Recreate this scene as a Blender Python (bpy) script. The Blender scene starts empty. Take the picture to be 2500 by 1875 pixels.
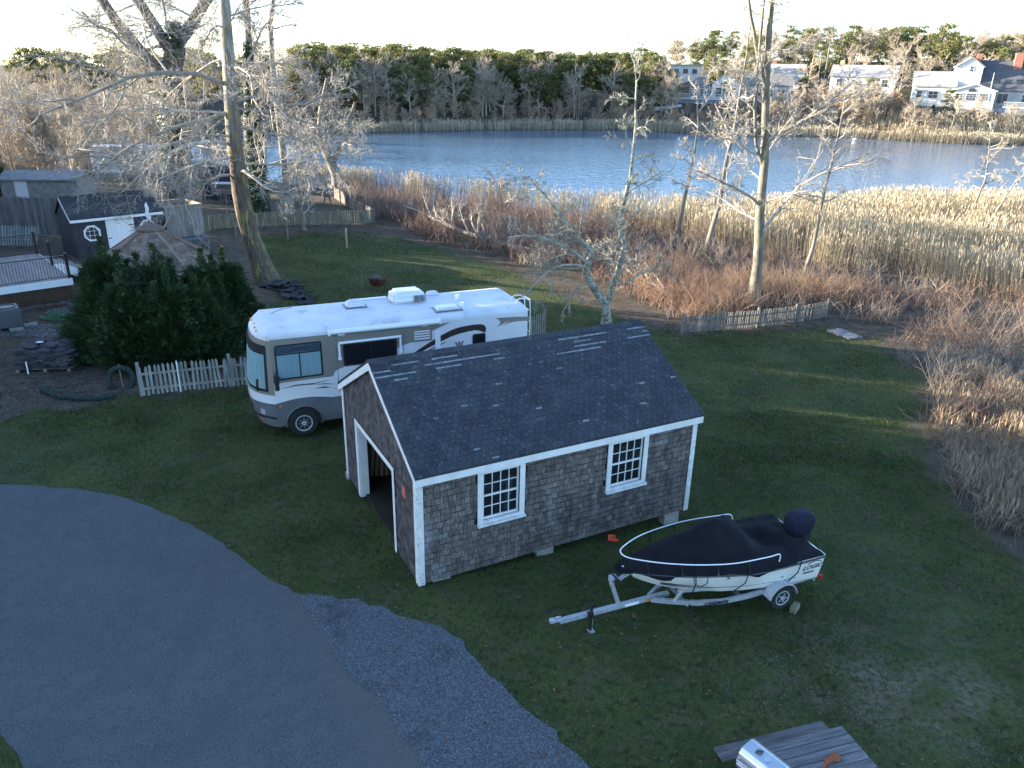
import bpy, bmesh, math, random
import numpy as np
from mathutils import Vector, Matrix
R = math.radians
PI = math.pi
SC = bpy.context.scene
COL = SC.collection

# ---------------------------------------------------------------- camera
CAM_H = 9.816
cam_d = bpy.data.cameras.new('camera'); cam = bpy.data.objects.new('camera', cam_d); COL.objects.link(cam)
cam_d.sensor_width = 36.0; cam_d.lens = 36.0 * 1879.1 / 2500.0
cam_d.clip_start = 0.1; cam_d.clip_end = 3000
cam.matrix_world = Matrix.Translation((0, 0, CAM_H)) @ Matrix.Rotation(PI / 2 - 0.3848, 4, 'X') @ Matrix.Rotation(0.0207, 4, 'Z')
SC.camera = cam

# ---------------------------------------------------------------- light
SUN_AZ = R(79)      # degrees to the left of +Y (view direction)
SUN_EL = R(11)
sdir = Vector((-math.sin(SUN_AZ) * math.cos(SUN_EL), math.cos(SUN_AZ) * math.cos(SUN_EL), math.sin(SUN_EL)))
world = bpy.data.worlds.new('World'); SC.world = world; world.use_nodes = True
wn = world.node_tree
bg = wn.nodes['Background']
sky = wn.nodes.new('ShaderNodeTexSky'); sky.sky_type = 'NISHITA'; sky.sun_disc = False
sky.sun_elevation = SUN_EL; sky.sun_rotation = -SUN_AZ
sky.altitude = 0; sky.air_density = 0.8; sky.dust_density = 0.7; sky.ozone_density = 2.4
wn.links.new(sky.outputs['Color'], bg.inputs['Color']); bg.inputs['Strength'].default_value = 0.135
sun_d = bpy.data.lights.new('sun', 'SUN'); sun = bpy.data.objects.new('sun', sun_d); COL.objects.link(sun)
sun_d.energy = 5.0; sun_d.angle = R(0.5); sun_d.color = (1.0, 0.88, 0.70)
sun.rotation_euler = sdir.to_track_quat('Z', 'Y').to_euler()
SC.view_settings.view_transform = 'Standard'; SC.view_settings.look = 'None'
SC.view_settings.exposure = 2.6; SC.view_settings.gamma = 1.0; SC.view_settings.use_curve_mapping = False
SC.cycles.max_bounces = 6; SC.cycles.transparent_max_bounces = 12
SC.cycles.use_adaptive_sampling = True

# ---------------------------------------------------------------- materials
MATS = {}
def mat(name, c1, c2=None, scale=4.0, rough=0.8, bump=0.0, bscale=None, metal=0.0, rnd=0.0, spots=None, stretch=None,
        lo=0.35, hi=0.65, detail=5.0, local=False, spec=None, coat=0.0, huernd=0.0, extra=None, sub=None):
    m = bpy.data.materials.new(name); m.use_nodes = True; MATS[name] = m
    nt = m.node_tree; N = nt.nodes; L = nt.links
    b = N['Principled BSDF']
    b.inputs['Roughness'].default_value = rough; b.inputs['Metallic'].default_value = metal
    if spec is None and rough > .7: spec = 0.2
    if spec is not None: b.inputs['Specular IOR Level'].default_value = spec
    if coat: b.inputs['Coat Weight'].default_value = coat; b.inputs['Coat Roughness'].default_value = 0.08
    if local:
        co = N.new('ShaderNodeTexCoord').outputs['Object']
    else:
        co = N.new('ShaderNodeNewGeometry').outputs['Position']
    if stretch:
        mp = N.new('ShaderNodeMapping'); mp.inputs['Scale'].default_value = stretch
        L.new(co, mp.inputs['Vector']); co = mp.outputs['Vector']
    def noise(sc, det=detail, ro=0.55):
        n = N.new('ShaderNodeTexNoise'); n.inputs['Scale'].default_value = sc; n.inputs['Detail'].default_value = det
        n.inputs['Roughness'].default_value = ro; L.new(co, n.inputs['Vector']); return n.outputs['Fac']
    def ramp(src, a, bb):
        r = N.new('ShaderNodeMapRange'); r.inputs['From Min'].default_value = a; r.inputs['From Max'].default_value = bb
        L.new(src, r.inputs['Value']); return r.outputs['Result']
    def mix(fac, a, bb):
        x = N.new('ShaderNodeMix'); x.data_type = 'RGBA'
        if isinstance(fac, (int, float)): x.inputs[0].default_value = fac
        else: L.new(fac, x.inputs[0])
        for k, v in ((6, a), (7, bb)):
            if isinstance(v, tuple): x.inputs[k].default_value = (v + (1,))[:4]
            else: L.new(v, x.inputs[k])
        return x.outputs[2]
    col = None
    if c2 is not None:
        col = mix(ramp(noise(scale), lo, hi), c1, c2)
    for sp in (spots or []):
        c, sc, a, bb = sp[:4]
        col = mix(ramp(noise(sc, sp[4] if len(sp) > 4 else 3.0), a, bb), col if col is not None else c1, c)
    if extra: col = extra(N, L, col if col is not None else c1, mix, noise, ramp, co)
    if rnd or huernd:
        oi = N.new('ShaderNodeObjectInfo').outputs['Random']; gi = N.new('ShaderNodeNewGeometry').outputs['Random Per Island']
        ad = N.new('ShaderNodeMath'); ad.operation = 'ADD'; L.new(oi, ad.inputs[0]); L.new(gi, ad.inputs[1])
        fr = N.new('ShaderNodeMath'); fr.operation = 'FRACT'; L.new(ad.outputs[0], fr.inputs[0])
        hs = N.new('ShaderNodeHueSaturation')
        r = N.new('ShaderNodeMapRange'); r.inputs['To Min'].default_value = 1 - rnd; r.inputs['To Max'].default_value = 1 + rnd
        L.new(fr.outputs[0], r.inputs['Value']); L.new(r.outputs['Result'], hs.inputs['Value'])
        if huernd:
            m2 = N.new('ShaderNodeMath'); m2.operation = 'MULTIPLY'; m2.inputs[1].default_value = 7.31; L.new(fr.outputs[0], m2.inputs[0])
            f2 = N.new('ShaderNodeMath'); f2.operation = 'FRACT'; L.new(m2.outputs[0], f2.inputs[0])
            r2 = N.new('ShaderNodeMapRange'); r2.inputs['To Min'].default_value = 0.5 - huernd; r2.inputs['To Max'].default_value = 0.5 + huernd
            L.new(f2.outputs[0], r2.inputs['Value']); L.new(r2.outputs['Result'], hs.inputs['Hue'])
        if col is None: hs.inputs['Color'].default_value = c1 + (1,)
        else: L.new(col, hs.inputs['Color'])
        col = hs.outputs['Color']
    if col is None: b.inputs['Base Color'].default_value = (c1 + (1,))[:4]
    else: L.new(col, b.inputs['Base Color'])
    if bump:
        bn = N.new('ShaderNodeBump'); bn.inputs['Strength'].default_value = bump; bn.inputs['Distance'].default_value = 0.02
        L.new(noise(bscale or scale * 4, 4.0), bn.inputs['Height']); L.new(bn.outputs['Normal'], b.inputs['Normal'])
    if sub:   # translucency for thin leaves and grass
        tr = N.new('ShaderNodeBsdfTranslucent'); ms = N.new('ShaderNodeMixShader'); ms.inputs[0].default_value = sub
        if col is None: tr.inputs['Color'].default_value = (c1 + (1,))[:4]
        else: L.new(col, tr.inputs['Color'])
        L.new(b.outputs[0], ms.inputs[1]); L.new(tr.outputs[0], ms.inputs[2]); L.new(ms.outputs[0], N['Material Output'].inputs['Surface'])
    return m

# ---------------------------------------------------------------- mesh helpers
def link(o, parent=None):
    COL.objects.link(o)
    if parent is not None: o.parent = parent
    return o
def tag(o, label=None, cat=None, group=None, kind=None):
    if label: o['label'] = label
    if cat: o['category'] = cat
    if group: o['group'] = group
    if kind: o['kind'] = kind
    return o
def empty(name, loc, rz, label, cat, group=None):
    o = bpy.data.objects.new(name, None); COL.objects.link(o); o.location = loc; o.rotation_euler = (0, 0, rz)
    o.empty_display_size = 0.2
    return tag(o, label, cat, group)
def obj(name, me, m=None, parent=None):
    if m is not None and not me.materials:
        for mm in (m if isinstance(m, (list, tuple)) else [m]): me.materials.append(mm)
    return link(bpy.data.objects.new(name, me), parent)
def np_mesh(name, V, F, smooth=False, mi=None):
    """V (n,3), F (m,k) with constant k."""
    V = np.asarray(V, np.float32); F = np.asarray(F, np.int32); k = F.shape[1]
    me = bpy.data.meshes.new(name)
    me.vertices.add(len(V)); me.vertices.foreach_set('co', V.ravel())
    me.loops.add(F.size); me.loops.foreach_set('vertex_index', F.ravel())
    me.polygons.add(len(F)); me.polygons.foreach_set('loop_start', np.arange(0, F.size, k, dtype=np.int32))
    if mi is not None: me.polygons.foreach_set('material_index', np.asarray(mi, np.int32))
    if smooth: me.polygons.foreach_set('use_smooth', np.ones(len(F), bool))
    me.update(calc_edges=True)
    return me
class MB:
    """collects shapes; build() links them as ONE mesh object"""
    def __init__(s): s.v = []; s.f = []
    def add(s, vs, fs):
        n = len(s.v); s.v += [tuple(v) for v in vs]; s.f += [tuple(i + n for i in f) for f in fs]; return s
    def box(s, lo, hi):
        x0, y0, z0 = lo; x1, y1, z1 = hi
        return s.add([(x0, y0, z0), (x1, y0, z0), (x1, y1, z0), (x0, y1, z0), (x0, y0, z1), (x1, y0, z1), (x1, y1, z1), (x0, y1, z1)],
                     [(3, 2, 1, 0), (4, 5, 6, 7), (0, 1, 5, 4), (1, 2, 6, 5), (2, 3, 7, 6), (3, 0, 4, 7)])
    def obox(s, c, size, M=None):
        hx, hy, hz = (q / 2 for q in size); M = M or Matrix()
        vs = [Vector(c) + M @ Vector((a * hx, b * hy, d * hz)) for d in (-1, 1) for a, b in ((-1, -1), (1, -1), (1, 1), (-1, 1))]
        return s.add(vs, [(3, 2, 1, 0), (4, 5, 6, 7), (0, 1, 5, 4), (1, 2, 6, 5), (2, 3, 7, 6), (3, 0, 4, 7)])
    def bar(s, p, q, w, h=None, up=(0, 0, 1)):
        p = Vector(p); q = Vector(q); h = h or w; d = (q - p)
        L = d.length; d.normalize(); u = Vector(up)
        if abs(d.dot(u)) > 0.98: u = Vector((0, 1, 0))
        sx = d.cross(u).normalized(); sz = sx.cross(d)
        vs = [e + sx * (a * w / 2) + sz * (b * h / 2) for e in (p, q) for a, b in ((-1, -1), (1, -1), (1, 1), (-1, 1))]
        return s.add(vs, [(0, 1, 2, 3), (7, 6, 5, 4), (0, 4, 5, 1), (1, 5, 6, 2), (2, 6, 7, 3), (3, 7, 4, 0)])
    def tube(s, pts, r, n=8, closed=False, caps=True):
        pts = [Vector(p) for p in pts]; K = len(pts); rs = r if isinstance(r, (list, tuple)) else [r] * K
        b = len(s.v); prev = None
        for i, p in enumerate(pts):
            if closed: t = pts[(i + 1) % K] - pts[i - 1]
            else: t = pts[min(i + 1, K - 1)] - pts[max(i - 1, 0)]
            t.normalize()
            if prev is None:
                a = Vector((0, 0, 1)) if abs(t.z) < 0.9 else Vector((1, 0, 0)); u = t.cross(a).normalized()
            else:
                u = (prev - t * prev.dot(t)).normalized()
            prev = u; w = t.cross(u)
            for j in range(n):
                an = 2 * PI * j / n; s.v.append(tuple(p + (u * math.cos(an) + w * math.sin(an)) * rs[i]))
        for i in range(K if closed else K - 1):
            i2 = (i + 1) % K
            for j in range(n):
                j2 = (j + 1) % n; s.f.append((b + i * n + j, b + i * n + j2, b + i2 * n + j2, b + i2 * n + j))
        if caps and not closed:
            s.f.append(tuple(b + j for j in range(n))[::-1]); s.f.append(tuple(b + (K - 1) * n + j for j in range(n)))
        return s
    def prism(s, poly, d0, d1, M):
        """poly of 2-D points (a,b) -> M(a,b,d)"""
        n = len(poly)
        vs = [M(a, b, d0) for a, b in poly] + [M(a, b, d1) for a, b in poly]
        return s.add(vs, [tuple(range(n))[::-1], tuple(range(n, 2 * n))] + [(i, (i + 1) % n, n + (i + 1) % n, n + i) for i in range(n)])
    def loft(s, rings, closed=True, cap0=True, cap1=True):
        n = len(rings[0]); b = len(s.v)
        for r_ in rings: s.v += [tuple(p) for p in r_]
        for i in range(len(rings) - 1):
            for j in range(n if closed else n - 1):
                j2 = (j + 1) % n; s.f.append((b + i * n + j, b + i * n + j2, b + (i + 1) * n + j2, b + (i + 1) * n + j))
        if cap0: s.f.append(tuple(b + j for j in range(n))[::-1])
        if cap1: s.f.append(tuple(b + (len(rings) - 1) * n + j for j in range(n)))
        return s
    def mesh(s, name, bevel=0, smooth=False, fix=True):
        me = bpy.data.meshes.new(name); me.from_pydata(s.v, [], s.f)
        if bevel or fix:
            bm = bmesh.new(); bm.from_mesh(me)
            if fix: bmesh.ops.recalc_face_normals(bm, faces=bm.faces)
            if bevel: bmesh.ops.bevel(bm, geom=list(bm.edges), offset=bevel, segments=1, affect='EDGES', clamp_overlap=True)
            bm.to_mesh(me); bm.free()
        if smooth:
            for p in me.polygons: p.use_smooth = True
        me.update(); return me
    def build(s, name, m, parent=None, bevel=0, smooth=False, fix=True):
        return obj(name, s.mesh(name, bevel, smooth, fix), m, parent)
def autosmooth(o, ang=35):
    me = o.data
    for p in me.polygons: p.use_smooth = True
    me.set_sharp_from_angle(angle=R(ang)); return o
def copy_tree(o, parent=None):
    c = o.copy(); COL.objects.link(c); c.parent = parent
    for ch in o.children: copy_tree(ch, c)
    return c
def text_mesh(txt, size, extrude=0.002, shear=0.0, bold=0.0):
    cu = bpy.data.curves.new('lettering', 'FONT'); cu.body = txt; cu.size = size; cu.extrude = extrude; cu.shear = shear; cu.offset = bold
    cu.resolution_u = 3
    o = bpy.data.objects.new('lettering', cu); COL.objects.link(o)
    dg = bpy.context.evaluated_depsgraph_get(); me = bpy.data.meshes.new_from_object(o.evaluated_get(dg))
    bpy.data.objects.remove(o); bpy.data.curves.remove(cu); me.name = 'lettering'; return me
def text_on(txt, size, parent, m, origin, xdir, ydir, shear=0.0, bold=0.0, name='lettering'):
    me = text_mesh(txt, size, shear=shear, bold=bold); x = Vector(xdir).normalized(); y = Vector(ydir).normalized(); z = x.cross(y)
    me.transform(Matrix(((x.x, y.x, z.x, origin[0]), (x.y, y.y, z.y, origin[1]), (x.z, y.z, z.z, origin[2]), (0, 0, 0, 1))))
    me.materials.clear(); return obj(name, me, m, parent)

# vectorised branches -------------------------------------------------------
def unit(a): return a / np.maximum(np.linalg.norm(a, axis=-1, keepdims=True), 1e-9)
def tubes_np(P, Rad, n=3):
    """P (N,K,3), Rad (N,K) -> V,F(quads)"""
    N, K, _ = P.shape
    t = unit(P[:, -1] - P[:, 0]); ref = np.where(np.abs(t[:, 2:3]) < 0.9, np.array([[0, 0, 1.]]), np.array([[1., 0, 0]]))
    u = unit(np.cross(t, ref)); w = np.cross(t, u)
    an = 2 * np.pi * np.arange(n) / n
    off = u[:, None, None, :] * np.cos(an)[None, None, :, None] + w[:, None, None, :] * np.sin(an)[None, None, :, None]
    V = (P[:, :, None, :] + off * Rad[:, :, None, None]).reshape(-1, 3)
    b = (np.arange(N) * K * n)[:, None, None]; i = (np.arange(K - 1) * n)[None, :, None]; j = np.arange(n)[None, None, :]; j2 = (j + 1) % n
    F = np.stack([b + i + j, b + i + j2, b + i + n + j2, b + i + n + j], -1).reshape(-1, 4)
    return V, F
def join_np(parts):
    Vs, Fs, o = [], [], 0
    for V, F in parts: Vs.append(V); Fs.append(F + o); o += len(V)
    return np.concatenate(Vs), np.concatenate(Fs)
def children_np(P, Rad, m, length, spread, rng, K=4, ratio=0.6, trop=0.0, wig=0.15, tmin=0.15, tip=0.3, tmax=1.0, outward=None):
    """m children per parent polyline"""
    N, KP, _ = P.shape
    idx = np.repeat(np.arange(N), m); M_ = len(idx)
    t = rng.uniform(tmin, tmax, M_); x = t * (KP - 1); i0 = np.minimum(x.astype(int), KP - 2); fr = (x - i0)[:, None]
    a = P[idx, i0]; b = P[idx, i0 + 1]; base = a + (b - a) * fr; tan = unit(b - a)
    r0 = Rad[idx, i0] * (1 - fr[:, 0]) + Rad[idx, i0 + 1] * fr[:, 0]
    rv = rng.normal(size=(M_, 3)); perp = unit(rv - tan * (rv * tan).sum(-1, keepdims=True))
    sp = rng.normal(spread, spread * 0.25, M_)[:, None]
    d = unit(tan * np.cos(sp) + perp * np.sin(sp))
    plen = np.linalg.norm(P[:, -1] - P[:, 0], axis=-1)[idx]
    ln = (rng.uniform(length[0], length[1], M_) * plen * (1.15 - 0.55 * t))
    pts = [base]; cur = d
    for k in range(K - 1):
        cur = unit(cur + rng.normal(size=(M_, 3)) * wig + np.array([0, 0, trop]))
        pts.append(pts[-1] + cur * (ln / (K - 1))[:, None])
    C = np.stack(pts, 1)
    rr = np.minimum(r0 * ratio, r0)
    RR = rr[:, None] * np.linspace(1, tip, K)[None, :]
    return C, RR
def poly_np(pts, K):
    """resample a list of points to K points (smooth)"""
    p = np.array(pts, float); s = np.r_[0, np.cumsum(np.linalg.norm(np.diff(p, axis=0), axis=1))]; u = np.linspace(0, s[-1], K)
    return np.stack([np.interp(u, s, p[:, i]) for i in range(3)], 1)

def sst(a, b, x):
    t = np.clip((np.asarray(x, float) - a) / (b - a), 0, 1); return t * t * (3 - 2 * t)
# ---------------------------------------------------------------- the lie of the land
NEAR_X = [-60, -50, -40, -26.6, -21.9, -14.7, -6.2, -0.4, 5, 15.7, 27.8, 40.7, 49.3, 75, 140]
NEAR_Y = [126, 112, 99, 86, 83, 79, 74, 72, 69, 68.6, 72.3, 75.5, 76.7, 82, 90]
FAR_X = [-60, -55, -47.8, -29.6, -1, 22, 38.6, 53.4, 66.6, 76, 84, 90.7, 103, 140]
FAR_Y = [128, 145, 156, 161, 177.7, 184.6, 180, 176, 176, 172, 168, 164.3, 164.4, 165]
def yn(x): return np.interp(x, NEAR_X, NEAR_Y)
def yf(x): return np.interp(x, FAR_X, FAR_Y)
def terr(x, y):
    x = np.asarray(x, float); y = np.asarray(y, float)
    d = (x + 2) * .75 + (y - 13) * .66
    z = np.maximum(-.052 * np.maximum(d, 0), -1.75)
    m = np.minimum(y - yn(x), yf(x) - y); m = np.where(x < -60, -5, m)
    z = np.where(m > -1.5, z - 0.9 * sst(-1.5, 5, m), z)
    b = y - yf(x)
    z = z + np.where(x > -60, 1, 0.6) * 5.9 * sst(3, 28, b) + sst(30, 105, b) * (1.5 + 9.5 * sst(20, 85, x))
    return z
def tz(x, y): return float(terr(x, y))
NOISE_RNG = np.random.default_rng(5)
def vnoise(x, y, s, seed=0):
    """cheap value noise"""
    g = np.random.default_rng(seed).random((256, 256)); x = np.asarray(x) / s + 100; y = np.asarray(y) / s + 100
    i = np.floor(x).astype(int); j = np.floor(y).astype(int); fx = x - i; fy = y - j; fx = fx * fx * (3 - 2 * fx); fy = fy * fy * (3 - 2 * fy)
    G_ = lambda a, b: g[a % 256, b % 256]
    return (G_(i, j) * (1 - fx) + G_(i + 1, j) * fx) * (1 - fy) + (G_(i, j + 1) * (1 - fx) + G_(i + 1, j + 1) * fx) * fy
def inpoly(x, y, poly):
    x = np.asarray(x); y = np.asarray(y); c = np.zeros(x.shape, bool); n = len(poly)
    for i in range(n):
        x0, y0 = poly[i]; x1, y1 = poly[(i + 1) % n]
        if y0 == y1: continue
        k = ((y0 > y) != (y1 > y)) & (x < (x1 - x0) * (y - y0) / (y1 - y0) + x0); c ^= k
    return c
# ================================================================ SETTING
LAWN = [(-30, 18), (-16, 20.5), (-12, 22.3), (-9, 24.2), (-10, 28), (-10.5, 33), (-12.4, 39), (-16, 47), (-17.5, 52.0), (-12, 55.5), (-9.5, 55.2),
        (-5.9, 52.0), (-2.8, 48.3), (0.3, 44.5), (2.5, 40), (5.0, 36), (7.7, 33.2), (11.7, 34.8), (15.2, 36.2), (16.9, 34.2), (16.9, 31), (16.3, 28),
        (14.9, 25), (13.3, 22.2), (12.4, 19.8), (11.8, 17.4), (11.7, 15.8), (11.8, 14.3), (12.2, 10), (12.6, 1), (-9, 1), (-40, 1), (-40, 18)]
def seg_dist(x, y, poly):
    d = np.full(np.shape(x), 1e9)
    for i in range(len(poly)):
        x0, y0 = poly[i]; x1, y1 = poly[(i + 1) % len(poly)]; dx, dy = x1 - x0, y1 - y0
        t = np.clip(((x - x0) * dx + (y - y0) * dy) / (dx * dx + dy * dy), 0, 1); d = np.minimum(d, np.hypot(x - x0 - t * dx, y - y0 - t * dy))
    return d
def lawn_mask(x, y):
    s = seg_dist(x, y, LAWN); s = np.where(inpoly(x, y, LAWN), s, -s)
    s = s + (vnoise(x, y, 0.9, 3) - .5) * 1.3 + (vnoise(x, y, 0.3, 4) - .5) * .5
    far = sst(28, 34, y - yf(x)) * sst(84, 92, x) * sst(60, 50, y - yf(x))     # mown lawn round the far house
    return np.maximum(sst(-0.25, 0.45, s), far)
DRY = [(6.8, 11.1, 1.5, .95), (8.2, 10.2, 1.2, .7), (3.5, 10.7, .7, .35), (5.4, 10.2, .9, .35), (-6.5, 16.6, 1.2, .2), (-9.5, 18.2, 1.6, .22), (9.2, 14.6, 1.8, .35), (0.5, 40, 2.0, .35), (-4, 47, 2.5, .3), (-1, 42, 1.6, .4), (-13, 18.4, 2.0, .4)]
def dry_mask(x, y):
    d = np.zeros(np.shape(x))
    for cx, cy, r, k in DRY: d = d + k * np.exp(-((x - cx) ** 2 + (y - cy) ** 2) / (r * r))
    n = vnoise(x, y, 0.40, 8) * .4 + vnoise(x, y, .13, 9) * .35 + vnoise(x, y, .05, 10) * .25
    return np.clip(d * sst(.38, .60, n) * .9, 0, 1)
def axis(lo, hi, step, far_lo, far_hi):
    a = np.arange(lo, hi + 1e-6, step); left, right = [], []
    p, s = lo, step
    while p > far_lo: s *= 1.25; p -= s; left.append(p)
    p, s = hi, step
    while p < far_hi: s *= 1.25; p += s; right.append(p)
    return np.r_[left[::-1], a, right]
gx = np.unique(np.r_[axis(-22, 20, 0.45, -1600, 1600), np.arange(-75, 150, 4.0)])
gy = np.unique(np.r_[axis(5, 57, 0.45, -80, 1800), np.arange(60, 330, 3.0)])
XX, YY = np.meshgrid(gx, gy)
ZZ = terr(XX, YY) + (vnoise(XX, YY, 2.2, 1) - .5) * .05 * sst(0, 3, (XX + 2) * .75 + (YY - 13) * .66)
nx, ny = len(gx), len(gy)
ii = (np.arange(ny - 1)[:, None] * nx + np.arange(nx - 1)[None, :]).ravel()
gme = np_mesh('ground', np.stack([XX.ravel(), YY.ravel(), ZZ.ravel()], 1), np.stack([ii, ii + 1, ii + nx + 1, ii + nx], 1), smooth=True)
for nm, fn in (('lawn', lawn_mask), ('dry', dry_mask)):
    at = gme.attributes.new(nm, 'FLOAT', 'POINT'); at.data.foreach_set('value', fn(XX.ravel(), YY.ravel()).astype(np.float32))
G_A = (0.044, 0.069, 0.015); G_B = (0.082, 0.106, 0.028); G_BR = (0.110, 0.096, 0.050); G_DRY = (0.15, 0.135, 0.10)
def grass_col(N, L, col, mix, noise, ramp, co):
    c = mix(ramp(noise(0.55), .38, .62), G_A, G_B)
    c = mix(ramp(noise(1.9, 6), .50, .72), c, G_BR)
    c = mix(ramp(noise(7.5, 4), .50, .70), c, (0.022, 0.034, 0.010))
    c = mix(ramp(noise(11, 4), .58, .72), c, (0.085, 0.098, 0.035))
    return c
def ground_extra(N, L, col, mix, noise, ramp, co):
    g = grass_col(N, L, col, mix, noise, ramp, co)
    a = N.new('ShaderNodeAttribute'); a.attribute_name = 'lawn'; d = N.new('ShaderNodeAttribute'); d.attribute_name = 'dry'
    g = mix(ramp(noise(26, 3), .35, .75), g, (0.045, 0.042, 0.026))
    dm = N.new('ShaderNodeMath'); dm.operation = 'MULTIPLY'; L.new(d.outputs['Fac'], dm.inputs[0]); L.new(ramp(noise(9, 5), .40, .62), dm.inputs[1])
    g = mix(dm.outputs[0], g, G_DRY)
    soil = mix(ramp(noise(2.0), .35, .65), (0.050, 0.038, 0.028), (0.105, 0.085, 0.062))
    soil = mix(ramp(noise(30, 2), .58, .68), soil, (0.20, 0.165, 0.125))
    return mix(a.outputs['Fac'], soil, g)
m_ground = mat('ground_cover', (0.1, 0.1, 0.1), rough=1.0, bump=0.7, bscale=22, extra=ground_extra, spec=0.1)
tag(obj('ground', gme, m_ground), kind='structure')

def ragged(pts, amp, seed, step=0.25):
    """resample an outline with Catmull-Rom and roughen it"""
    rng = np.random.default_rng(seed); p = [Vector(q + (0,)) for q in pts]; out = []
    for i in range(len(p) - 1):
        a, b, c, d = p[max(i - 1, 0)], p[i], p[i + 1], p[min(i + 2, len(p) - 1)]; n = max(1, int((c - b).length / step))
        for k in range(n):
            t = k / n; q = 0.5 * ((2 * b) + (c - a) * t + (2 * a - 5 * b + 4 * c - d) * t * t + (3 * b - a - 3 * c + d) * t ** 3)
            out.append((q.x + rng.normal() * amp, q.y + rng.normal() * amp))
    out.append(tuple(pts[-1])); return out
def sheet(name, poly, z, m, zlow=-0.06):
    bm = bmesh.new(); vs = [bm.verts.new((x, y, z)) for x, y in poly]; lo = [bm.verts.new((x, y, zlow)) for x, y in poly]
    f = bm.faces.new(vs); bm.normal_update()
    for i in range(len(vs)): bm.faces.new((vs[i], lo[i], lo[(i + 1) % len(vs)], vs[(i + 1) % len(vs)]))
    if f.normal.z < 0: bmesh.ops.reverse_faces(bm, faces=[f])
    bmesh.ops.triangulate(bm, faces=[f]); me = bpy.data.meshes.new(name); bm.to_mesh(me); bm.free()
    return obj(name, me, m)
EDGE1 = [(-32, 17.4), (-20, 17.0), (-12.8, 16.82), (-11.4, 16.74), (-10.06, 16.5), (-9.07, 16.14), (-7.15, 15.04), (-6.13, 14.26), (-5.02, 13.26), (-4.1, 12.68), (-3.5, 12.15),
         (-2.92, 11.34), (-2.42, 10.62), (-1.58, 9.71), (-.87, 8.64), (0.5, 6.5), (1.5, 3)]
EDGE2 = [(-5.5, 3), (-6.2, 7), (-7.25, 8.48), (-7.96, 9.1), (-9.5, 10), (-14, 10.8), (-32, 11)]
DRIVE = ragged(EDGE1, .018, 2) + ragged(EDGE2, .018, 3)
def asphalt_extra(N, L, col, mix, noise, ramp, co):
    c = mix(ramp(noise(0.5, 3), .3, .7), (0.064, 0.071, 0.074), (0.078, 0.086, 0.089))
    c = mix(ramp(noise(48, 3), .52, .70), c, (0.155, 0.165, 0.17))
    c = mix(ramp(noise(40, 3), .54, .68), c, (0.034, 0.035, 0.037))
    c = mix(ramp(noise(3.2, 5), .45, .85), c, (0.090, 0.098, 0.101))
    c = mix(ramp(noise(.9, 2), .5, 1.0), c, (0.058, 0.065, 0.069))
    v = N.new('ShaderNodeTexVoronoi'); v.feature = 'DISTANCE_TO_EDGE'; v.inputs['Scale'].default_value = .22       # a few hairline cracks
    wv = N.new('ShaderNodeMix'); wv.data_type = 'VECTOR'; wv.inputs[0].default_value = .12; nz = N.new('ShaderNodeTexNoise'); nz.inputs['Scale'].default_value = 1.6; nz.inputs['Detail'].default_value = 6
    L.new(co, nz.inputs['Vector']); L.new(co, wv.inputs[4]); L.new(nz.outputs['Color'], wv.inputs[5]); L.new(wv.outputs[1], v.inputs['Vector'])
    ck = N.new('ShaderNodeMath'); ck.operation = 'LESS_THAN'; ck.inputs[1].default_value = .0022; L.new(v.outputs['Distance'], ck.inputs[0])
    gate = N.new('ShaderNodeMath'); gate.operation = 'MULTIPLY'; L.new(ck.outputs[0], gate.inputs[0]); L.new(ramp(noise(.45, 2), .58, .66), gate.inputs[1])
    c = mix(gate.outputs[0], c, (0.03, 0.03, 0.032))
    s = N.new('ShaderNodeSeparateXYZ'); L.new(co, s.inputs[0])          # tan dust drifted onto the gravel side
    e = N.new('ShaderNodeMath'); e.operation = 'MULTIPLY_ADD'; e.inputs[1].default_value = 0.62; L.new(s.outputs['Y'], e.inputs[0]); L.new(s.outputs['X'], e.inputs[2])
    n = N.new('ShaderNodeMath'); n.operation = 'MULTIPLY_ADD'; n.inputs[1].default_value = 1.2; L.new(noise(1.3, 4), n.inputs[0]); L.new(e.outputs[0], n.inputs[2])
    return mix(ramp(n.outputs[0], 3.6, 5.0), c, (0.092, 0.092, 0.084))
m_asphalt = mat('asphalt', (0.06, 0.06, 0.06), rough=0.85, bump=0.55, bscale=75, extra=asphalt_extra)
tag(sheet('driveway', DRIVE, 0.016, m_asphalt), kind='structure')
GR_OUT = [(-4.15, 12.72), (-3.59, 12.66), (-2.74, 12.45), (-1.88, 12.1), (-1.23, 11.8), (-0.65, 11.2), (-0.25, 10.6), (0.32, 9.95), (0.77, 9.35), (1.37, 8.7), (2.2, 7.5), (3.0, 3)]
GRAVEL = ragged(GR_OUT, .05, 5) + ragged([(1.2, 3), (0.2, 6.5), (-1.2, 8.6), (-1.9, 9.65), (-2.75, 10.55), (-3.25, 11.3), (-3.85, 12.1)], .03, 6)
m_gravelbed = mat('gravel_bed', (0.055, 0.061, 0.066), (0.115, 0.125, 0.134), 22, 0.95, 0.8, 60, spots=[((0.05, 0.051, 0.054), 1.1, .56, .72)])
tag(sheet('gravel_verge', GRAVEL, 0.024, m_gravelbed), kind='structure')
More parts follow.
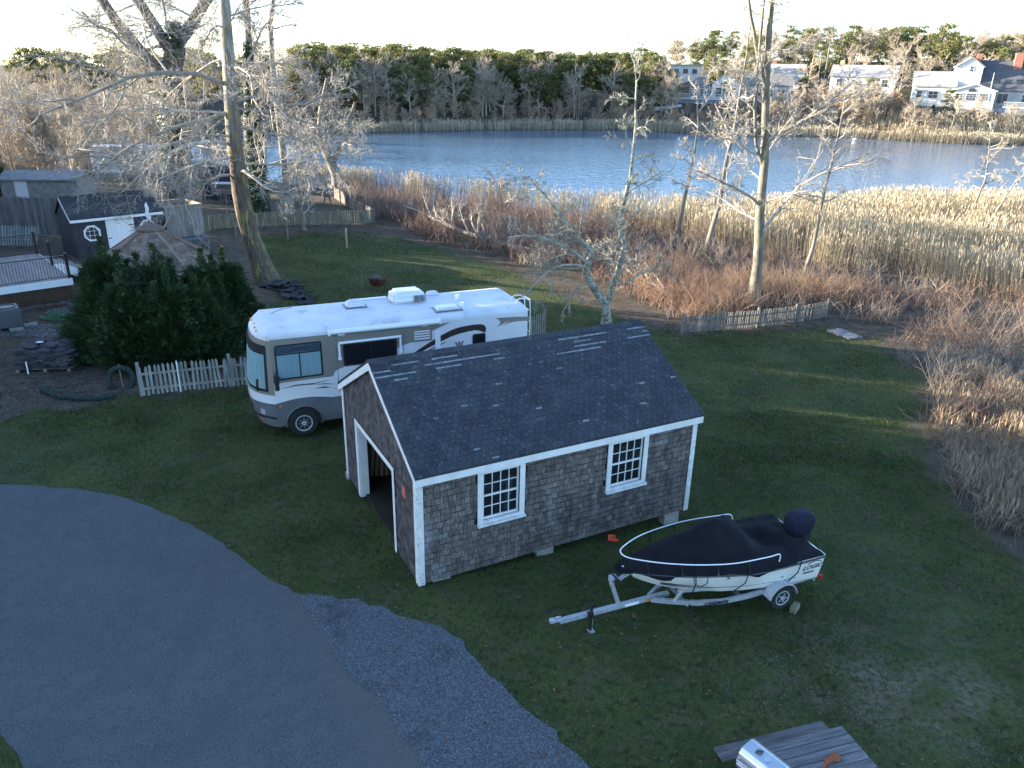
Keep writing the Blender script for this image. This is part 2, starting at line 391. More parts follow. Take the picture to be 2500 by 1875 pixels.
# loose stones on the verge
rng = np.random.default_rng(11)
n = 115000; px = rng.uniform(-4.6, 3, n); py = rng.uniform(7.0, 12.9, n)
sd = seg_dist(px, py, GRAVEL); k = inpoly(px, py, GRAVEL) | ((sd < .35) & (rng.random(n) < .25 * np.exp(-sd / .10))); px, py = px[k], py[k]
k = rng.random(len(px)) < (0.55 + 0.45 * sst(.32, .5, vnoise(px, py, .8, 21) * .7 + vnoise(px, py, .3, 22) * .3)); px, py = px[k], py[k]
n = len(px); sz = rng.uniform(.0035, .0105, n)
OCT = np.array([(1, 0, 0), (-1, 0, 0), (0, 1, 0), (0, -1, 0), (0, 0, .8), (0, 0, -.8)]); OCF = np.array([(0, 2, 4), (2, 1, 4), (1, 3, 4), (3, 0, 4)])
an = rng.uniform(0, 6.3, n); ca, sa = np.cos(an), np.sin(an); O = OCT[None] * rng.uniform(.7, 1.3, (n, 6, 1)) * sz[:, None, None]
V = np.stack([O[..., 0] * ca[:, None] - O[..., 1] * sa[:, None] + px[:, None], O[..., 0] * sa[:, None] + O[..., 1] * ca[:, None] + py[:, None], O[..., 2] + 0.028], -1).reshape(-1, 3)
F = (OCF[None] + (np.arange(n) * 6)[:, None, None]).reshape(-1, 3)
m_stone = mat('gravel_stone', (0.150, 0.170, 0.185), rough=0.9, rnd=0.8)
tag(obj('gravel', np_mesh('gravel', V, F), m_stone), 'loose grey crushed stone beside the asphalt drive', 'gravel', kind='stuff')

# the pond
def water_mat():
    m = bpy.data.materials.new('pond_water'); m.use_nodes = True; nt = m.node_tree; N, L = nt.nodes, nt.links; b = N['Principled BSDF']
    b.inputs['Base Color'].default_value = (0.075, 0.135, 0.205, 1); b.inputs['IOR'].default_value = 1.5; b.inputs['Roughness'].default_value = 0.08
    co = N.new('ShaderNodeNewGeometry').outputs['Position']; mp = N.new('ShaderNodeMapping'); mp.inputs['Scale'].default_value = (0.55, 1.0, 1); L.new(co, mp.inputs[0])
    n1 = N.new('ShaderNodeTexNoise'); n1.inputs['Scale'].default_value = 1.6; n1.inputs['Detail'].default_value = 3; L.new(mp.outputs[0], n1.inputs['Vector'])
    n2 = N.new('ShaderNodeTexNoise'); n2.inputs['Scale'].default_value = 0.05; n2.inputs['Detail'].default_value = 2; L.new(mp.outputs[0], n2.inputs['Vector'])
    mr = N.new('ShaderNodeMapRange'); mr.inputs['From Min'].default_value = .3; mr.inputs['From Max'].default_value = .7; mr.inputs['To Min'].default_value = .15; mr.inputs['To Max'].default_value = .32
    L.new(n2.outputs['Fac'], mr.inputs['Value'])
    bp = N.new('ShaderNodeBump'); bp.inputs['Distance'].default_value = .5; L.new(mr.outputs[0], bp.inputs['Strength']); L.new(n1.outputs['Fac'], bp.inputs['Height'])
    L.new(bp.outputs['Normal'], b.inputs['Normal']); return m
wx = np.r_[np.arange(-60, 141, 4.0), 200, 260]
bmw = bmesh.new(); rows = []
for x in wx:
    a, b_ = float(yn(x)) - 6, float(yf(x)) + 6
    rows.append([bmw.verts.new((x, a + (b_ - a) * t / 6, -2.0)) for t in range(7)])
for i in range(len(rows) - 1):
    for j in range(6): bmw.faces.new((rows[i][j], rows[i + 1][j], rows[i + 1][j + 1], rows[i][j + 1]))
wme = bpy.data.meshes.new('pond'); bmw.to_mesh(wme); bmw.free()
tag(obj('pond', wme, water_mat()), kind='structure')
# ================================================================ GARAGE
m_white = mat('white_paint', (0.70, 0.70, 0.69), (0.58, 0.58, 0.565), 3, 0.55, 0.12, 40, spots=[((0.36, 0.34, 0.31), 9, .66, .74, 6)])
m_white_w = mat('weathered_white_paint', (0.68, 0.68, 0.665), (0.54, 0.53, 0.51), 5, 0.7, 0.3, 45, spots=[((0.26, 0.25, 0.23), 24, .57, .66, 5)])
m_whiteclean = mat('clean_white_paint', (0.80, 0.80, 0.80), (0.74, 0.74, 0.74), 2, 0.45)
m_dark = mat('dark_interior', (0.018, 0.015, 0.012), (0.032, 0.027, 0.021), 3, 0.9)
def shingle_wear(N, L, col, mix, noise, ramp, co):
    c = mix(ramp(noise(55, 4), .45, .7), col, (0.05, 0.042, 0.038))
    return mix(ramp(noise(1.3, 4), .58, .72), c, (0.21, 0.215, 0.22))
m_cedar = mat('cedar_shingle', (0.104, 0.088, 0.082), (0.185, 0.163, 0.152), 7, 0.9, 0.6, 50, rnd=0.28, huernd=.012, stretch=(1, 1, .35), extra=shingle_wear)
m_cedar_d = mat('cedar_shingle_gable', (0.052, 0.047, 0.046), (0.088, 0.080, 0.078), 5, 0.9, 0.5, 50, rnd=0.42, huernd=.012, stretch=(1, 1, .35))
m_rshingle = mat('asphalt_shingle', (0.036, 0.041, 0.050), (0.053, 0.059, 0.070), 2.2, 0.92, 0.6, 160, rnd=0.13,
                 spots=[((0.075, 0.08, 0.086), 40, .60, .72, 2), ((0.115, 0.12, 0.122), 8, .67, .73, 1.5), ((0.105, 0.11, 0.113), 17, .65, .72, 1.0)])
m_strip = mat('worn_shingle_strip', (0.14, 0.15, 0.16), (0.25, 0.265, 0.28), 12, 0.8, 0.4, 80, rnd=.2, spots=[((0.05, 0.05, 0.055), 30, .60, .66, 2)])
m_concrete = mat('concrete', (0.22, 0.215, 0.20), (0.33, 0.32, 0.30), 8, 0.95, 0.4, 50)
def glass_mat(name, tint=(0.02, 0.025, 0.03), alpha=0.55, rough=0.03):
    m = bpy.data.materials.new(name); m.use_nodes = True; N, L = m.node_tree.nodes, m.node_tree.links
    b = N['Principled BSDF']; b.inputs['Base Color'].default_value = tint + (1,); b.inputs['Roughness'].default_value = rough; b.inputs['IOR'].default_value = 1.5
    t = N.new('ShaderNodeBsdfTransparent'); t.inputs[0].default_value = (.85, .9, .92, 1); x = N.new('ShaderNodeMixShader'); x.inputs[0].default_value = alpha
    L.new(t.outputs[0], x.inputs[1]); L.new(b.outputs[0], x.inputs[2]); L.new(x.outputs[0], N['Material Output'].inputs['Surface']); return m
m_pane = glass_mat('window_glass', alpha=.5)

GL, GW, GB, GE, GRZ = 6.896, 5.119, 0.05, 2.60, 4.02     # length, width, base, wall top, ridge (under the roof deck)
garage = empty('garage', (-1.802, 13.071, 0), .4854, 'old cedar-shingled garage with dark roof, white trim and open doorway', 'garage')
rng = random.Random(4)
# openings
WIN = [(1.41, 2.25, 1.20, 2.30), (4.57, 5.41, 1.20, 2.30)]; DOOR = (1.44, 3.98, 1.97)    # windows s0,s1,z0,z1 ; door t0,t1,top
th = 0.10
w = MB()    # long front wall round its windows
for a, b, z0, z1 in ((0, WIN[0][0], GB, GE), (WIN[0][1], WIN[1][0], GB, GE), (WIN[1][1], GL, GB, GE), (WIN[0][0], WIN[0][1], GB, 1.2), (WIN[0][0], WIN[0][1], 2.3, GE), (WIN[1][0], WIN[1][1], GB, 1.2), (WIN[1][0], WIN[1][1], 2.3, GE)):
    w.box((a, 0, z0), (b, th, z1))
m_back = mat('shadow_line_backing', (0.022, 0.018, 0.016), rough=.95)  # near-black, so shadow lines are painted into the gaps between shingle courses
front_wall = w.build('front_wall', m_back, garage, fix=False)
w = MB(); yz = lambda t, z, s: (s, t, z)
def gable_z(t): return GE + (GRZ - GE) * (1 - abs(t - GW / 2) / (GW / 2))
for poly in ([(th, GB), (DOOR[0], GB), (DOOR[0], gable_z(DOOR[0])), (th, gable_z(th))], [(DOOR[0], DOOR[2]), (DOOR[1], DOOR[2]), (DOOR[1], gable_z(DOOR[1])), (GW / 2, GRZ), (DOOR[0], gable_z(DOOR[0]))], [(DOOR[1], GB), (GW - th, GB), (GW - th, gable_z(GW - th)), (DOOR[1], gable_z(DOOR[1]))]):
    w.prism(poly, 0.0, th, yz)
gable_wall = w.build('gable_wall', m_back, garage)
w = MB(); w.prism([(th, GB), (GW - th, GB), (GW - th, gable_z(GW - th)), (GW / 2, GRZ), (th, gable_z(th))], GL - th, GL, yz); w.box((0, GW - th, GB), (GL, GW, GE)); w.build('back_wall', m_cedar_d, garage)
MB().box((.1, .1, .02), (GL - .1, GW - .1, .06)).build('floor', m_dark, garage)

# wall shingles: six shared widths
ROOF_T = [.016]
def sh_mesh(wd, hh, t0=.006, t1=None):
    t1 = t1 or ROOF_T[0]
    b = MB(); b.add([(-wd / 2, -t1, 0), (wd / 2, -t1, 0), (wd / 2, 0, 0), (-wd / 2, 0, 0), (-wd / 2, -t0, hh), (wd / 2, -t0, hh), (wd / 2, 0, hh), (-wd / 2, 0, hh)],
                    [(3, 2, 1, 0), (4, 5, 6, 7), (0, 1, 5, 4), (1, 2, 6, 5), (2, 3, 7, 6), (3, 0, 4, 7)])
    return b
def place_shingles(parent, name, spots, m, limit, local_to, stuffname):
    """spots: list of (score, width, hh, matrix); the largest 'limit' become objects, the rest one mesh"""
    spots.sort(key=lambda q: -q[0]); cache = {}
    for sc, wd, hh, M_ in spots[:limit]:
        key = (round(wd, 2), round(hh, 2))
        if key not in cache:
            cache[key] = sh_mesh(key[0] - .009, key[1]).mesh(name, fix=False); cache[key].materials.append(m)
        o = bpy.data.objects.new(name, cache[key]); COL.objects.link(o); o.parent = parent; o.matrix_local = M_
    if spots[limit:]:
        b = MB()
        for sc, wd, hh, M_ in spots[limit:]:
            s_ = sh_mesh(wd - .009, hh); b.add([M_ @ Vector(v) for v in s_.v], s_.f)
        tag(b.build(stuffname, m, parent, fix=False), kind='stuff')
CR = 0.138
spots = []
z = GB + .0; row = 0
while z < GE - .05:
    hh = min(CR - .022, GE - z); s = 0.10 - rng.random() * .1
    while s < GL - .08:
        wd = rng.choice([.08, .09, .11, .12, .14, .16]); a, b = max(s, .09), min(s + wd, GL - .08); c = (a + b) / 2
        if b - a > .025 and not any(c > q[0] - .13 and c < q[1] + .13 and z + CR > 1.2 and z < 2.42 for q in WIN):
            j = rng.uniform(-.008, .008)
            spots.append((1 / (3 + s * .5 + abs(z - 1.3) * .02), round(b - a, 2), hh, Matrix.Translation((c, -.001, z + j * .8)) @ Matrix.Rotation(rng.uniform(-.03, .03), 4, 'Y') @ Matrix.Rotation(rng.uniform(-.02, .05), 4, 'X')))
        s += wd
    z += CR; row += 1
place_shingles(front_wall, 'shingle', spots, m_cedar, 300, None, 'shingle_field')
spots = []; z = GB
RX = Matrix.Rotation(-PI / 2, 4, 'Z')
while z < GRZ - .1:
    t = .1 - rng.random() * .1
    while t < GW:
        wd = rng.choice([.09, .11, .13, .15, .17]); c = t + wd / 2
        if c > .1 and c < GW - .08 and z + CR < gable_z(c) + .02 and not (c > DOOR[0] - .14 and c < DOOR[1] + .14 and z < DOOR[2] + .06):
            spots.append((1 / (2 + t), wd, CR - .020, Matrix.Translation((-.001, c, z + rng.uniform(-.008, .008))) @ RX))
        t += wd
    z += CR
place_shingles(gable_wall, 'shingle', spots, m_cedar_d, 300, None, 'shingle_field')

# roof: deck, then tabs course by course on the front slope
OV, EV = 0.0855, 0.143
slope = math.atan2(GRZ - GE, GW / 2); SL = math.hypot(GW / 2 + EV, (GRZ - GE) * (GW / 2 + EV) / (GW / 2))
z_e = GE - EV * math.tan(slope) + .03
roof = MB()
prof = [(-EV, z_e), (GW / 2, GRZ + .03), (GW + EV, z_e), (GW + EV, z_e + .035), (GW / 2, GRZ + .075), (-EV, z_e + .035)]
roof.prism(prof, -OV, GL + OV, yz); roof = roof.build('roof', m_rshingle, garage)
def roof_M(s, u, side=0, lift=.0):
    """frame on the slope: x along the ridge, z up the slope, -y out of the slope"""
    cx, sx = math.cos(slope), math.sin(slope)
    if side == 0: o = Vector((s, -EV + u * cx, z_e + .042 + u * sx)); up = Vector((0, cx, sx)); out = Vector((0, -sx, cx)); x = Vector((1, 0, 0))
    else: o = Vector((s, GW + EV - u * cx, z_e + .042 + u * sx)); up = Vector((0, -cx, sx)); out = Vector((0, sx, cx)); x = Vector((-1, 0, 0))
    o = o + out * lift; y = -out
    return Matrix(((x.x, y.x, up.x, o.x), (x.y, y.y, up.y, o.y), (x.z, y.z, up.z, o.z), (0, 0, 0, 1)))
ROOF_T[0] = .013
RC = 0.1385; ncour = int(SL / RC); TW = .152
front, back = [], []; strips = []
for side in (0, 1):
    for c in range(ncour):
        u = c * RC; s = -OV + (-.076 if c % 2 else 0)
        while s < GL + OV - .02:
            a, b = max(s, -OV - .012), min(s + TW, GL + OV + .012); s += TW
            if b - a < .04: continue
            mid = (a + b) / 2
            miss = 0
            if side == 0 and c >= ncour - 7:
                f = (c - (ncour - 7)) / 6; dens = .09 + .64 * f * (1 - 0.25 * f) * (1.25 if vnoise(mid, c * 1.0, .75, 5) > .38 else .15)
                miss = vnoise(mid + c * 3.3, c * 7.1, .55, 6) < dens
            elif side == 0: miss = rng.random() < .012
            if miss: strips.append((mid, u, b - a)); continue
            lift = rng.uniform(0, .005)
            (front if side == 0 else back).append((-u - abs(mid - 1) * .05, round(b - a, 2), RC + .012, roof_M(mid, u + rng.uniform(-.005, .005), side, lift)))
place_shingles(roof, 'roof_shingle', front, m_rshingle, 300, None, 'roof_shingle_field')
b = MB()
for sc, wd, hh, M_ in back: s_ = sh_mesh(wd - .006, hh); b.add([M_ @ Vector(v) for v in s_.v], s_.f)
tag(b.build('roof_shingle_field', m_rshingle, roof, fix=False), kind='stuff')
for mid, u, wd in strips:
    q = MB().box((-wd / 2, -.0165, RC * .42), (wd / 2, -.009, RC * .72)); M_ = roof_M(mid, u, 0, 0)
    o = q.build('worn_strip', m_strip, roof, fix=False); o.matrix_local = M_
    if rng.random() < .8:
        q = MB().box((-wd / 2 + .003, -.0105, 0.0), (wd / 2 - .003, 0, RC + .01)); o = q.build('under_shingle', m_rshingle, roof, fix=False); o.matrix_local = M_
# ridge caps
for k in range(24):
    s = -OV + (GL + 2 * OV) * (k + .5) / 24; wd = (GL + 2 * OV) / 24 + .012
    if rng.random() < .08: continue
    q = MB(); zc = GRZ + .095 + rng.uniform(0, .006); dz = .13 * math.tan(slope)
    q.prism([(-.13, zc - dz), (0, zc), (.13, zc - dz), (.13, zc - dz - .012), (0, zc - .012), (-.13, zc - dz - .012)], s - wd / 2, s + wd / 2, lambda t, z, s_: (s_, GW / 2 + t, z))
    q.build('ridge_cap', m_rshingle, roof)
# trim
def trim(name, lo, hi, m=m_white, bev=.006): return MB().box(lo, hi).build(name, m, garage, bevel=bev)
trim('eave_board', (-.06, -EV + .005, z_e - .165), (GL + .06, -EV + .035, z_e + .012))
trim('soffit', (-.05, -EV + .036, z_e - .05), (GL + .05, -.02, z_e - .03))
trim('frieze_board', (.075, -.030, GE - .20), (GL - .07, -.019, GE + .01))
trim('eave_board', (-.06, GW + EV - .035, z_e - .165), (GL + .06, GW + EV - .005, z_e + .012))
trim('corner_board', (-.035, -.036, .02), (.105, -.018, GE - .06), m_white_w); trim('corner_board', (-.036, -.017, .02), (-.018, .14, GE - .04), m_white_w)
trim('corner_board', (GL - .10, -.036, .02), (GL + .035, -.018, GE - .06), m_white_w); trim('corner_board', (GL + .018, -.017, .02), (GL + .036, .14, GE - .04), m_white_w)
trim('corner_board', (-.036, GW - .12, .02), (-.018, GW + .03, GE - .04), m_white_w)
for sgn in (0, 1):      # rake boards under the roof edge of the gables
    for s0, s1 in ((-OV + .004, -OV + .03), (GL + OV - .03, GL + OV - .004)):
        a = (-EV, z_e - .01); b_ = (GW / 2, GRZ + .02)
        if sgn: a = (GW + EV, z_e - .01)
        q = MB(); q.prism([a, b_, (b_[0], b_[1] - .17), (a[0], a[1] - .15)], s0, s1, yz); q.build('rake_board', m_white, garage)
        q = MB(); q.prism([(a[0] + (.05 if not sgn else -.05), a[1] - .05), (b_[0], b_[1] - .05), (b_[0], b_[1] - .09), (a[0] + (.05 if not sgn else -.05), a[1] - .09)], min(s0, s1) + .03 if s0 < 0 else s0 - .085, .0 if s0 < 0 else s0, yz)
# doorway casing and jambs
trim('door_casing', (-.034, DOOR[0] - .12, .0), (-.02, DOOR[0], DOOR[2] + .12)); trim('door_casing', (-.034, DOOR[1], .0), (-.02, DOOR[1] + .14, DOOR[2] + .12)); trim('door_casing', (-.033, DOOR[0], DOOR[2]), (-.021, DOOR[1], DOOR[2] + .12))
trim('door_jamb', (-.018, DOOR[1] - .03, .0), (.20, DOOR[1] - .002, DOOR[2])); trim('door_jamb', (-.018, DOOR[0] + .002, .0), (.20, DOOR[0] + .03, DOOR[2])); trim('door_jamb', (-.018, DOOR[0] + .03, DOOR[2] - .03), (.20, DOOR[1] - .03, DOOR[2] - .002))
# sash windows, four by four panes each
for wi, (s0, s1, z0, z1) in enumerate(WIN):
    q = MB().box((s0 - .125, -.045, z0 - .06), (s0 - .005, -.019, z1 + .1)).box((s1 + .005, -.045, z0 - .06), (s1 + .125, -.019, z1 + .1)).box((s0 - .125, -.046, z1 + .1), (s1 + .125, -.018, z1 + .145))
    win = q.build('window', m_white, garage, bevel=.004)
    MB().box((s0 - .135, -.11, z0 - .115), (s1 + .135, -.012, z0 - .062)).build('sill', m_white_w, win, bevel=.004)
    MB().box((s0 - .004, -.05, z0 - .061), (s1 + .004, .0, z0 - .002)).build('sill_slope', m_white_w, win)
    MB().box((s0 - .004, -.044, z1 + .002), (s1 + .004, -.02, z1 + .099)).build('head_board', m_white, win)
    MB().box((s0, .012, z0), (s0 + .035, .05, z1)).box((s1 - .035, .012, z0), (s1, .05, z1)).box((s0 + .035, .012, z0), (s1 - .035, .05, z0 + .05)).box((s0 + .035, .012, z1 - .045), (s1 - .035, .05, z1)).box((s0 + .035, .010, (z0 + z1) / 2 - .02), (s1 - .035, .052, (z0 + z1) / 2 + .02)).build('sash', m_white, win)
    xs = np.linspace(s0 + .035, s1 - .035, 5); halves = [np.linspace(z0 + .05, (z0 + z1) / 2 - .02, 3), np.linspace((z0 + z1) / 2 + .02, z1 - .045, 3)]
    for x in xs[1:-1]: MB().box((x - .009, .018, z0 + .05), (x + .009, .046, z1 - .045)).build('muntin', m_white, win)
    for hv in halves: MB().box((s0 + .035, .0195, hv[1] - .009), (s1 - .035, .0445, hv[1] + .009)).build('muntin', m_white, win)
    for hv in halves:
        for i in range(4):
            for j in range(2): MB().box((xs[i] + .009, .030, hv[j] + .006), (xs[i + 1] - .009, .033, hv[j + 1] - .006)).build('pane', m_pane, win)
# boards leaning inside and a pale one behind the nearer window
m_oldwood = mat('old_lumber', (0.15, 0.11, 0.075), (0.24, 0.185, 0.13), 3, 0.85, .3, 40, rnd=.3, stretch=(1, 1, .2))
for i in range(7):
    b = MB(); x = .5 + i * .12; b.bar((x, 4.75 - .04 * i, .08), (x + .25, 4.95, 1.5 + .13 * (i % 4)), .09, .025); o = b.build('leaning_board', m_oldwood); o.parent = None
    o.location = garage.location; o.rotation_euler = garage.rotation_euler
    tag(o, 'brown board leaning on the dark wall inside the garage doorway', 'board', 'boards leaning inside the garage')
b = MB(); b.bar((2.02, .22, .3), (2.12, .17, 2.0), .14, .02, up=(0, 1, 0)); o = b.build('leaning_board', m_white); o.location = garage.location; o.rotation_euler = garage.rotation_euler
tag(o, 'white board standing just behind the garage window beside the doorway', 'board')
m_red = mat('faded_red_plate', (0.42, 0.10, 0.08), (0.36, 0.12, 0.10), 8, .6)
MB().box((-.032, .62, 1.72), (-.020, .82, 1.98)).build('red_plate', m_red, garage)
MB().bar((2.08, -.15, 1.06), (2.16, -.16, .86), .02, .012).build('paint_stick', m_oldwood, garage)
GM = Matrix.Translation(garage.location) @ Matrix.Rotation(.4854, 4, 'Z')
def gpt(s, t, z=0): return GM @ Vector((s, t, z))
# concrete blocks carrying the low end
for lab, s, t, w_, d_, over in (('grey concrete block under the garage wall below the shuttered middle', 3.0, .16, .42, .2, 0), ('concrete block pier under the garage corner beside the covered boat', 6.55, .18, .44, .22, 0),
                          ('flat concrete block under the garage corner post beside the gravel', .5, .14, .4, .2, 0), ('concrete block sunk under the far side of the garage doorway', .1, 5.14, .3, .2, 0)):
    p = gpt(s, t); zb = tz(p.x, p.y) - .06; top = GB - .005
    q = MB().box((-w_ / 2, -d_ / 2, zb), (w_ / 2, d_ / 2, top if t < 1 else .12)); o = q.build('concrete_block', m_concrete, bevel=.012); o.location = (p.x, p.y, 0); o.rotation_euler = (0, 0, .4854)
    tag(o, lab.replace(' below the shuttered middle', ' midway between the two windows'), 'block', 'blocks under the garage')
# orange markers
m_orange = mat('orange_plastic', (0.75, 0.075, 0.03), (0.65, 0.06, 0.03), 8, .5)
def cone(loc, rot, sc, label):
    e = empty('traffic_cone', loc, 0, label, 'cone', 'orange cones around the garage'); e.rotation_euler = rot; e.scale = (sc,) * 3
    q = MB(); q.loft([[(r_ * math.cos(2 * PI * k / 16), r_ * math.sin(2 * PI * k / 16), z_) for k in range(16)] for r_, z_ in ((.15, .03), (.13, .06), (.03, .46), (.025, .47))]); autosmooth(q.build('cone_body', m_orange, e))
    MB().box((-.19, -.19, 0), (.19, .19, .03)).build('base', m_orange, e, bevel=.015)
p = gpt(4.75, .02); cone((p.x, p.y, tz(p.x, p.y)+.02), (1.2, .3, .5), .55, 'orange plastic cone lying under the long shingled wall of the garage')
p = gpt(.55, 1.75); cone((p.x, p.y, .06), (0.0, 0, .4), .8, 'orange plastic cone standing just inside the garage doorway')
p = gpt(.9, 3.0); cone((p.x, p.y, .16), (1.35, 0, 1.4), .7, 'orange plastic cone tipped over deep inside the garage doorway')
# ================================================================ MOTORHOME
m_gel = mat('white_gelcoat', (0.68, 0.68, 0.69), (0.62, 0.625, 0.64), 1.5, 0.3, coat=.3)
m_roofw = mat('white_rubber_roof', (0.64, 0.65, 0.67), (0.54, 0.555, 0.58), 1.1, 0.7, 0.1, 60, spots=[((0.40, 0.42, 0.46), 2.2, .58, .75, 6)])
m_taupe = mat('taupe_gelcoat', (0.235, 0.215, 0.185), (0.215, 0.198, 0.172), 2, 0.35, coat=.3)
m_grey = mat('slate_grey_gelcoat', (0.135, 0.14, 0.15), (0.115, 0.12, 0.13), 2, 0.4, coat=.2)
m_brown = mat('dark_brown_decal', (0.045, 0.032, 0.028), rough=.35)
m_black = mat('black_plastic', (0.015, 0.015, 0.017), rough=.45)
m_rubber = mat('tyre_rubber', (0.02, 0.02, 0.021), (0.03, 0.03, 0.03), 8, .8, .2, 60)
m_chrome = mat('chrome', (0.75, 0.76, 0.78), rough=.15, metal=1.0)
m_alu = mat('white_aluminium', (0.78, 0.79, 0.80), rough=.35)
m_lamp = mat('amber_lens', (0.75, 0.16, 0.02), rough=.25)
m_headl = mat('headlight_lens', (0.55, 0.58, 0.62), rough=.08, metal=.4)
m_curtain = mat('pale_curtain', (0.55, 0.74, 0.73), (0.74, 0.83, 0.82), 2.5, .9, stretch=(6, 6, .15))
m_tint = glass_mat('tinted_glass', (0.012, 0.014, 0.018), .93); m_clear = glass_mat('cab_glass', (0.03, 0.05, 0.06), .14)
m_blind = mat('dark_blind', (0.030, 0.028, 0.034), (0.045, 0.042, 0.05), 5, .7)
RVL, RVW = 7.74, 2.46
rv = empty('motorhome', (-6.602, 19.709, 0), .4149, 'white and taupe motorhome parked behind the shingled garage', 'motorhome')
sfz = lambda z: float(np.interp(z, [.3, .6, 1.1, 1.35, 2.1, 2.75, 3.0, 3.1, 3.17, 3.21], [-.42, -.56, -.60, -.58, -.50, -.43, -.38, -.27, -.05, .30]))
inz = lambda z: float(np.interp(z, [.3, .45, .9, 2.9, 3.04, 3.12, 3.18, 3.21], [.06, .02, 0, 0, .0, .05, .16, .34]))
def outline(z, n=17, grow=0.0, f0=0.0, f1=1.0):
    """front curve from the near side (t small) round to the far side, then the rear"""
    i = inz(z) - grow; pts = []
    for k in range(n):
        u = -1 + 2 * k / (n - 1); uu = math.copysign(abs(u) ** .75, u)
        t = RVW / 2 + uu * (RVW / 2 - i); s = sfz(z) * (1 - abs(uu) ** 2.9) - grow * (1 - abs(uu) ** 4)
        pts.append((s, t, z))
    r_ = RVL - (0.02 if z < 3.05 else .02 + (z - 3.05) * .7) + grow
    pts += [(r_ - .06, RVW - i, z), (r_, RVW - i - .06, z), (r_, i + .06, z), (r_ - .06, i, z)]
    return pts
def band(name, zs, m, cap0=False, cap1=False):
    b = MB(); b.loft([outline(z) for z in zs], cap0=cap0, cap1=cap1); return autosmooth(b.build(name, m, rv), 50)
band('lower_body', [.34, .45, .6, .75, .9, 1.06], m_grey, cap0=True)
band('middle_body', [1.06, 1.2, 1.35, 1.5, 1.68], m_gel)
body = band('upper_body', [1.68, 1.9, 2.1, 2.3, 2.5, 2.7, 2.9, 2.97], m_gel)
band('roof', [2.97, 3.04, 3.09, 3.13, 3.16, 3.185, 3.20, 3.21], m_roofw, cap1=True)
# side panels and graphics, millimetres proud of the near side
def side(name, poly, m, parent=rv, d0=-.004, d1=.01, lay=0):
    q = MB(); q.prism(poly, d0 - .002 * lay, d1, lambda s, z, d: (s, d, z)); return q.build(name, m, parent)
def curve(pts, n=6):
    p = [Vector(q + (0,)) for q in pts]; out = []
    for i in range(len(p) - 1):
        a, b, c, d = p[max(i - 1, 0)], p[i], p[i + 1], p[min(i + 2, len(p) - 1)]
        for k in range(n):
            t = k / n; q = 0.5 * ((2 * b) + (c - a) * t + (2 * a - 5 * b + 4 * c - d) * t * t + (3 * b - a - 3 * c + d) * t ** 3); out.append((q.x, q.y))
    out.append(pts[-1]); return out
side('taupe_panel', [(.0, 1.69)] + curve([(1.64, 1.69), (1.75, 1.86), (2.1, 1.96)]) + curve([(2.1, 1.96), (3.0, 2.12), (3.67, 2.36), (4.2, 2.49)]) + [(4.62, 2.72)] + curve([(5.18, 2.92), (4.4, 2.90), (3.0, 2.93)]) + [(0, 2.965)], m_taupe)
side('swoosh', curve([(3.6, 1.84), (4.1, 2.14), (4.73, 2.47), (5.3, 2.70), (5.85, 2.765), (6.2, 2.74), (6.31, 2.62), (6.29, 2.47)]) + curve([(6.22, 2.50), (6.05, 2.57), (5.83, 2.58), (5.3, 2.50), (4.73, 2.30), (4.3, 2.12), (3.7, 1.80)]), m_brown, lay=1)
side('swoosh', curve([(3.75, 1.80), (4.4, 2.10), (5.05, 2.34)]) + curve([(5.0, 2.30), (4.4, 2.06), (3.85, 1.80)]), m_brown, lay=1)
side('rear_graphic', curve([(7.74, 2.83), (7.3, 2.87), (6.62, 2.90)]) + curve([(6.62, 2.90), (6.74, 2.82), (6.78, 2.72), (6.66, 2.60)]) + curve([(6.66, 2.60), (6.9, 2.70), (7.1, 2.78)]) + curve([(7.1, 2.78), (6.98, 2.70), (6.86, 2.62)]) + curve([(6.86, 2.62), (7.1, 2.70), (7.4, 2.72), (7.74, 2.70)]), m_taupe, lay=1)
for pts in ([(.12, 1.50), (.6, 1.58), (1.12, 1.56), (1.05, 1.53), (.6, 1.545)], [(.9, 1.50), (1.2, 1.57), (1.6, 1.60), (1.2, 1.545)], [(1.05, 1.40), (1.4, 1.42), (1.75, 1.28), (1.9, 1.24), (1.55, 1.36)], [(1.05, 1.52), (1.4, 1.51), (1.72, 1.44), (1.4, 1.48)]):
    side('pinstripe', pts, m_brown, lay=0)
side('grey_sweep', curve([(.0, 1.08), (.6, 1.16), (1.2, 1.13), (1.9, .98)]) + [(1.9, .9), (.0, .9)], m_grey, d0=-.003)
wl = text_on('W', .24, rv, m_taupe, (5.33, -.004, 2.115), (1, 0, 0), (0, 0, 1), bold=.016, name='lettering')
side('wall_seam', [(4.70, 1.9), (4.86, 1.9), (4.86, 2.72), (4.70, 2.68)], m_alu, d0=-.012)
for s_ in (1.78, 3.72): side('wall_seam', [(s_, 1.2), (s_ + .012, 1.2), (s_ + .012, 2.93), (s_, 2.93)], m_grey, lay=1)
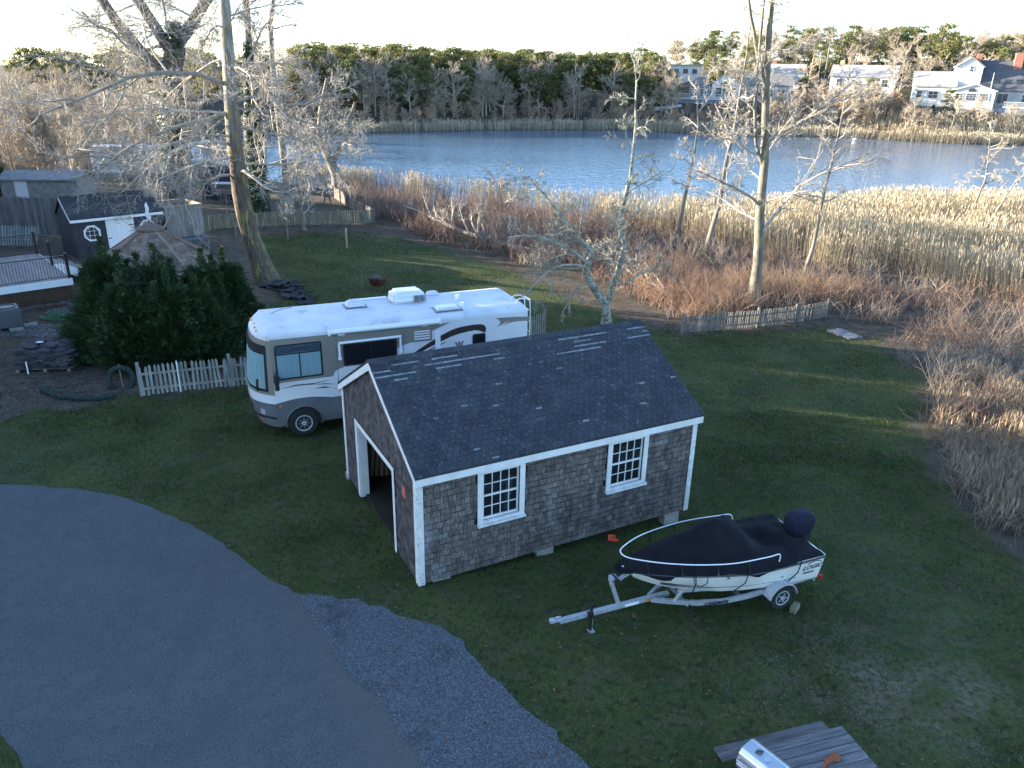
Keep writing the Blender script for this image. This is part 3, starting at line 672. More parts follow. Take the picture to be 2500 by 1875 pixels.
def rwin(name, s0, s1, z0, z1, r=.06, inner=None, glass=m_tint):
    def rr(a, b, c, d, r_): return [(a + r_ - r_ * math.cos(x), c + r_ - r_ * math.sin(x)) for x in (0, PI / 4, PI / 2)] + [(b - r_ + r_ * math.sin(x), c + r_ - r_ * math.cos(x)) for x in (0, PI / 4, PI / 2)] + [(b - r_ + r_ * math.cos(x), d - r_ + r_ * math.sin(x)) for x in (0, PI / 4, PI / 2)] + [(a + r_ - r_ * math.sin(x), d - r_ + r_ * math.cos(x)) for x in (0, PI / 4, PI / 2)]
    fr = side(name, rr(s0, s1, z0, z1, r), m_black, d0=-.016)
    if inner: side('curtain', rr(s0 + .05, s1 - .05, z0 + .05, z1 - .05, r * .6), inner, fr, d0=-.018, d1=-.0165)
    side('glass', rr(s0 + .05, s1 - .05, z0 + .05, z1 - .05, r * .6), glass, fr, d0=-.026, d1=-.0245)
    return fr
w1 = rwin('side_window', .10, 1.38, 1.77, 2.79, inner=m_curtain, glass=m_clear)
side('sash_bar', [(.74, 1.82), (.77, 1.82), (.77, 2.50), (.74, 2.50)], m_black, w1, d0=-.03, d1=-.02); side('sash_bar', [(.15, 2.50), (1.33, 2.50), (1.33, 2.535), (.15, 2.535)], m_black, w1, d0=-.031, d1=-.02)
side('shade_panel', [(.15, 2.54), (1.33, 2.54), (1.33, 2.74), (.15, 2.74)], mat('grey_shade', (0.12, 0.15, 0.18), rough=.6), w1, d0=-.0195, d1=-.0185)
MB().tube([(.52, -.05, 2.63), (.56, -.055, 2.655), (.94, -.055, 2.665), (.98, -.05, 2.64)], .012, 6).build('grab_handle', m_black, w1)
w2 = rwin('side_window', 1.97, 3.53, 1.95, 2.62, inner=m_blind); side('sash_bar', [(2.74, 2.0), (2.77, 2.0), (2.77, 2.57), (2.74, 2.57)], m_black, w2, d0=-.03, d1=-.02)
rwin('side_window', 5.88, 6.30, 1.95, 2.47, inner=m_blind)
# fridge vent, slide-out cover, awning
v = side('fridge_vent', [(4.0, 2.43), (4.60, 2.43), (4.60, 2.84), (4.0, 2.84)], m_taupe, d0=-.014)
for k in range(4): side('louvre', [(4.06, 2.50 + k * .075), (4.54, 2.50 + k * .075), (4.54, 2.535 + k * .075), (4.06, 2.535 + k * .075)], m_alu, v, d0=-.022, d1=-.013)
tp = MB().tube([(1.85, -.07, 2.68), (3.65, -.07, 2.68)], .04, 10).build('slide_topper', m_alu, rv, smooth=False)
for s_ in (1.86, 3.63): MB().box((s_ - .03, -.07, 2.20), (s_ + .03, -.012, 2.66)).build('bracket', m_alu, tp, bevel=.008); MB().box((s_ - .05, -.08, 2.17), (s_ + .05, -.012, 2.25)).build('foot', m_alu, tp, bevel=.012)
aw = MB().tube([(1.60, -.10, 3.02), (4.82, -.10, 3.0)], .055, 10).box((1.62, -.06, 3.03), (4.8, -.002, 3.08)).build('awning_tube', m_alu, rv)
for s_ in (1.60, 4.82): MB().box((s_ - .03, -.16, 2.94), (s_ + .03, -.003, 3.09)).build('end_cap', m_alu, aw, bevel=.01)
for s_ in (1.95, 4.4): MB().box((s_ - .1, -.03, 2.88), (s_ + .1, -.004, 2.94)).build('arm_foot', m_alu, aw, bevel=.008)
# windscreen wrapping the front, hood line, lights
def front_strip(name, z0, z1, k0, k1, grow, m, thick=.012, nz=6, parent=rv):
    b = MB(); rings_o = []; rings_i = []
    for q in range(nz):
        z = z0 + (z1 - z0) * q / (nz - 1); o_ = outline(z, 33, grow + thick)[k0:k1]; i_ = outline(z, 33, grow)[k0:k1]; rings_o.append(o_ + i_[::-1])
    b.loft(rings_o); return autosmooth(b.build(name, m, parent), 40)
front_strip('front_taupe_band', 1.33, 2.93, 0, 33, .003, m_taupe, .006)
ws = front_strip('windscreen', 1.42, 2.78, 2, 31, .011, m_black, .010)
front_strip('curtain', 1.50, 2.70, 3, 30, .022, m_curtain, .004, parent=ws)
front_strip('glass', 1.47, 2.73, 3, 30, .030, m_clear, .003, parent=ws)
front_strip('sun_strip', 2.52, 2.73, 3, 30, .0345, m_black, .002, parent=ws)
for k in (6, 26): front_strip('wiper_arm', 1.40, 1.75, k, k + 2, .036, m_black, .01, 3, parent=ws)
front_strip('bumper_line', .60, .66, 0, 33, .004, m_black, .006); front_strip('front_trim', 1.02, 1.07, 0, 33, .004, m_grey, .01)
for k in (4, 27): front_strip('headlight', .70, .86, k, k + 3, .006, m_headl, .018, 3)
for k in (6, 25): front_strip('fog_light', .45, .53, k, k + 2, .006, m_lamp, .012, 3)
front_strip('grille', .72, .90, 12, 21, .006, m_black, .012, 3)
for u_, z_ in ((.06, 2.93), (.30, 3.08), (.40, 3.10), (.5, 3.11), (.6, 3.10), (.70, 3.08), (.94, 2.93)):
    o_ = outline(z_, 41, .005)[int(u_ * 40)]; q = MB(); q.loft([[(o_[0] + math.cos(a) * r_ * .6 - d, o_[1] + math.sin(a) * r_, o_[2] + math.cos(a) * r_ * .5) for a in [2 * PI * i / 10 for i in range(10)]] for r_, d in ((.045, 0), (.04, .025), (.015, .035))]); q.build('marker_light', m_lamp, rv)
MB().box((.10, -.022, .93), (.16, -.002, 1.02)).build('marker_light', m_lamp, rv, bevel=.005)
mr = MB().tube([(.18, -.0, 1.86), (.12, -.14, 1.84), (.08, -.24, 1.80)], .025, 6).build('mirror_arm', m_black, rv); MB().obox((.06, -.27, 1.92), (.13, .19, .34)).build('mirror', m_black, mr, bevel=.03); MB().obox((.06, -.26, 1.66), (.12, .18, .15)).build('lower_mirror', m_black, mr, bevel=.03)
# roof gear
def rbox(name, c, size, m, parent=rv, bev=.06, taper=.75, n=2):
    sx, sy, sz = size; q = MB(); q.loft([[(c[0] + a * sx / 2 * k, c[1] + b * sy / 2 * k, c[2] + z) for a, b in ((-1, -1), (1, -1), (1, 1), (-1, 1))] for k, z in ((1, 0), (1, sz * .45), (taper, sz))])
    me = q.mesh(name, 0); bm = bmesh.new(); bm.from_mesh(me); bmesh.ops.bevel(bm, geom=list(bm.edges), offset=bev, segments=3, affect='EDGES', clamp_overlap=True); bm.to_mesh(me); bm.free()
    return autosmooth(obj(name, me, m, parent), 40)
ac = rbox('air_conditioner', (4.35, 1.72, 3.205), (1.06, .78, .36), m_gel, bev=.09, taper=.82)
for i in range(2):
    g = MB()
    for k in range(7): g.obox((4.56 + i * .20, 1.318, 3.26 + k * .03), (.17, .02, .016))
    for k in range(3): g.obox((4.56 + i * .2 - .08 + k * .08, 1.322, 3.35), (.01, .02, .2))
    g.build('grille', m_grey, ac)
rbox('roof_vent', (2.72, 1.62, 3.205), (.56, .46, .20), m_roofw, bev=.06, taper=.7); rbox('vent_base', (2.72, 1.62, 3.20), (.68, .56, .03), m_grey, bev=.01, taper=.98)
rbox('roof_hatch', (5.22, .45, 3.205), (.70, .42, .10), m_gel, bev=.05, taper=.85); rbox('hatch_flange', (5.22, .45, 3.20), (.86, .56, .02), m_grey, bev=.006, taper=.99)
rbox('roof_vent', (5.3, 2.1, 3.205), (.4, .3, .12), m_roofw, bev=.05, taper=.6); rbox('antenna_base', (3.4, 2.2, 3.205), (.9, .12, .05), m_alu, bev=.01, taper=.95)
for s_, t_ in ((5.75, .55), (5.9, 1.4)): MB().tube([(s_, t_, 3.2), (s_, t_, 3.3)], .05, 10).tube([(s_, t_, 3.3), (s_, t_, 3.33)], .07, 10).build('vent_pipe', m_alu, rv)
MB().tube([(.22, 1.72, 3.18), (.35, 1.62, 3.26), (.55, 1.5, 3.36), (.85, 1.4, 3.42)], .008, 5).build('radio_antenna', m_black, rv)
ld = MB()
for t_ in (.22, .62): ld.tube([(7.40, t_, 3.2), (7.40, t_, 3.30), (7.5, t_, 3.36), (7.72, t_, 3.36), (7.86, t_, 3.26), (7.88, t_, 2.9), (7.88, t_, .9)], .016, 6)
for z_ in (3.30, 2.95, 2.6, 2.25, 1.9, 1.55, 1.2): ld.tube([(7.87, .22, z_), (7.87, .62, z_)], .013, 6)
ld.build('ladder', m_alu, rv)
# wheels in dark arches
def wheel(parent, s, t, r, wdt, dirn, hubm=m_chrome, nb=8):
    ring = lambda rad, d: [(s + math.cos(2 * PI * i / 28) * rad, t + d * dirn, r + math.sin(2 * PI * i / 28) * rad) for i in range(28)]
    wq = MB(); wq.loft([ring(r * .60, wdt * .95), ring(r * .93, wdt), ring(r, wdt * .85), ring(r, .02), ring(r * .9, 0)]); wh = autosmooth(wq.build('tyre', m_rubber, parent), 35)
    h = MB(); h.loft([ring(r * .64, wdt * .90), ring(r * .62, wdt * 1.01), ring(r * .54, wdt * 1.0), ring(r * .46, wdt * .80), ring(r * .22, wdt * .86), ring(r * .18, wdt * 1.1), ring(r * .06, wdt * 1.12)], cap0=False); autosmooth(h.build('rim', hubm, wh), 30)
    nb_ = MB()
    for i in range(nb): a = 2 * PI * i / nb; nb_.obox((s + math.cos(a) * r * .33, t + dirn * wdt * .90, r + math.sin(a) * r * .33), (.03, .05, .03))
    nb_.build('wheel_nuts', hubm, wh); return wh
ar = MB(); ar.prism([(.75 + .50 * math.cos(a), .40 + .50 * math.sin(a)) for a in [R(-12 + k * 17) for k in range(13)]], -.006, .02, lambda s, z, d: (s, d, z)); ar.build('wheel_arch', m_black, rv)
lip = MB(); lip.tube([(.75 + .51 * math.cos(a), -.012, .40 + .51 * math.sin(a)) for a in [R(-8 + k * 14) for k in range(15)]], .02, 6); lip.build('arch_lip', m_grey, rv)
m_wheelcover = mat('polished_wheel_cover', (0.72, 0.73, 0.75), rough=.25, metal=.6)
wheel(rv, .72, .17, .40, .24, -1, m_wheelcover); wheel(rv, .72, RVW - .17, .40, .24, 1, m_wheelcover); wheel(rv, 5.6, .17, .40, .24, -1, m_wheelcover); wheel(rv, 5.6, RVW - .17, .40, .24, 1, m_wheelcover)
ar = MB(); ar.prism([(5.6 + .50 * math.cos(a), .40 + .50 * math.sin(a)) for a in [R(-12 + k * 17) for k in range(13)]], -.006, .02, lambda s, z, d: (s, d, z)); ar.build('wheel_arch', m_black, rv)

# ================================================================ BOAT ON ITS TRAILER
BYAW = R(22.5); BO = (0.84, 11.70, -.10)
m_hull = mat('white_hull', (0.74, 0.73, 0.68), (0.66, 0.65, 0.60), 1.2, .35, coat=.2); m_bottom = mat('worn_bottom_paint', (0.06, 0.065, 0.075), (0.10, 0.105, 0.115), 6, .8, spots=[((0.60, 0.58, 0.54), 5, .56, .60, 5)])
m_cover = mat('navy_boat_cover', (0.0050, 0.0052, 0.0085), (0.0075, 0.0078, 0.012), 3, .9, .35, 12)
m_motorc = mat('blue_motor_cover', (0.008, 0.010, 0.024), (0.011, 0.013, 0.030), 3, .75, .3, 14)
m_navy = mat('navy_stripe', (0.01, 0.012, 0.03), rough=.4); m_strap = mat('black_strap', (0.012, 0.012, 0.014), rough=.8)
m_galv = mat('galvanised_steel', (0.40, 0.43, 0.47), (0.52, 0.55, 0.58), 14, .5, .1, 60, metal=.55)
m_redlens = mat('red_lens', (0.5, 0.02, 0.02), rough=.3)
boat = empty('motorboat', BO, BYAW, 'small white motorboat under a navy cover on a trailer', 'boat')
S0, S1 = 1.42, 5.66
def bsec(u):
    hb = .84 * (1 - (1 - u) ** 2.3) ** .72 * (1 - .06 * max(0, u - .6) / .4) + .015
    hc = .70 * (1 - (1 - min(1, u * 1.02)) ** 1.8) ** .95 + .006
    zg = 1.28 - .26 * min(1, u / .6) + .03 * u; zc = .44 + .52 * (1 - u) ** 3.0; zk = .34 + .72 * (1 - u) ** 4.5
    s = S0 + (S1 - S0) * u; sk = s + .55 * (1 - u) ** 4 ; sc = s + .28 * (1 - u) ** 3
    return s, sc, sk, hb, hc, zg, zc, zk
US = [0, .02, .05, .09, .14, .2, .28, .37, .47, .58, .7, .82, .92, 1.0]
rings = []
for u in US:
    s, sc, sk, hb, hc, zg, zc, zk = bsec(u); side_ = [(s, hb, zg), (s * .6 + sc * .4, hb * .78 + hc * .22, zg * .62 + zc * .38), (sc, hc, zc), ((sc + sk) / 2, hc * .5, zc * .45 + zk * .55), (sk, 0, zk)]
    rings.append([(a, -b, c) for a, b, c in side_] + side_[-2::-1])
h = MB(); h.loft(rings, closed=False, cap0=False, cap1=False); n9 = 9; h.f.append(tuple(len(h.v) - n9 + k for k in range(n9)))
hull = autosmooth(h.build('hull', [m_hull, m_bottom], boat), 40)
for p in hull.data.polygons:
    if p.center.x > 3.3 and p.center.z < .56: p.material_index = 1
def gpath(off, dz, sgn, u0=0, u1=1, n=30, low=0.0):
    out = []
    for k in range(n + 1):
        u = u0 + (u1 - u0) * k / n; s, sc, sk, hb, hc, zg, zc, zk = bsec(u)
        out.append((s * (1 - low * .4) + sc * low * .4, sgn * (hb * (1 - low) + hc * low + off), zg * (1 - low) + zc * low + dz))
    return out
rub = MB(); 
for sg in (-1, 1): rub.tube(gpath(.01, -.05, sg), .022, 6)
rub.build('rub_rail', m_navy, boat)
for low, rr in ((.66, .007), (.74, .012)):
    st = MB()
    for sg in (-1, 1): st.tube(gpath(.006, 0, sg, .16, .86, 30, low), rr, 4)
    st.build('hull_stripe', m_navy, boat)
gw = MB()
for sg in (-1, 1):
    a = gpath(-.0, .0, sg); b_ = gpath(-.14, .012, sg)
    for k in range(len(a) - 1): gw.add([a[k], a[k + 1], (b_[k + 1][0], max(0, abs(b_[k + 1][1])) * sg if abs(a[k + 1][1]) > .14 else 0, b_[k + 1][2]), (b_[k][0], abs(b_[k][1]) * sg if abs(a[k][1]) > .14 else 0, b_[k][2])], [(0, 1, 2, 3)])
gw.build('gunwale', m_hull, boat)
MB().box((S1 - .10, -.74, .95), (S1 + .012, .74, 1.055)).build('transom_cap', m_hull, boat, bevel=.02)
# canvas cover: a tented height field
def cover_z(s, t, hb):
    u = (s - S0) / (S1 - S0); v = abs(t) / max(hb, .05)
    ridge = float(np.interp(s, [1.30, 1.6, 2.2, 2.9, 3.30, 3.55, 4.0, 4.35, 4.75, 5.2, 5.6], [1.22, 1.34, 1.52, 1.74, 1.86, 1.84, 1.66, 1.42, 1.22, 1.16, 1.10]))
    zg = bsec(min(max(u, 0), 1))[5] + .03
    z = zg + (ridge - zg) * (1 - v ** 1.25)
    z += .20 * math.exp(-((s - 3.95) / .42) ** 2 - ((t - .34) / .22) ** 2)         # motor-well corner held up on the far side
    z -= .25 * math.exp(-((s - 4.55) / .42) ** 2 - ((t - .02) / .34) ** 2)         # sagging pocket
    z += .07 * math.exp(-((s - 5.1) / .18) ** 2) * (1 - v)
    z += .03 * math.sin(9 * s + 3 * math.sin(4 * t)) * v * (1 - v) * 3 + .016 * abs(math.sin(5 * s + 7 * t)) * (1 - v ** 2) - .02 * math.exp(-((s - 3.3 - .9 * abs(t)) / .06) ** 2) + .012 * math.sin(17 * s - 6 * t) * (1 - v) + .012 * math.sin(3 * s + 14 * abs(t))
    return z
cv = MB(); rows = []
for i in range(61):
    s = 1.30 + (5.60 - 1.30) * i / 60; u = min(max((s - S0) / (S1 - S0), 0.0), 1); hb = max(bsec(u)[3], .02) + .02
    if s < S0 + .1: hb = max(hb, .16 * math.sqrt(max(0, (s - 1.28) / .2)))
    skirt = .045 + .08 * max(0, math.sin(s * 3.4 + .5)) ** 2 if s < 4.9 else .02
    if s < 2.3: skirt += .06
    inset = .16 * math.exp(-((s - 3.05) / .14) ** 2) * 0 
    r_ = []
    for j in range(25):
        t = -1 + 2 * j / 24
        if abs(t) > .92: 
            e_ = (abs(t) - .92) / .08; r_.append((s, math.copysign(hb + .012, t), cover_z(s, hb, hb) - skirt * e_))
        else: tt = t / .92 * hb; r_.append((s, tt, cover_z(s, tt, hb)))
    rows.append(r_)
cv.loft(rows, closed=False, cap0=True, cap1=False); autosmooth(cv.build('cover', m_cover, boat), 60)
# bow rail with stanchions
rail = MB(); rp = [(4.55, -.74, 1.10), (4.50, -.77, 1.30), (4.2, -.80, 1.33), (3.4, -.80, 1.38), (2.7, -.68, 1.44), (2.1, -.50, 1.50), (1.65, -.28, 1.54), (1.42, -.1, 1.56)]
rp = rp + [(a, -b, c) for a, b, c in rp[::-1]]; 
rpv = [Vector(p) for p in rp]; sm_ = []
for i in range(len(rpv) - 1):
    a, b, c, d = rpv[max(i - 1, 0)], rpv[i], rpv[i + 1], rpv[min(i + 2, len(rpv) - 1)]
    for k in range(5): t = k / 5; sm_.append(0.5 * ((2 * b) + (c - a) * t + (2 * a - 5 * b + 4 * c - d) * t * t + (3 * b - a - 3 * c + d) * t ** 3))
rail.tube(sm_ + [rpv[-1]], .0115, 8)
rl = autosmooth(rail.build('bow_rail', m_alu, boat), 60)
for s_, t_, zt in ((3.75, .80, 1.36), (3.05, .74, 1.41), (2.35, .58, 1.47), (1.75, .33, 1.53)):
    for sg in (-1, 1): MB().tube([(s_ + .06, sg * (t_ + .0), bsec((s_ - S0) / (S1 - S0))[5]), (s_, sg * t_, zt)], .012, 6).build('stanchion', m_chrome, rl)
# outboard motor in its bag
ob = MB(); c = (5.64, .0, 1.34)
ob.loft([[(c[0] + dx + rx * math.copysign(abs(math.cos(a)) ** .45, math.cos(a)), c[1] + ry * math.copysign(abs(math.sin(a)) ** .45, math.sin(a)), c[2] + z) for a in [2 * PI * i / 24 for i in range(24)]] for rx, ry, z, dx in ((.16, .13, -.28, -.04), (.23, .18, -.23, -.02), (.27, .215, -.09, 0), (.28, .22, .10, .01), (.24, .19, .19, .02), (.17, .13, .22, .02))])
mo = autosmooth(ob.build('motor_cover', m_motorc, boat), 70)
MB().box((5.66, -.12, .35), (5.92, .12, 1.25)).box((5.70, -.05, .12), (5.88, .05, .36)).build('motor_leg', m_black, boat, bevel=.03)
pr = MB(); pr.tube([(5.80, 0, .12), (5.98, 0, .12)], [.06, .03], 10)
for k in range(3): a = 2 * PI * k / 3; pr.obox((5.90, math.cos(a) * .1, .12 + math.sin(a) * .1), (.05, .10, .10), Matrix.Rotation(a, 3, 'X') @ Matrix.Rotation(.5, 3, 'Y'))
pr.build('propeller', m_black, boat)
# straps over the hull and the maker's name
for u0, u1 in ((.30, .31), (.56, .50), (.85, .80)):
    for sg in (-1, 1):
        a = gpath(.03, .0, sg, u0, u0, 1)[0]; b_ = gpath(.012, 0, sg, u1, u1, 1, .95)[0]
        MB().tube([(a[0], a[1] * .8, a[2] + .12), a, (a[0] * .7 + b_[0] * .3, a[1] + sg * .012, a[2] * .6 + b_[2] * .4), (b_[0], b_[1] * .98 - sg * 0, .40), (b_[0] + .02, sg * .60, .12)], .012, 5).build('strap', m_strap, boat)
MB().tube([(2.62, -.62, 1.2), (2.66, -.64, .98), (2.78, -.66, .90), (2.92, -.68, .97), (2.9, -.7, 1.16)], .009, 5).build('strap', m_strap, boat)
def hull_text(txt, size, u, low, sh=.25, bold=.004):
    a = Vector(gpath(.012, 0, -1, u, u, 1, low)[0]); b_ = Vector(gpath(.012, 0, -1, min(1, u + .12), min(1, u + .12), 1, low)[0]); upv = Vector(gpath(.012, 0, -1, u, u, 1, 0)[0]) - a
    x = (b_ - a).normalized(); y = (upv - x * upv.dot(x)).normalized(); nn = x.cross(y); a = a + nn * .012
    return text_on(txt, size, boat, m_navy, a, x, y, sh, bold)
hull_text('LOGIC', .16, .88, .48, .25, .001); hull_text('MARINE', .075, .89, .66, .25, 0); hull_text('15', .07, .76, .60, .25, 0)
q = MB(); a = [Vector(p) + Vector((0, -.014, 0)) for p in gpath(.012, .0, -1, .90, .985, 8, .18)]
for i, p in enumerate(a): a[i] = p + Vector((0, 0, .045 * math.sin(PI * i / 8) - .03))
q.tube(a, .007, 4).build('logo_arc', m_navy, boat)
MB().obox(Vector(gpath(.02, 0, -1, .47, .47, 1, .22)[0]), (.07, .006, .05)).build('registration_sticker', mat('green_sticker', (0.05, 0.22, 0.06), rough=.5), boat)

trailer = empty('boat_trailer', BO, BYAW, 'galvanised boat trailer carrying the covered boat beside the garage', 'trailer')
fr = MB()
fr.bar((.16, 0, .36), (2.55, 0, .36), .085, .085)
for sg in (-1, 1):
    pp = [(2.12, sg * .05, .36), (2.45, sg * .24, .36), (2.9, sg * .46, .36), (3.4, sg * .60, .36), (4.0, sg * .64, .36), (4.7, sg * .62, .37), (5.75, sg * .60, .40)]
    for a, b_ in zip(pp[:-1], pp[1:]): fr.bar(a, b_, .055, .10)
for s_ in (2.75, 3.9, 4.69, 5.7): fr.bar((s_, -.62 if s_ > 3 else -.4, .30), (s_, .62 if s_ > 3 else .4, .30), .05, .06)
fr.build('frame', m_galv, trailer)
cp = MB().bar((.0, 0, .40), (.20, 0, .39), .075, .06).box((-.045, -.045, .37), (.05, .045, .45)).obox((.12, 0, .45), (.12, .03, .05)); cp.build('coupler', m_galv, trailer, bevel=.008)
jk = MB().tube([(.78, -.09, .05), (.78, -.09, .62)], .032, 8).tube([(.78, -.09, .62), (.78, -.09, .66)], .045, 8).box((.73, -.10, .30), (.83, .0, .42)).tube([(.78, -.09, .60), (.70, -.20, .62), (.70, -.22, .52)], .01, 5); jk.build('jack', m_black, trailer)
MB().tube([(.80, -.09, .0), (.80, -.09, .30)], .022, 8).box((.74, -.15, -.005), (.86, -.03, .02)).build('jack_foot', m_galv, trailer)
wp = MB().bar((1.42, 0, .40), (1.22, 0, .95), .07, .07, up=(1, 0, 0)).bar((1.22, 0, .92), (1.62, 0, 1.10), .06, .05).obox((1.26, 0, 1.02), (.14, .16, .12)); wp.build('winch_post', m_galv, trailer)
MB().tube([(1.66, -.09, 1.12), (1.66, .09, 1.12)], .05, 10).build('bow_roller', m_hull, trailer); MB().tube([(1.28, -.12, 1.03), (1.28, .12, 1.03)], .06, 10).tube([(1.28, .12, 1.03), (1.30, .22, 1.03), (1.16, .23, 1.10)], .012, 5).build('winch', m_black, trailer)
for sg in (-1, 1):
    MB().bar((2.5, sg * .30, .40), (2.62, sg * .34, .62), .05, .05, up=(1, 0, 0)).bar((2.55, sg * .30, .62), (3.15, sg * .42, .60), .06, .05).build('bunk', m_galv, trailer); MB().bar((3.6, sg * .34, .42), (5.6, sg * .40, .42), .09, .05).build('bunk', m_strap, trailer)
    wheel(trailer, 4.69, sg * .70, .27, .16, sg, m_galv, 5)
    fe = MB(); an = [R(8 + k * 16.4) for k in range(11)]
    fe.loft([[(4.69 + r_ * math.cos(a), sg * t_, .27 + r_ * math.sin(a)) for r_, t_ in ((.345, .665), (.345, .885), (.325, .89), (.325, .665))] for a in an]); fd = fe.build('fender', m_galv, trailer)
    MB().box((5.76, sg * .66 - .06, .34), (5.80, sg * .66 + .06, .44)).build('tail_light', m_redlens, trailer, bevel=.008)
MB().box((5.68, -.62, .34), (5.74, .62, .42)).build('rear_crossbar', m_galv, trailer)
MB().box((2.0, -.049, .335), (2.10, -.0435, .385)).build('reflector', m_lamp, trailer); MB().box((1.55, -.048, .33), (1.85, -.0435, .39)).build('data_plate', m_whiteclean, trailer)
text_on('LOADRITE', .105, trailer, m_navy, (3.03, -.562, .325), (.5, -.10, 0), (0, 0, 1), 0, .004)
# wood chock behind the near wheel
bm_ = Matrix.Rotation(BYAW, 4, 'Z'); p = Vector(BO) + bm_ @ Vector((5.12, -.80, 0)); o = MB().obox((0, 0, .07), (.24, .13, .17)).build('wheel_chock', mat('chock_wood', (0.20, 0.17, 0.11), (0.28, 0.24, 0.16), 9, .9), bevel=.008)
o.location = (p.x, p.y, tz(p.x, p.y)); o.rotation_euler = (0, 0, .9); tag(o, 'short wooden chock behind the boat trailer wheel', 'chock')

# ================================================================ PICNIC TABLE, GRILL, HATCHET
m_greywood = mat('weathered_grey_wood', (0.085, 0.085, 0.088), (0.165, 0.165, 0.168), 5, .9, .5, 60, rnd=.2, local=True, stretch=(.25, 3, 3), spots=[((0.07, 0.07, 0.072), 14, .58, .68, 5)])
TY = math.atan2(9.35 - 8.8, 5.04 - 3.25) + .0
tb = empty('picnic_table', (4.2, 8.35, -.15), TY, 'weathered grey plank picnic table at the edge of the lawn', 'picnic table')
def plank(parent, name, lo, hi, m=m_greywood): return MB().box(lo, hi).build(name, m, parent, bevel=.006)
for k in range(5): plank(tb, 'top_plank', (-.52, -.40 + k * .158, .70), (1.15, -.40 + k * .158 + .15, .738))
for y_ in (.52, -.78):
    plank(tb, 'bench_plank', (-.80, y_, .41), (1.15, y_ + .26, .45))
for x_ in (-.25, .9):
    for sg in (-1, 1): MB().bar((x_, sg * .22, .70), (x_, sg * .66, .0), .04, .09, up=(1, 0, 0)).build('leg', m_greywood, tb)
    plank(tb, 'bench_support', (x_ - .06, -.76, .32), (x_ - .022, .76, .41)); plank(tb, 'top_support', (x_ - .06, -.38, .61), (x_ - .022, .38, .70))
plank(tb, 'worn_board', (-.52, .30, .739), (-.28, .44, .76), mat('bare_wood', (0.26, 0.25, 0.23), rough=.9))
m_steel = mat('brushed_steel', (0.62, 0.64, 0.66), (0.55, 0.57, 0.60), 4, .32, metal=.85)
gr = empty('gas_grill', (3.68, 8.13, .59), R(-52), 'steel lidded tabletop gas grill on the picnic table', 'grill')
gq = MB(); prof = [(-.20, .10), (-.205, .14), (-.17, .27), (-.11, .33), (.10, .345), (.18, .30), (.205, .16), (.205, .10)]
gq.prism(prof, -.31, .31, lambda b_, z, d: (d, b_, z)); gq.build('lid', m_steel, gr, bevel=.012)
MB().box((-.30, -.21, .03), (.30, .21, .099)).build('firebox', m_steel, gr, bevel=.01)
for sx in (-.27, .27):
    for sy in (-.17, .17): MB().box((sx - .02, sy - .02, 0), (sx + .02, sy + .02, .03)).build('foot', m_black, gr)
hd = MB().tube([(-.27, -.20, .20), (-.27, -.26, .20), (.27, -.26, .20), (.27, -.20, .20)], .014, 8); hd.build('handle', m_chrome, gr)
MB().tube([(.06, -.02, .339), (.06, -.02, .349)], .042, 18).build('thermometer', m_chrome, gr); MB().tube([(-.09, .0, .339), (-.09, .0, .347)], .05, 18).build('badge', mat('badge_grey', (0.16, 0.17, 0.18), rough=.35, metal=.6), gr)
MB().tube([(-.12, -.05, .340), (-.06, .05, .352)], .012, 6).build('badge_mark', m_black, gr)
MB().box((-.24, .235, .02), (.30, .36, .06)).build('side_tray', mat('rusty_tray', (0.055, 0.03, 0.022), (0.08, 0.04, 0.028), 8, .7), gr, bevel=.006)
m_rust = mat('rust_leather', (0.20, 0.06, 0.03), (0.28, 0.09, 0.04), 9, .8, .3, 40)
hc = empty('hatchet', (4.72, 8.36, .592), R(42), 'rust-brown sheathed hatchet lying on the grey picnic table', 'hatchet')
hq = MB(); hq.prism([(-.04, -.03), (.04, -.035), (.10, -.10), (.20, -.10), (.23, -.02), (.19, .05), (.06, .03), (-.02, .07), (-.05, .03)], .0, .035, lambda a, b_, z: (a, b_, z)); hq.build('sheath', m_rust, hc, bevel=.01)
MB().bar((-.22, .0, .018), (-.02, .0, .018), .035, .025).build('handle', m_rust, hc, bevel=.006); MB().bar((-.30, .0, .018), (-.222, .0, .018), .033, .024).build('grip_end', m_whiteclean, hc)
# ================================================================ FENCES
m_picket = mat('weathered_picket', (0.20, 0.205, 0.19), (0.32, 0.32, 0.30), 7, .9, .3, 50, rnd=.2, stretch=(1, 1, .3), spots=[((0.17, 0.19, 0.14), 6, .58, .72, 5)])
m_picket2 = mat('mossy_picket', (0.14, 0.125, 0.085), (0.23, 0.21, 0.15), 4, .9, .3, 50, rnd=.25, stretch=(1, 1, .3))
m_picket3 = mat('bleached_picket', (0.135, 0.118, 0.098), (0.225, 0.20, 0.17), 6, .9, .3, 50, rnd=.25, stretch=(1, 1, .3))
def picket_mesh(w_, h_, t_=.018):
    q = MB(); q.prism([(-w_ / 2, 0), (w_ / 2, 0), (w_ / 2, h_ - w_ * 1.0), (w_ * .32, h_ - w_ * .45), (0, h_), (-w_ * .32, h_ - w_ * .45), (-w_ / 2, h_ - w_ * 1.0)], -t_ / 2, t_ / 2, lambda a, b, d: (a, d, b)); return q.mesh('picket')
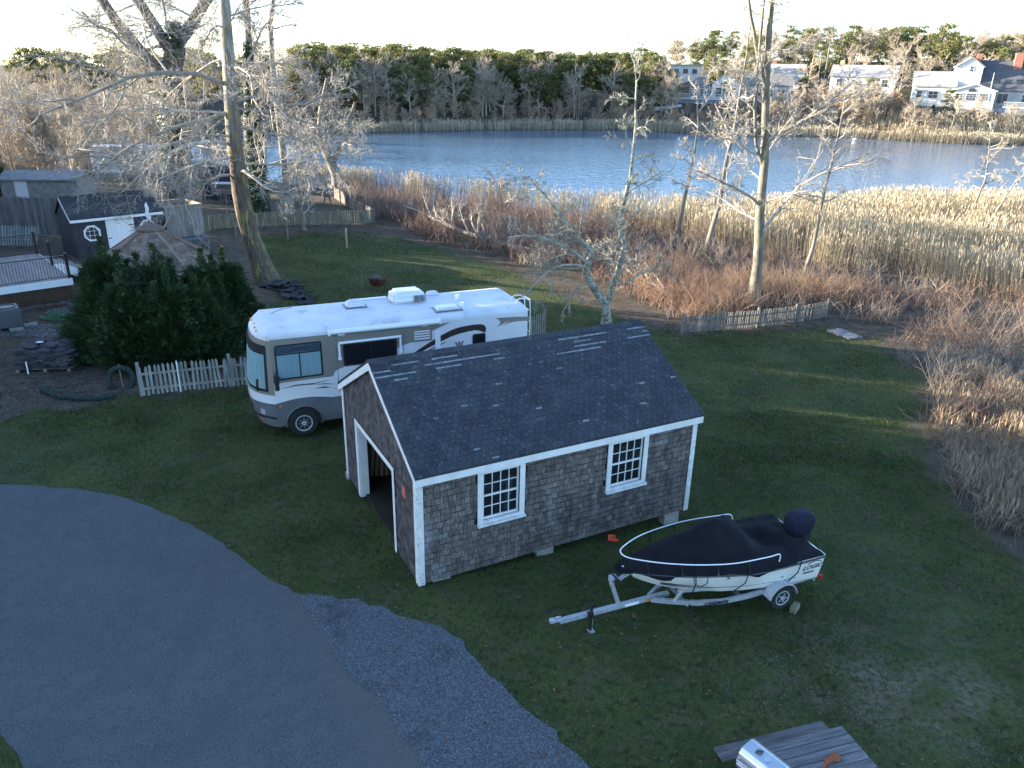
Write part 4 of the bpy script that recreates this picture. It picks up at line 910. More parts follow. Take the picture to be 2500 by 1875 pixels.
def fence(name, path, label, m, h_=.95, w_=.075, gap=.055, post_every=2.3, seed=1, lean=.03, z0=.05, rails=(.22, .72), cat='fence', group=None, skip=0.0, postm=None):
    rr = random.Random(seed); x0, y0 = path[0]; e = empty(name, (x0, y0, 0), 0, label, cat, group)
    me = picket_mesh(w_, h_); me.materials.append(m); pr = MB
    for (ax, ay), (bx, by) in zip(path[:-1], path[1:]):
        L_ = math.hypot(bx - ax, by - ay); a = math.atan2(by - ay, bx - ax); n_ = max(1, int(L_ / (w_ + gap)))
        for k in range(n_):
            if rr.random() < skip: continue
            t = (k + .5) / n_; x, y = ax + (bx - ax) * t, ay + (by - ay) * t
            o = bpy.data.objects.new('picket', me); COL.objects.link(o); o.parent = e
            o.matrix_local = Matrix.Translation((x - x0, y - y0, tz(x, y) + z0 + rr.uniform(-.02, .02))) @ Matrix.Rotation(a, 4, 'Z') @ Matrix.Rotation(rr.gauss(0, lean), 4, 'Y')
        nx_, ny_ = -math.sin(a) * .028, math.cos(a) * .028
        for f in rails: MB().bar((ax - x0 + nx_, ay - y0 + ny_, tz(ax, ay) + z0 + h_ * f), (bx - x0 + nx_, by - y0 + ny_, tz(bx, by) + z0 + h_ * f), .03, .07).build('rail', m, e)
        npst = max(1, round(L_ / post_every))
        for k in range(npst + (1 if (bx, by) == path[-1] else 0)):
            t = k / npst; x, y = ax + (bx - ax) * t, ay + (by - ay) * t
            MB().obox((x - x0 + nx_ * 3, y - y0 + ny_ * 3, tz(x, y) + h_ * .53), (.1, .1, h_ * 1.14 + .1), Matrix.Rotation(a, 3, 'Z')).build('post', postm or m, e, bevel=.008)
    return e
fl = fence('picket_fence', [(-11.75, 22.45), (-9.3, 23.62), (-5.2, 25.5)], 'grey picket fence between the dark evergreens and the motorhome', m_picket, h_=1.0, w_=.075, gap=.056, seed=3)
MB().bar((1.05, .44, .02), (1.05, .44, 1.1), .035, .03).build('metal_stake', m_whiteclean, fl)
fr_ = fence('picket_fence', [(7.75, 33.43), (9.6, 34.3), (11.72, 35.28), (14.0, 36.6), (16.16, 38.14)], 'bleached low picket fence at the edge of the marsh brush', m_picket3, h_=.84, w_=.062, gap=.042, seed=5, lean=.05, skip=.04)
fence('picket_fence', [(-21.31, 52.07), (-20.0, 53.84), (-18.12, 55.15), (-15.97, 56.98), (-13.2, 58.1), (-10.92, 60.07)], 'mossy brown picket fence across the back of the lawn', m_picket2, h_=1.02, w_=.13, gap=.06, post_every=2.7, seed=7, rails=(.12, .92))
fence('picket_fence', [(-10.92, 60.07), (-14.6, 68.0), (-18.26, 76)], 'grey picket fence running back from the lawn corner along the dark brush', m_picket3, h_=1.05, w_=.09, gap=.05, post_every=2.7, seed=8)
fence('picket_fence', [(0.55, 30.6), (1.4, 31.6)], 'short bleached picket fence piece beside the rear of the motorhome', m_picket3, h_=1.1, w_=.075, gap=.06, seed=9)
fence('picket_fence', [(-40.5, 73.2), (-33.5, 76.5), (-26.9, 78.0)], 'grey picket fence in front of the white box trailer', m_picket3, h_=1.05, w_=.1, gap=.07, seed=10)
# tall stockade fence
m_stock = mat('grey_stockade', (0.13, 0.12, 0.11), (0.21, 0.195, 0.18), 5, .9, .4, 50, rnd=.25, stretch=(1, 1, .2))
sf = empty('stockade_fence', (-26.6, 46.2, 0), 0, 'tall grey stockade fence behind the deck and the navy shed', 'fence')
sm = picket_mesh(.11, 2.25); sm.materials.append(m_stock); rr = random.Random(2)
for k in range(84):
    o = bpy.data.objects.new('board', sm); COL.objects.link(o); o.parent = sf; o.location = (-.6 - .1135 * k, -.006 * k + rr.uniform(-.006, .006), .2 + rr.uniform(-.03, .03))
for z_ in (.6, 1.9): MB().bar((-.5, .05, z_), (-10.2, -.45, z_), .04, .09).build('rail', m_stock, sf)
# a section of white pickets leaning on it
pp = empty('leaning_pickets', (-29.4, 43.3, 0), .06, 'white picket panel leaning on the tall stockade fence', 'fence panel'); pm_ = picket_mesh(.09, 1.15); pm_.materials.append(m_picket); 
for k in range(15):
    o = bpy.data.objects.new('picket', pm_); COL.objects.link(o); o.parent = pp; o.matrix_local = Matrix.Translation((k * .15, 0, .12)) @ Matrix.Rotation(-.18, 4, 'X') @ Matrix.Rotation(.05 + k * .012, 4, 'Y')
for z_ in (.45, .95): MB().bar((-.05, z_ * .2 + .02, z_), (2.2, z_ * .2 + .02, z_), .03, .06).build('rail', m_picket, pp)

# ================================================================ SHED, SHOWER, LATTICE
m_navyw = mat('navy_siding', (0.020, 0.023, 0.036), (0.028, 0.031, 0.045), 3, .6, .1, 40)
m_shroof = mat('shed_shingle', (0.040, 0.043, 0.048), (0.060, 0.063, 0.070), 6, .9, .4, 90, rnd=.25)
SY = R(44.6); SX, SYY, SZ = -23.9, 41.35, -.35
shed = empty('garden_shed', (SX, SYY, SZ), SY, 'navy garden shed with white door and octagonal windows', 'shed')
SLn, SD, SHh = 4.9, 2.6, 2.35; SR = 1.05
MB().box((0.08, .12, 0), (SLn - .08, SD, SHh - .05)).build('wall', m_navyw, shed)
for k in range(20):
    x_ = .12 + k * .245
    if x_ < SLn - .15: MB().box((x_, .112, .05), (x_ + .012, .119, SHh - .1)).build('batten', m_black, shed)
g_ = MB()
for s_ in (.08, SLn - .14): g_.prism([(.12, SHh - .051), (SD, SHh - .051), (SD / 2, SHh + SR - .1)], s_, s_ + .06, lambda t, z, s: (s, t, z))
g_.build('gable_panel', m_navyw, shed)
sl_ = math.atan2(SR, SD / 2 + .05)
rf = MB(); rf.prism([(-.06, SHh - .03), (SD / 2, SHh + SR), (SD + .1, SHh - .03), (SD + .1, SHh + .02), (SD / 2, SHh + SR + .05), (-.06, SHh + .02)], 0, SLn, lambda t, z, s: (s, t, z)); rf = rf.build('roof', m_shroof, shed)
SLL = math.hypot(SR, SD / 2 + .06); nc = 12; spots = []
for c_ in range(nc):
    s_ = -.1 * (c_ % 2)
    while s_ < SLn:
        a, b = max(0, s_), min(SLn, s_ + .2); s_ += .2
        if b - a < .03: continue
        u = c_ * SLL / nc; o_ = Vector(((a + b) / 2, -.06 + u * math.cos(sl_), SHh + .022 + u * math.sin(sl_))); up = Vector((0, math.cos(sl_), math.sin(sl_))); out = Vector((0, -math.sin(sl_), math.cos(sl_))); y = -out
        spots.append((1 - u, round(b - a, 2), SLL / nc + .01, Matrix(((1, y.x, up.x, o_.x), (0, y.y, up.y, o_.y), (0, y.z, up.z, o_.z), (0, 0, 0, 1)))))
place_shingles(rf, 'roof_shingle', spots, m_shroof, 300, None, 'roof_shingle_field')
MB().box((-.02, -.085, SHh - .16), (SLn + .02, -.061, SHh - .02)).build('eave_board', m_whiteclean, shed); q = MB()
for s_ in (-.03, SLn): q.prism([(-.06, SHh - .03), (SD / 2, SHh + SR), (SD / 2, SHh + SR - .12), (-.06, SHh - .15)], s_, s_ + .03, lambda t, z, s: (s, t, z))
q.build('rake_board', m_whiteclean, shed)
dr = MB().box((1.78, .075, .10), (3.28, .118, SHh - .20)).build('door', m_whiteclean, shed, bevel=.006)
for x_ in (2.03, 2.28, 2.53, 2.78, 3.03): MB().box((x_, .0735, .12), (x_ + .008, .0755, SHh - .22)).build('groove', mat('door_groove', (0.45, 0.46, 0.48), rough=.6) if 'door_groove' not in MATS else MATS['door_groove'], dr)
MB().box((1.80, .058, 1.12), (1.98, .074, 1.17)).build('latch', m_black, dr)
for z_ in (.45, 1.75): MB().box((2.98, .06, z_), (3.40, .074, z_ + .05)).build('hinge', m_black, dr)
for cx_ in (1.02, 4.0):
    oc = lambda r_: [(cx_ + r_ * math.cos(PI / 8 + k * PI / 4), 1.52 + r_ * math.sin(PI / 8 + k * PI / 4)) for k in range(8)]
    o_, i_ = oc(.46), oc(.36); q = MB()
    for k in range(8): q.prism([o_[k], o_[(k + 1) % 8], i_[(k + 1) % 8], i_[k]], .05, .118, lambda s, z, d: (s, d, z))
    wn_ = q.build('octagon_window', m_whiteclean, shed); q = MB(); q.prism(i_, .10, .117, lambda s, z, d: (s, d, z)); q.build('pane', m_black, wn_)
    for d_ in (-.12, .12): MB().box((cx_ + d_ - .01, .085, 1.18), (cx_ + d_ + .01, .099, 1.86)).build('muntin', m_whiteclean, wn_); MB().box((cx_ - .34, .084, 1.52 + d_ - .01), (cx_ + .34, .0845 + .014, 1.52 + d_ + .01)).build('muntin', m_whiteclean, wn_)
m_plank = mat('grey_plank', (0.15, 0.14, 0.135), (0.25, 0.235, 0.225), 5, .9, .4, 40, rnd=.22, stretch=(1, 1, .25)); m_cap = mat('new_cedar_cap', (0.38, 0.29, 0.18), (0.46, 0.36, 0.23), 6, .8)
sh = empty('outdoor_shower', (-20.35, 44.95, -.45), R(45.3), 'tall grey plank enclosure standing against the navy shed', 'enclosure')
for k in range(10):
    MB().box((k * .22, 0, 0), (k * .22 + .214, .03, 2.62)).build('plank', m_plank, sh); MB().box((2.17, k * .24 + .04, 0), (2.20, k * .24 + .27, 2.62)).build('plank', m_plank, sh)
    MB().box((k * .22, 2.42, 0), (k * .22 + .214, 2.45, 2.62)).build('plank', m_plank, sh)
for lo, hi in (((-.02, -.05, 2.62), (2.25, .09, 2.66)), ((2.11, .09, 2.62), (2.25, 2.48, 2.66)), ((-.02, 2.38, 2.62), (2.11, 2.48, 2.66)), ((-.02, .09, 2.62), (.07, 2.38, 2.66))): MB().box(lo, hi).build('cap_board', m_cap, sh)
MB().box((-.01, .04, 0), (.0, 2.42, 2.6)).build('plank', m_plank, sh)
m_lat = mat('blue_grey_lattice', (0.10, 0.12, 0.15), (0.14, 0.16, 0.19), 5, .8)
lt = empty('lattice_planter', (-19.15, 43.8, -.45), R(43), 'blue-grey lattice planter box beside the plank enclosure', 'planter')
MB().box((0, 0, .9), (1.6, .06, 1.05)).build('top_rail', m_lat, lt); MB().box((0, 0, .12), (1.6, .06, .25)).build('bottom_rail', m_lat, lt)
for x_ in (0, 1.52): MB().box((x_, -.01, 0), (x_ + .09, .07, 1.06)).build('post', m_lat, lt)
for k in range(-6, 16):
    for dx in (1, -1):
        x0_ = k * .14 + (0 if dx > 0 else .65); a = (x0_, .03 + .012 * dx, .25); b = (x0_ + .65 * dx, .03 + .012 * dx, .90)
        if -.05 < a[0] < 1.6 and -.05 < b[0] < 1.6: MB().bar(a, b, .03, .01, up=(0, 1, 0)).build('slat', m_lat, lt)
MB().box((.05, .08, .1), (1.55, .9, .95)).build('box', m_black, lt); MB().box((1.53, .07, .95), (1.62, .95, 1.05)).build('side_rail', m_lat, lt)

# ================================================================ GAZEBO
m_gshing = mat('brown_gazebo_shingle', (0.155, 0.105, 0.080), (0.205, 0.150, 0.115), 2.5, .9, .4, 60, rnd=.28, huernd=.015, spots=[((0.27, 0.26, 0.24), 7, .62, .70, 4)])
gz = empty('gazebo', (-15.0, 31.6, -.05), R(8), 'gazebo with brown shingled roof rising behind the evergreens', 'gazebo')
NS = 8; RE, ZE, RT, ZT = 2.45, 2.28, .42, 3.58
pt = lambda r_, z_, k: Vector((r_ * math.cos(2 * PI * k / NS), r_ * math.sin(2 * PI * k / NS), z_))
q = MB(); q.loft([[pt(RE, ZE - .06, k) for k in range(NS)], [pt(RE, ZE, k) for k in range(NS)], [pt(RT, ZT, k) for k in range(NS)]]); groof = q.build('roof', m_gshing, gz)
rg = random.Random(8); extra_ = MB(); cnt = 0
for k in range(NS):
    for c_ in range(11):
        f0, f1 = c_ / 11, (c_ + 1.12) / 11; a0, b0 = pt(RE + (RT - RE) * f0, ZE + (ZT - ZE) * f0, k), pt(RE + (RT - RE) * f0, ZE + (ZT - ZE) * f0, k + 1); f1 = min(f1, 1)
        a1, b1 = pt(RE + (RT - RE) * f1, ZE + (ZT - ZE) * f1, k), pt(RE + (RT - RE) * f1, ZE + (ZT - ZE) * f1, k + 1); nrm = (b0 - a0).cross(a1 - a0).normalized()
        if nrm.z < 0: nrm = -nrm
        nt_ = max(1, round((b0 - a0).length / .36)); off = .5 / nt_ if c_ % 2 and nt_ > 1 else 0; cuts = [0] + [(j + (off * nt_ if off else 0)) / nt_ for j in range(0 if off else 1, nt_)] + [1]
        cuts = sorted(set(round(c, 4) for c in cuts if 0 <= c <= 1))
        for u0, u1 in zip(cuts[:-1], cuts[1:]):
            g_ = .012; P = [a0.lerp(b0, u0 + g_), a0.lerp(b0, u1 - g_), a1.lerp(b1, u1 - g_), a1.lerp(b1, u0 + g_)]
            vs = [P[0] + nrm * .003, P[1] + nrm * .003, P[2] + nrm * .002, P[3] + nrm * .002, P[0] + nrm * .022, P[1] + nrm * .022, P[2] + nrm * .008, P[3] + nrm * .008]
            fs = [(3, 2, 1, 0), (4, 5, 6, 7), (0, 1, 5, 4), (1, 2, 6, 5), (2, 3, 7, 6), (3, 0, 4, 7)]
            facing = nrm.x * .3 - nrm.y
            if facing > -.2 and cnt < 300: MB().add(vs, fs).build('roof_shingle', m_gshing, groof, fix=False); cnt += 1
            else: extra_.add(vs, fs)
tag(extra_.build('roof_shingle_field', m_gshing, groof, fix=False), kind='stuff')
for k in range(NS):
    a, b = pt(RE + .02, ZE + .02, k), pt(RT, ZT + .02, k); MB().bar(a, b, .16, .03).build('hip_cap', m_gshing, groof)
    p_ = pt(RE - .22, 0, k); MB().box((p_.x - .05, p_.y - .05, 0), (p_.x + .05, p_.y + .05, ZE)).build('post', m_whiteclean, gz)
    a, b = pt(RE - .22, ZE - .1, k), pt(RE - .22, ZE - .1, k + 1); MB().bar(a, b, .05, .18).build('beam', m_whiteclean, gz)
    if k != 2:
        for z_ in (.25, .95): MB().bar((a.x, a.y, z_), (b.x, b.y, z_), .05, .06).build('rail', m_whiteclean, gz)
        for j in range(1, 10): c_ = a.lerp(b, j / 10); MB().box((c_.x - .015, c_.y - .015, .28), (c_.x + .015, c_.y + .015, .92)).build('baluster', m_whiteclean, gz)
q = MB(); q.loft([[pt(2.3, .0, k) for k in range(NS)], [pt(2.3, .18, k) for k in range(NS)]]); q.build('floor', m_plank, gz)
q = MB(); q.loft([[pt(.56, ZT + .02, k) for k in range(NS)], [pt(.55, ZT + .08, k) for k in range(NS)], [pt(.03, ZT + .34, k) for k in range(NS)]]); q.build('cupola_cap', m_gshing, gz)
MB().tube([(0, 0, ZT + .3), (0, 0, ZT + 1.15)], .02, 6).build('finial_pole', m_black, gz)
q = MB(); q.prism([(0, .42), (.10, .40), (.14, .55), (.06, .70), (.10, .86), (.03, 1.14), (-.05, 1.0), (-.03, .8), (-.09, .6)], -.02, .02, lambda a, b, d: (a - .03, d, ZT + b)); q.build('weathervane', m_white, gz)

# ================================================================ DECK
m_deck = mat('grey_deck_board', (0.21, 0.19, 0.18), (0.28, 0.255, 0.245), 4, .85, .2, 40, rnd=.15)
m_iron = mat('black_iron', (0.008, 0.008, 0.010), rough=.45)
dk = empty('deck', (-19.6, 33.2, 0), R(42), 'raised grey board deck with black railing and white fascia', 'deck')
for k in range(56): MB().box((-(k + 1) * .145 + .004, 0, .96), (-k * .145 - .004, 6.2, 1.0)).build('deck_board', m_deck, dk)
MB().box((-8.1, -.035, .70), (.03, -.004, 1.0)).build('fascia', m_whiteclean, dk); MB().box((.004, -.003, .70), (.03, 6.2, .99)).build('fascia', m_whiteclean, dk)
MB().box((-8.1, .05, .05), (-.05, .08, .69)).build('skirt', mat('brown_skirt', (0.07, 0.045, 0.03), (0.09, 0.06, 0.04), 4, .9), dk)
def railing(p0, p1, h_=1.0, sp=.115, posts=True):
    p0, p1 = Vector(p0), Vector(p1); L_ = (p1 - p0).length; n_ = int(L_ / sp)
    MB().bar(p0 + Vector((0, 0, h_)), p1 + Vector((0, 0, h_)), .06, .04).build('top_rail', m_iron, dk); MB().bar(p0 + Vector((0, 0, .09)), p1 + Vector((0, 0, .09)), .04, .03).build('bottom_rail', m_iron, dk)
    for k in range(1, n_): c_ = p0.lerp(p1, k / n_); MB().box((c_.x - .008, c_.y - .008, c_.z + .09), (c_.x + .008, c_.y + .008, c_.z + h_)).build('baluster', m_iron, dk)
railing((-.06, .06, 1.0), (-6.5, .06, 1.0)); railing((-.06, 6.1, 1.0), (-6.5, 6.1, 1.0))
for p_ in ((-.06, .06), (-.06, 6.1), (-.06, 3.1)): MB().box((p_[0] - .055, p_[1] - .055, 1.0), (p_[0] + .055, p_[1] + .055, 2.12)).build('post', m_iron, dk)
railing((0.0, 6.1, 1.0), (2.3, 6.1, .05)); MB().box((2.25, 6.05, 0), (2.36, 6.16, 1.1)).build('post', m_iron, dk)
for k in range(5): MB().box((.05 + k * .42, 3.3, .80 - k * .19), (.05 + k * .42 + .44, 6.05, .84 - k * .19)).build('tread', m_deck, dk); MB().box((.05 + k * .42, 3.31, .62 - k * .19), (.07 + k * .42, 6.04, .80 - k * .19)).build('riser', m_whiteclean, dk)
q = MB(); q.prism([(.03, .98), (.35, .98), (2.3, .12), (2.3, -.05), (1.9, -.05), (.03, .66)], 3.25, 3.29, lambda a, b, d: (a, d, b)); q.build('stringer', m_whiteclean, dk)
# ================================================================ ODDS AND ENDS BY THE DECK
m_acg = mat('condenser_grey', (0.085, 0.09, 0.10), (0.10, 0.105, 0.115), 3, .5)
ac_ = empty('air_condenser', (-19.95, 29.0, .12), R(38), 'grey air conditioning condenser below the white deck fascia', 'condenser')
MB().box((-.42, -.42, 0), (.42, .42, .78)).build('casing', m_acg, ac_, bevel=.05)
for k in range(9): MB().box((-.36 + k * .085, -.435, .08), (-.33 + k * .085, -.419, .70)).build('louvre', m_acg, ac_)
for k in range(9): MB().box((.419, -.36 + k * .085, .08), (.435, -.33 + k * .085, .70)).build('louvre', m_acg, ac_)
q = MB(); q.tube([(.33 * math.cos(2 * PI * k / 24), .33 * math.sin(2 * PI * k / 24), .785) for k in range(24)], .03, 6, closed=True); q.tube([(0, 0, .775), (0, 0, .785)], .30, 24); q.build('fan_ring', m_black, ac_)
for x_, y_, a, lab in ((-20.35, 28.25, .6, 'pale concrete block under the front of the condenser'), (-19.55, 28.75, .75, 'pale concrete block under the side of the condenser'), (-19.35, 29.35, .7, 'pale concrete block half behind the condenser')):
    o = MB().box((-.24, -.1, -.02), (.24, .1, .13)).build('concrete_block', m_concrete, bevel=.01); o.location = (x_, y_, 0); o.rotation_euler = (0, 0, a); tag(o, lab, 'block')
m_tan = mat('tan_pipe', (0.25, 0.21, 0.16), rough=.5)
o = MB().tube([(-22.1, 31.9, 0), (-22.1, 31.9, .42), (-22.0, 31.95, .5), (-21.3, 32.35, .5), (-21.2, 32.4, .42), (-21.2, 32.4, 0)], .022, 6).tube([(-22.25, 32.2, 0), (-22.25, 32.2, .42), (-22.15, 32.25, .5), (-21.45, 32.65, .5), (-21.35, 32.7, .42), (-21.35, 32.7, 0)], .022, 6).build('pipe_frame', m_tan)
tag(o, 'bent tan pipe frame standing below the deck fascia', 'pipe frame')
o = MB().bar((-20.3, 31.4, .08), (-19.4, 32.1, .08), .06, .17).build('timber', mat('brown_timber', (0.09, 0.05, 0.03), (0.12, 0.07, 0.04), 5, .9)); tag(o, 'brown timber edging lying by the green hose', 'timber')
m_hose = mat('green_hose', (0.012, 0.10, 0.030), (0.02, 0.14, 0.04), 5, .5); rg = random.Random(3); pts = []
for k in range(150):
    a = k * .33; r_ = .42 + .22 * math.sin(k * .37) + .1 * rg.random(); pts.append((-18.8 + 1.05 * r_ * math.cos(a), 30.4 + .75 * r_ * math.sin(a), .03 + .0006 * k + .05 * rg.random()))
o = MB().tube(pts, .014, 5).build('garden_hose', m_hose); tag(o, 'tangled green garden hose on the gravel below the deck', 'hose')
# pallets of wall stone
m_wstone = mat('purple_grey_stone', (0.036, 0.035, 0.040), (0.066, 0.064, 0.071), 5, .9, .5, 30, rnd=.4)
def slab_mesh(seed):
    r_ = random.Random(seed); n_ = 8; q = MB(); o_ = [(math.copysign(abs(math.cos(PI / 8 + 2 * PI * k / n_)) ** .45, math.cos(PI / 8 + 2 * PI * k / n_)) * r_.uniform(.9, 1.08), math.copysign(abs(math.sin(PI / 8 + 2 * PI * k / n_)) ** .45, math.sin(PI / 8 + 2 * PI * k / n_)) * r_.uniform(.9, 1.08)) for k in range(n_)]
    q.loft([[(x * .96, y * .96, -.5) for x, y in o_], [(x, y, 0.0) for x, y in o_], [(x * .95, y * .95, .5 + r_.uniform(-.15, .15)) for x, y in o_]]); me = q.mesh('stone'); me.materials.append(m_wstone); return me
SLABS = [slab_mesh(k) for k in range(7)]
def slab(parent, loc, size, rz, tilt=(0, 0), k=0):
    o = bpy.data.objects.new('stone', SLABS[k % 7]); COL.objects.link(o); o.parent = parent; o.matrix_local = Matrix.Translation(loc) @ Matrix.Rotation(rz, 4, 'Z') @ Matrix.Rotation(tilt[0], 4, 'X') @ Matrix.Rotation(tilt[1], 4, 'Y') @ Matrix.Diagonal((size[0] / 2, size[1] / 2, size[2], 1)); return o
def stone_pallet(loc, rz, L_, D_, layers, label, seed):
    r_ = random.Random(seed); e = empty('stone_pallet', loc, rz, label, 'stone pallet', 'pallets of stone by the evergreens')
    for x_ in (-L_ / 2, 0, L_ / 2 - .1): MB().box((x_, -D_ / 2, 0), (x_ + .1, D_ / 2, .1)).build('runner', m_oldwood, e)
    MB().box((-L_ / 2, -D_ / 2, .1), (L_ / 2, D_ / 2, .125)).build('pallet_deck', m_oldwood, e); MB().box((-L_ / 2 + .12, -D_ / 2 + .12, .125), (L_ / 2 - .12, D_ / 2 - .12, .12 + layers * .056)).build('core', m_wstone, e)
    for l in range(layers):
        z_ = .155 + l * .056; 
        x_ = -L_ / 2
        while x_ < L_ / 2 - .1:
            w_ = r_.uniform(.22, .5); slab(e, (x_ + w_ / 2, -D_ / 2 + .12 + r_.uniform(-.03, .03), z_), (w_ * 1.08, .34, .058), r_.uniform(-.08, .08), k=r_.randrange(7)); x_ += w_
        y_ = -D_ / 2 + .2
        while y_ < D_ / 2:
            w_ = r_.uniform(.25, .45); slab(e, (L_ / 2 - .13 + r_.uniform(-.03, .03), y_ + w_ / 2, z_), (.34, w_ * 1.08, .058), 0, k=r_.randrange(7)); y_ += w_
    for k in range(14): slab(e, (r_.uniform(-L_ / 2 + .2, L_ / 2 - .2), r_.uniform(-D_ / 2 + .2, D_ / 2 - .15), .155 + layers * .056 + .02 * (k % 3)), (r_.uniform(.3, .6), r_.uniform(.25, .45), .05), r_.uniform(0, 3), (r_.uniform(-.06, .06), r_.uniform(-.06, .06)), k)
stone_pallet((-16.1, 25.05, 0), .12, 1.75, 1.25, 12, 'wide pallet of stacked purple-grey wall stone beside the evergreens', 4)
stone_pallet((-15.9, 27.2, 0), .25, 1.5, 1.1, 9, 'lower pallet of purple-grey stone half hidden by the evergreens', 5)
m_paper = mat('white_scrap', (0.7, 0.72, 0.72), rough=.6)
for x_, y_, z_, w_, lab in ((-16.2, 24.85, .93, .22, 'white scrap of paper lying on the wide stone pallet'), (-15.0, 25.75, .04, .2, 'white scrap of plastic on the mulch beside the stone pallets')):
    o = MB().prism([(-w_, -.05), (-.02, -.11), (w_, -.03), (w_ * .6, .10), (-w_ * .7, .08)], 0, .02, lambda a, b, d: (a * .6, b, d + .03 * abs(a))).build('paper_scrap', m_paper); o.location = (x_, y_, z_); o.rotation_euler = (.1, .1, x_); tag(o, lab, 'scrap')
o = MB().tube([(-16.42, 24.22, .0), (-16.47, 24.30, .42)], .022, 6).build('plastic_pipe', m_whiteclean); tag(o, 'short white plastic pipe leaning on the wide stone pallet', 'pipe')
m_net = mat('green_netting', (0.020, 0.030, 0.027), (0.038, 0.052, 0.047), 14, .9, .6, 40)
pts = poly_np([(-15.1, 22.75, .12), (-14.75, 22.5, .10), (-14.15, 22.22, .09), (-13.3, 22.1, .08), (-12.6, 22.4, .05)], 26); rg = random.Random(6)
o = MB().tube([tuple(p + np.array([rg.gauss(0, .03), rg.gauss(0, .03), 0])) for p in pts], [rg.uniform(.09, .15) * (1 - .3 * i / 26) for i in range(26)], 8).build('netting_roll', m_net, smooth=True); tag(o, 'dark green roll of netting lying on the mulch', 'netting')
q = MB(); q.tube([(.36 * math.cos(a), .05 * math.sin(3 * a), .28 + .40 * math.sin(a)) for a in [2 * PI * k / 26 for k in range(26)]], .085, 8, closed=True); e = q.build('netting_coil', m_net, smooth=True); e.location = (-12.75, 23.2, 0); e.rotation_euler = (-.15, 0, .3)
tag(e, 'grey-green coil of netting standing against the fence end post', 'netting'); MB().bar((.05, -.1, 0), (.0, -.06, .8), .03, .03).build('stake', m_oldwood, e)
# ================================================================ BACK LAWN
m_rustp = mat('rusty_iron', (0.07, 0.025, 0.018), (0.11, 0.045, 0.03), 9, .85, .3, 40); m_stick = mat('grey_stick', (0.14, 0.12, 0.105), (0.22, 0.20, 0.18), 8, .9, rnd=.3)
fp = empty('fire_pit', (-6.99, 38.5, tz(-6.99, 38.5)), 0, 'rusty iron fire pit full of sticks on the back lawn', 'fire pit')
q = MB(); q.loft([[(r_ * math.cos(2 * PI * k / 20), r_ * math.sin(2 * PI * k / 20), z_) for k in range(20)] for r_, z_ in ((.2, .22), (.38, .3), (.44, .5), (.50, .62), (.44, .60), (.36, .5), (.1, .44))]); autosmooth(q.build('bowl', m_rustp, fp), 50)
for k in range(3): a = k * 2.09; MB().bar((.34 * math.cos(a), .34 * math.sin(a), .35), (.42 * math.cos(a), .42 * math.sin(a), 0), .04, .04).build('leg', m_rustp, fp)
rg = random.Random(12)
for k in range(26):
    a = rg.uniform(0, 6.28); d_ = rg.uniform(.1, .5); MB().tube([(d_ * math.cos(a), d_ * math.sin(a), .56 + rg.uniform(0, .12)), (d_ * math.cos(a + 2.4 + rg.random()), d_ * math.sin(a + 2.4), .60 + rg.uniform(0, .16))], .014, 4).build('stick', m_stick, fp)
for x_, y_, h_, w_, lab in ((-7.75, 38.2, .95, .035, 'thin grey stake beside the rusty fire pit'), (-10.81, 49.16, 1.3, .05, 'pale yellow topped stake standing alone on the back lawn'), (-18.4, 50.6, 1.0, .03, 'thin stake by the lattice planter near the back fence')):
    o = MB().box((-w_, -w_, -.1), (w_, w_, h_)).build('garden_stake', m_cap if 'yellow' in lab else m_stick, bevel=.005); o.location = (x_, y_, tz(x_, y_)); tag(o, lab, 'stake')
rp_ = empty('rubble_heap', (-11.1, 36.6, tz(-11, 36.5)), 0, 'heap of flat grey stones at the foot of the leaning poplar', 'stone heap'); rg = random.Random(14)
m_hstone = mat('grey_flagstone', (0.13, 0.135, 0.14), (0.21, 0.215, 0.22), 5, .9, .4, 30, rnd=.3)
for k in range(90):
    t = rg.random(); x_ = -1.3 + 2.6 * t + rg.gauss(0, .35); y_ = 2.0 - 3.6 * t + rg.gauss(0, .45); o = slab(rp_, (x_, y_, .06 + rg.random() * .34 * math.exp(-(x_ * x_ + y_ * y_) * .3)), (rg.uniform(.25, .65), rg.uniform(.2, .5), .06), rg.uniform(0, 3), (rg.gauss(0, .25), rg.gauss(0, .25)), k)
# wood box step by the right-hand fence
o = empty('plank_hatch', (15.75, 34.9, tz(15.8, 35)), R(24), 'grey plank hatch lying flat beyond the low picket fence', 'hatch')
for k in range(3): MB().box((-.42 + k * .28, -.7, .03), (-.42 + k * .28 + .27, .7, .09)).build('plank', m_plank, o, bevel=.006)
MB().box((-.44, -.72, 0), (.44, .72, .03)).build('frame', m_plank, o)
# ================================================================ BEYOND THE BACK FENCE
wt = empty('box_trailer', (-41.5, 77.5, tz(-38, 77)), R(14), 'long white box trailer beyond the back fence', 'trailer')
MB().box((0, 0, .55), (8.2, 2.5, 3.1)).build('body', m_gel, wt, bevel=.05); MB().box((-.04, -.03, 3.02), (8.24, 2.53, 3.13)).build('roof_rim', m_alu, wt, bevel=.02); MB().box((0.1, .2, .35), (8, 2.3, .56)).build('chassis', m_black, wt)
for s_ in (3.9, 4.8): wheel(wt, s_, .15, .36, .2, -1, m_galv, 5); wheel(wt, s_, 2.35, .36, .2, 1, m_galv, 5)
q = MB(); q.loft([[(4.35 + r_ * math.cos(a) * 1.25, t_, .36 + r_ * math.sin(a)) for r_, t_ in ((.75, -.06), (.75, .0), (.70, .0), (.70, -.06))] for a in [R(5 + k * 17) for k in range(11)]]); q.build('fender', m_black, wt)
m_tarp = mat('navy_tarp', (0.018, 0.024, 0.048), (0.030, 0.038, 0.07), 2, .5, .5, 6)
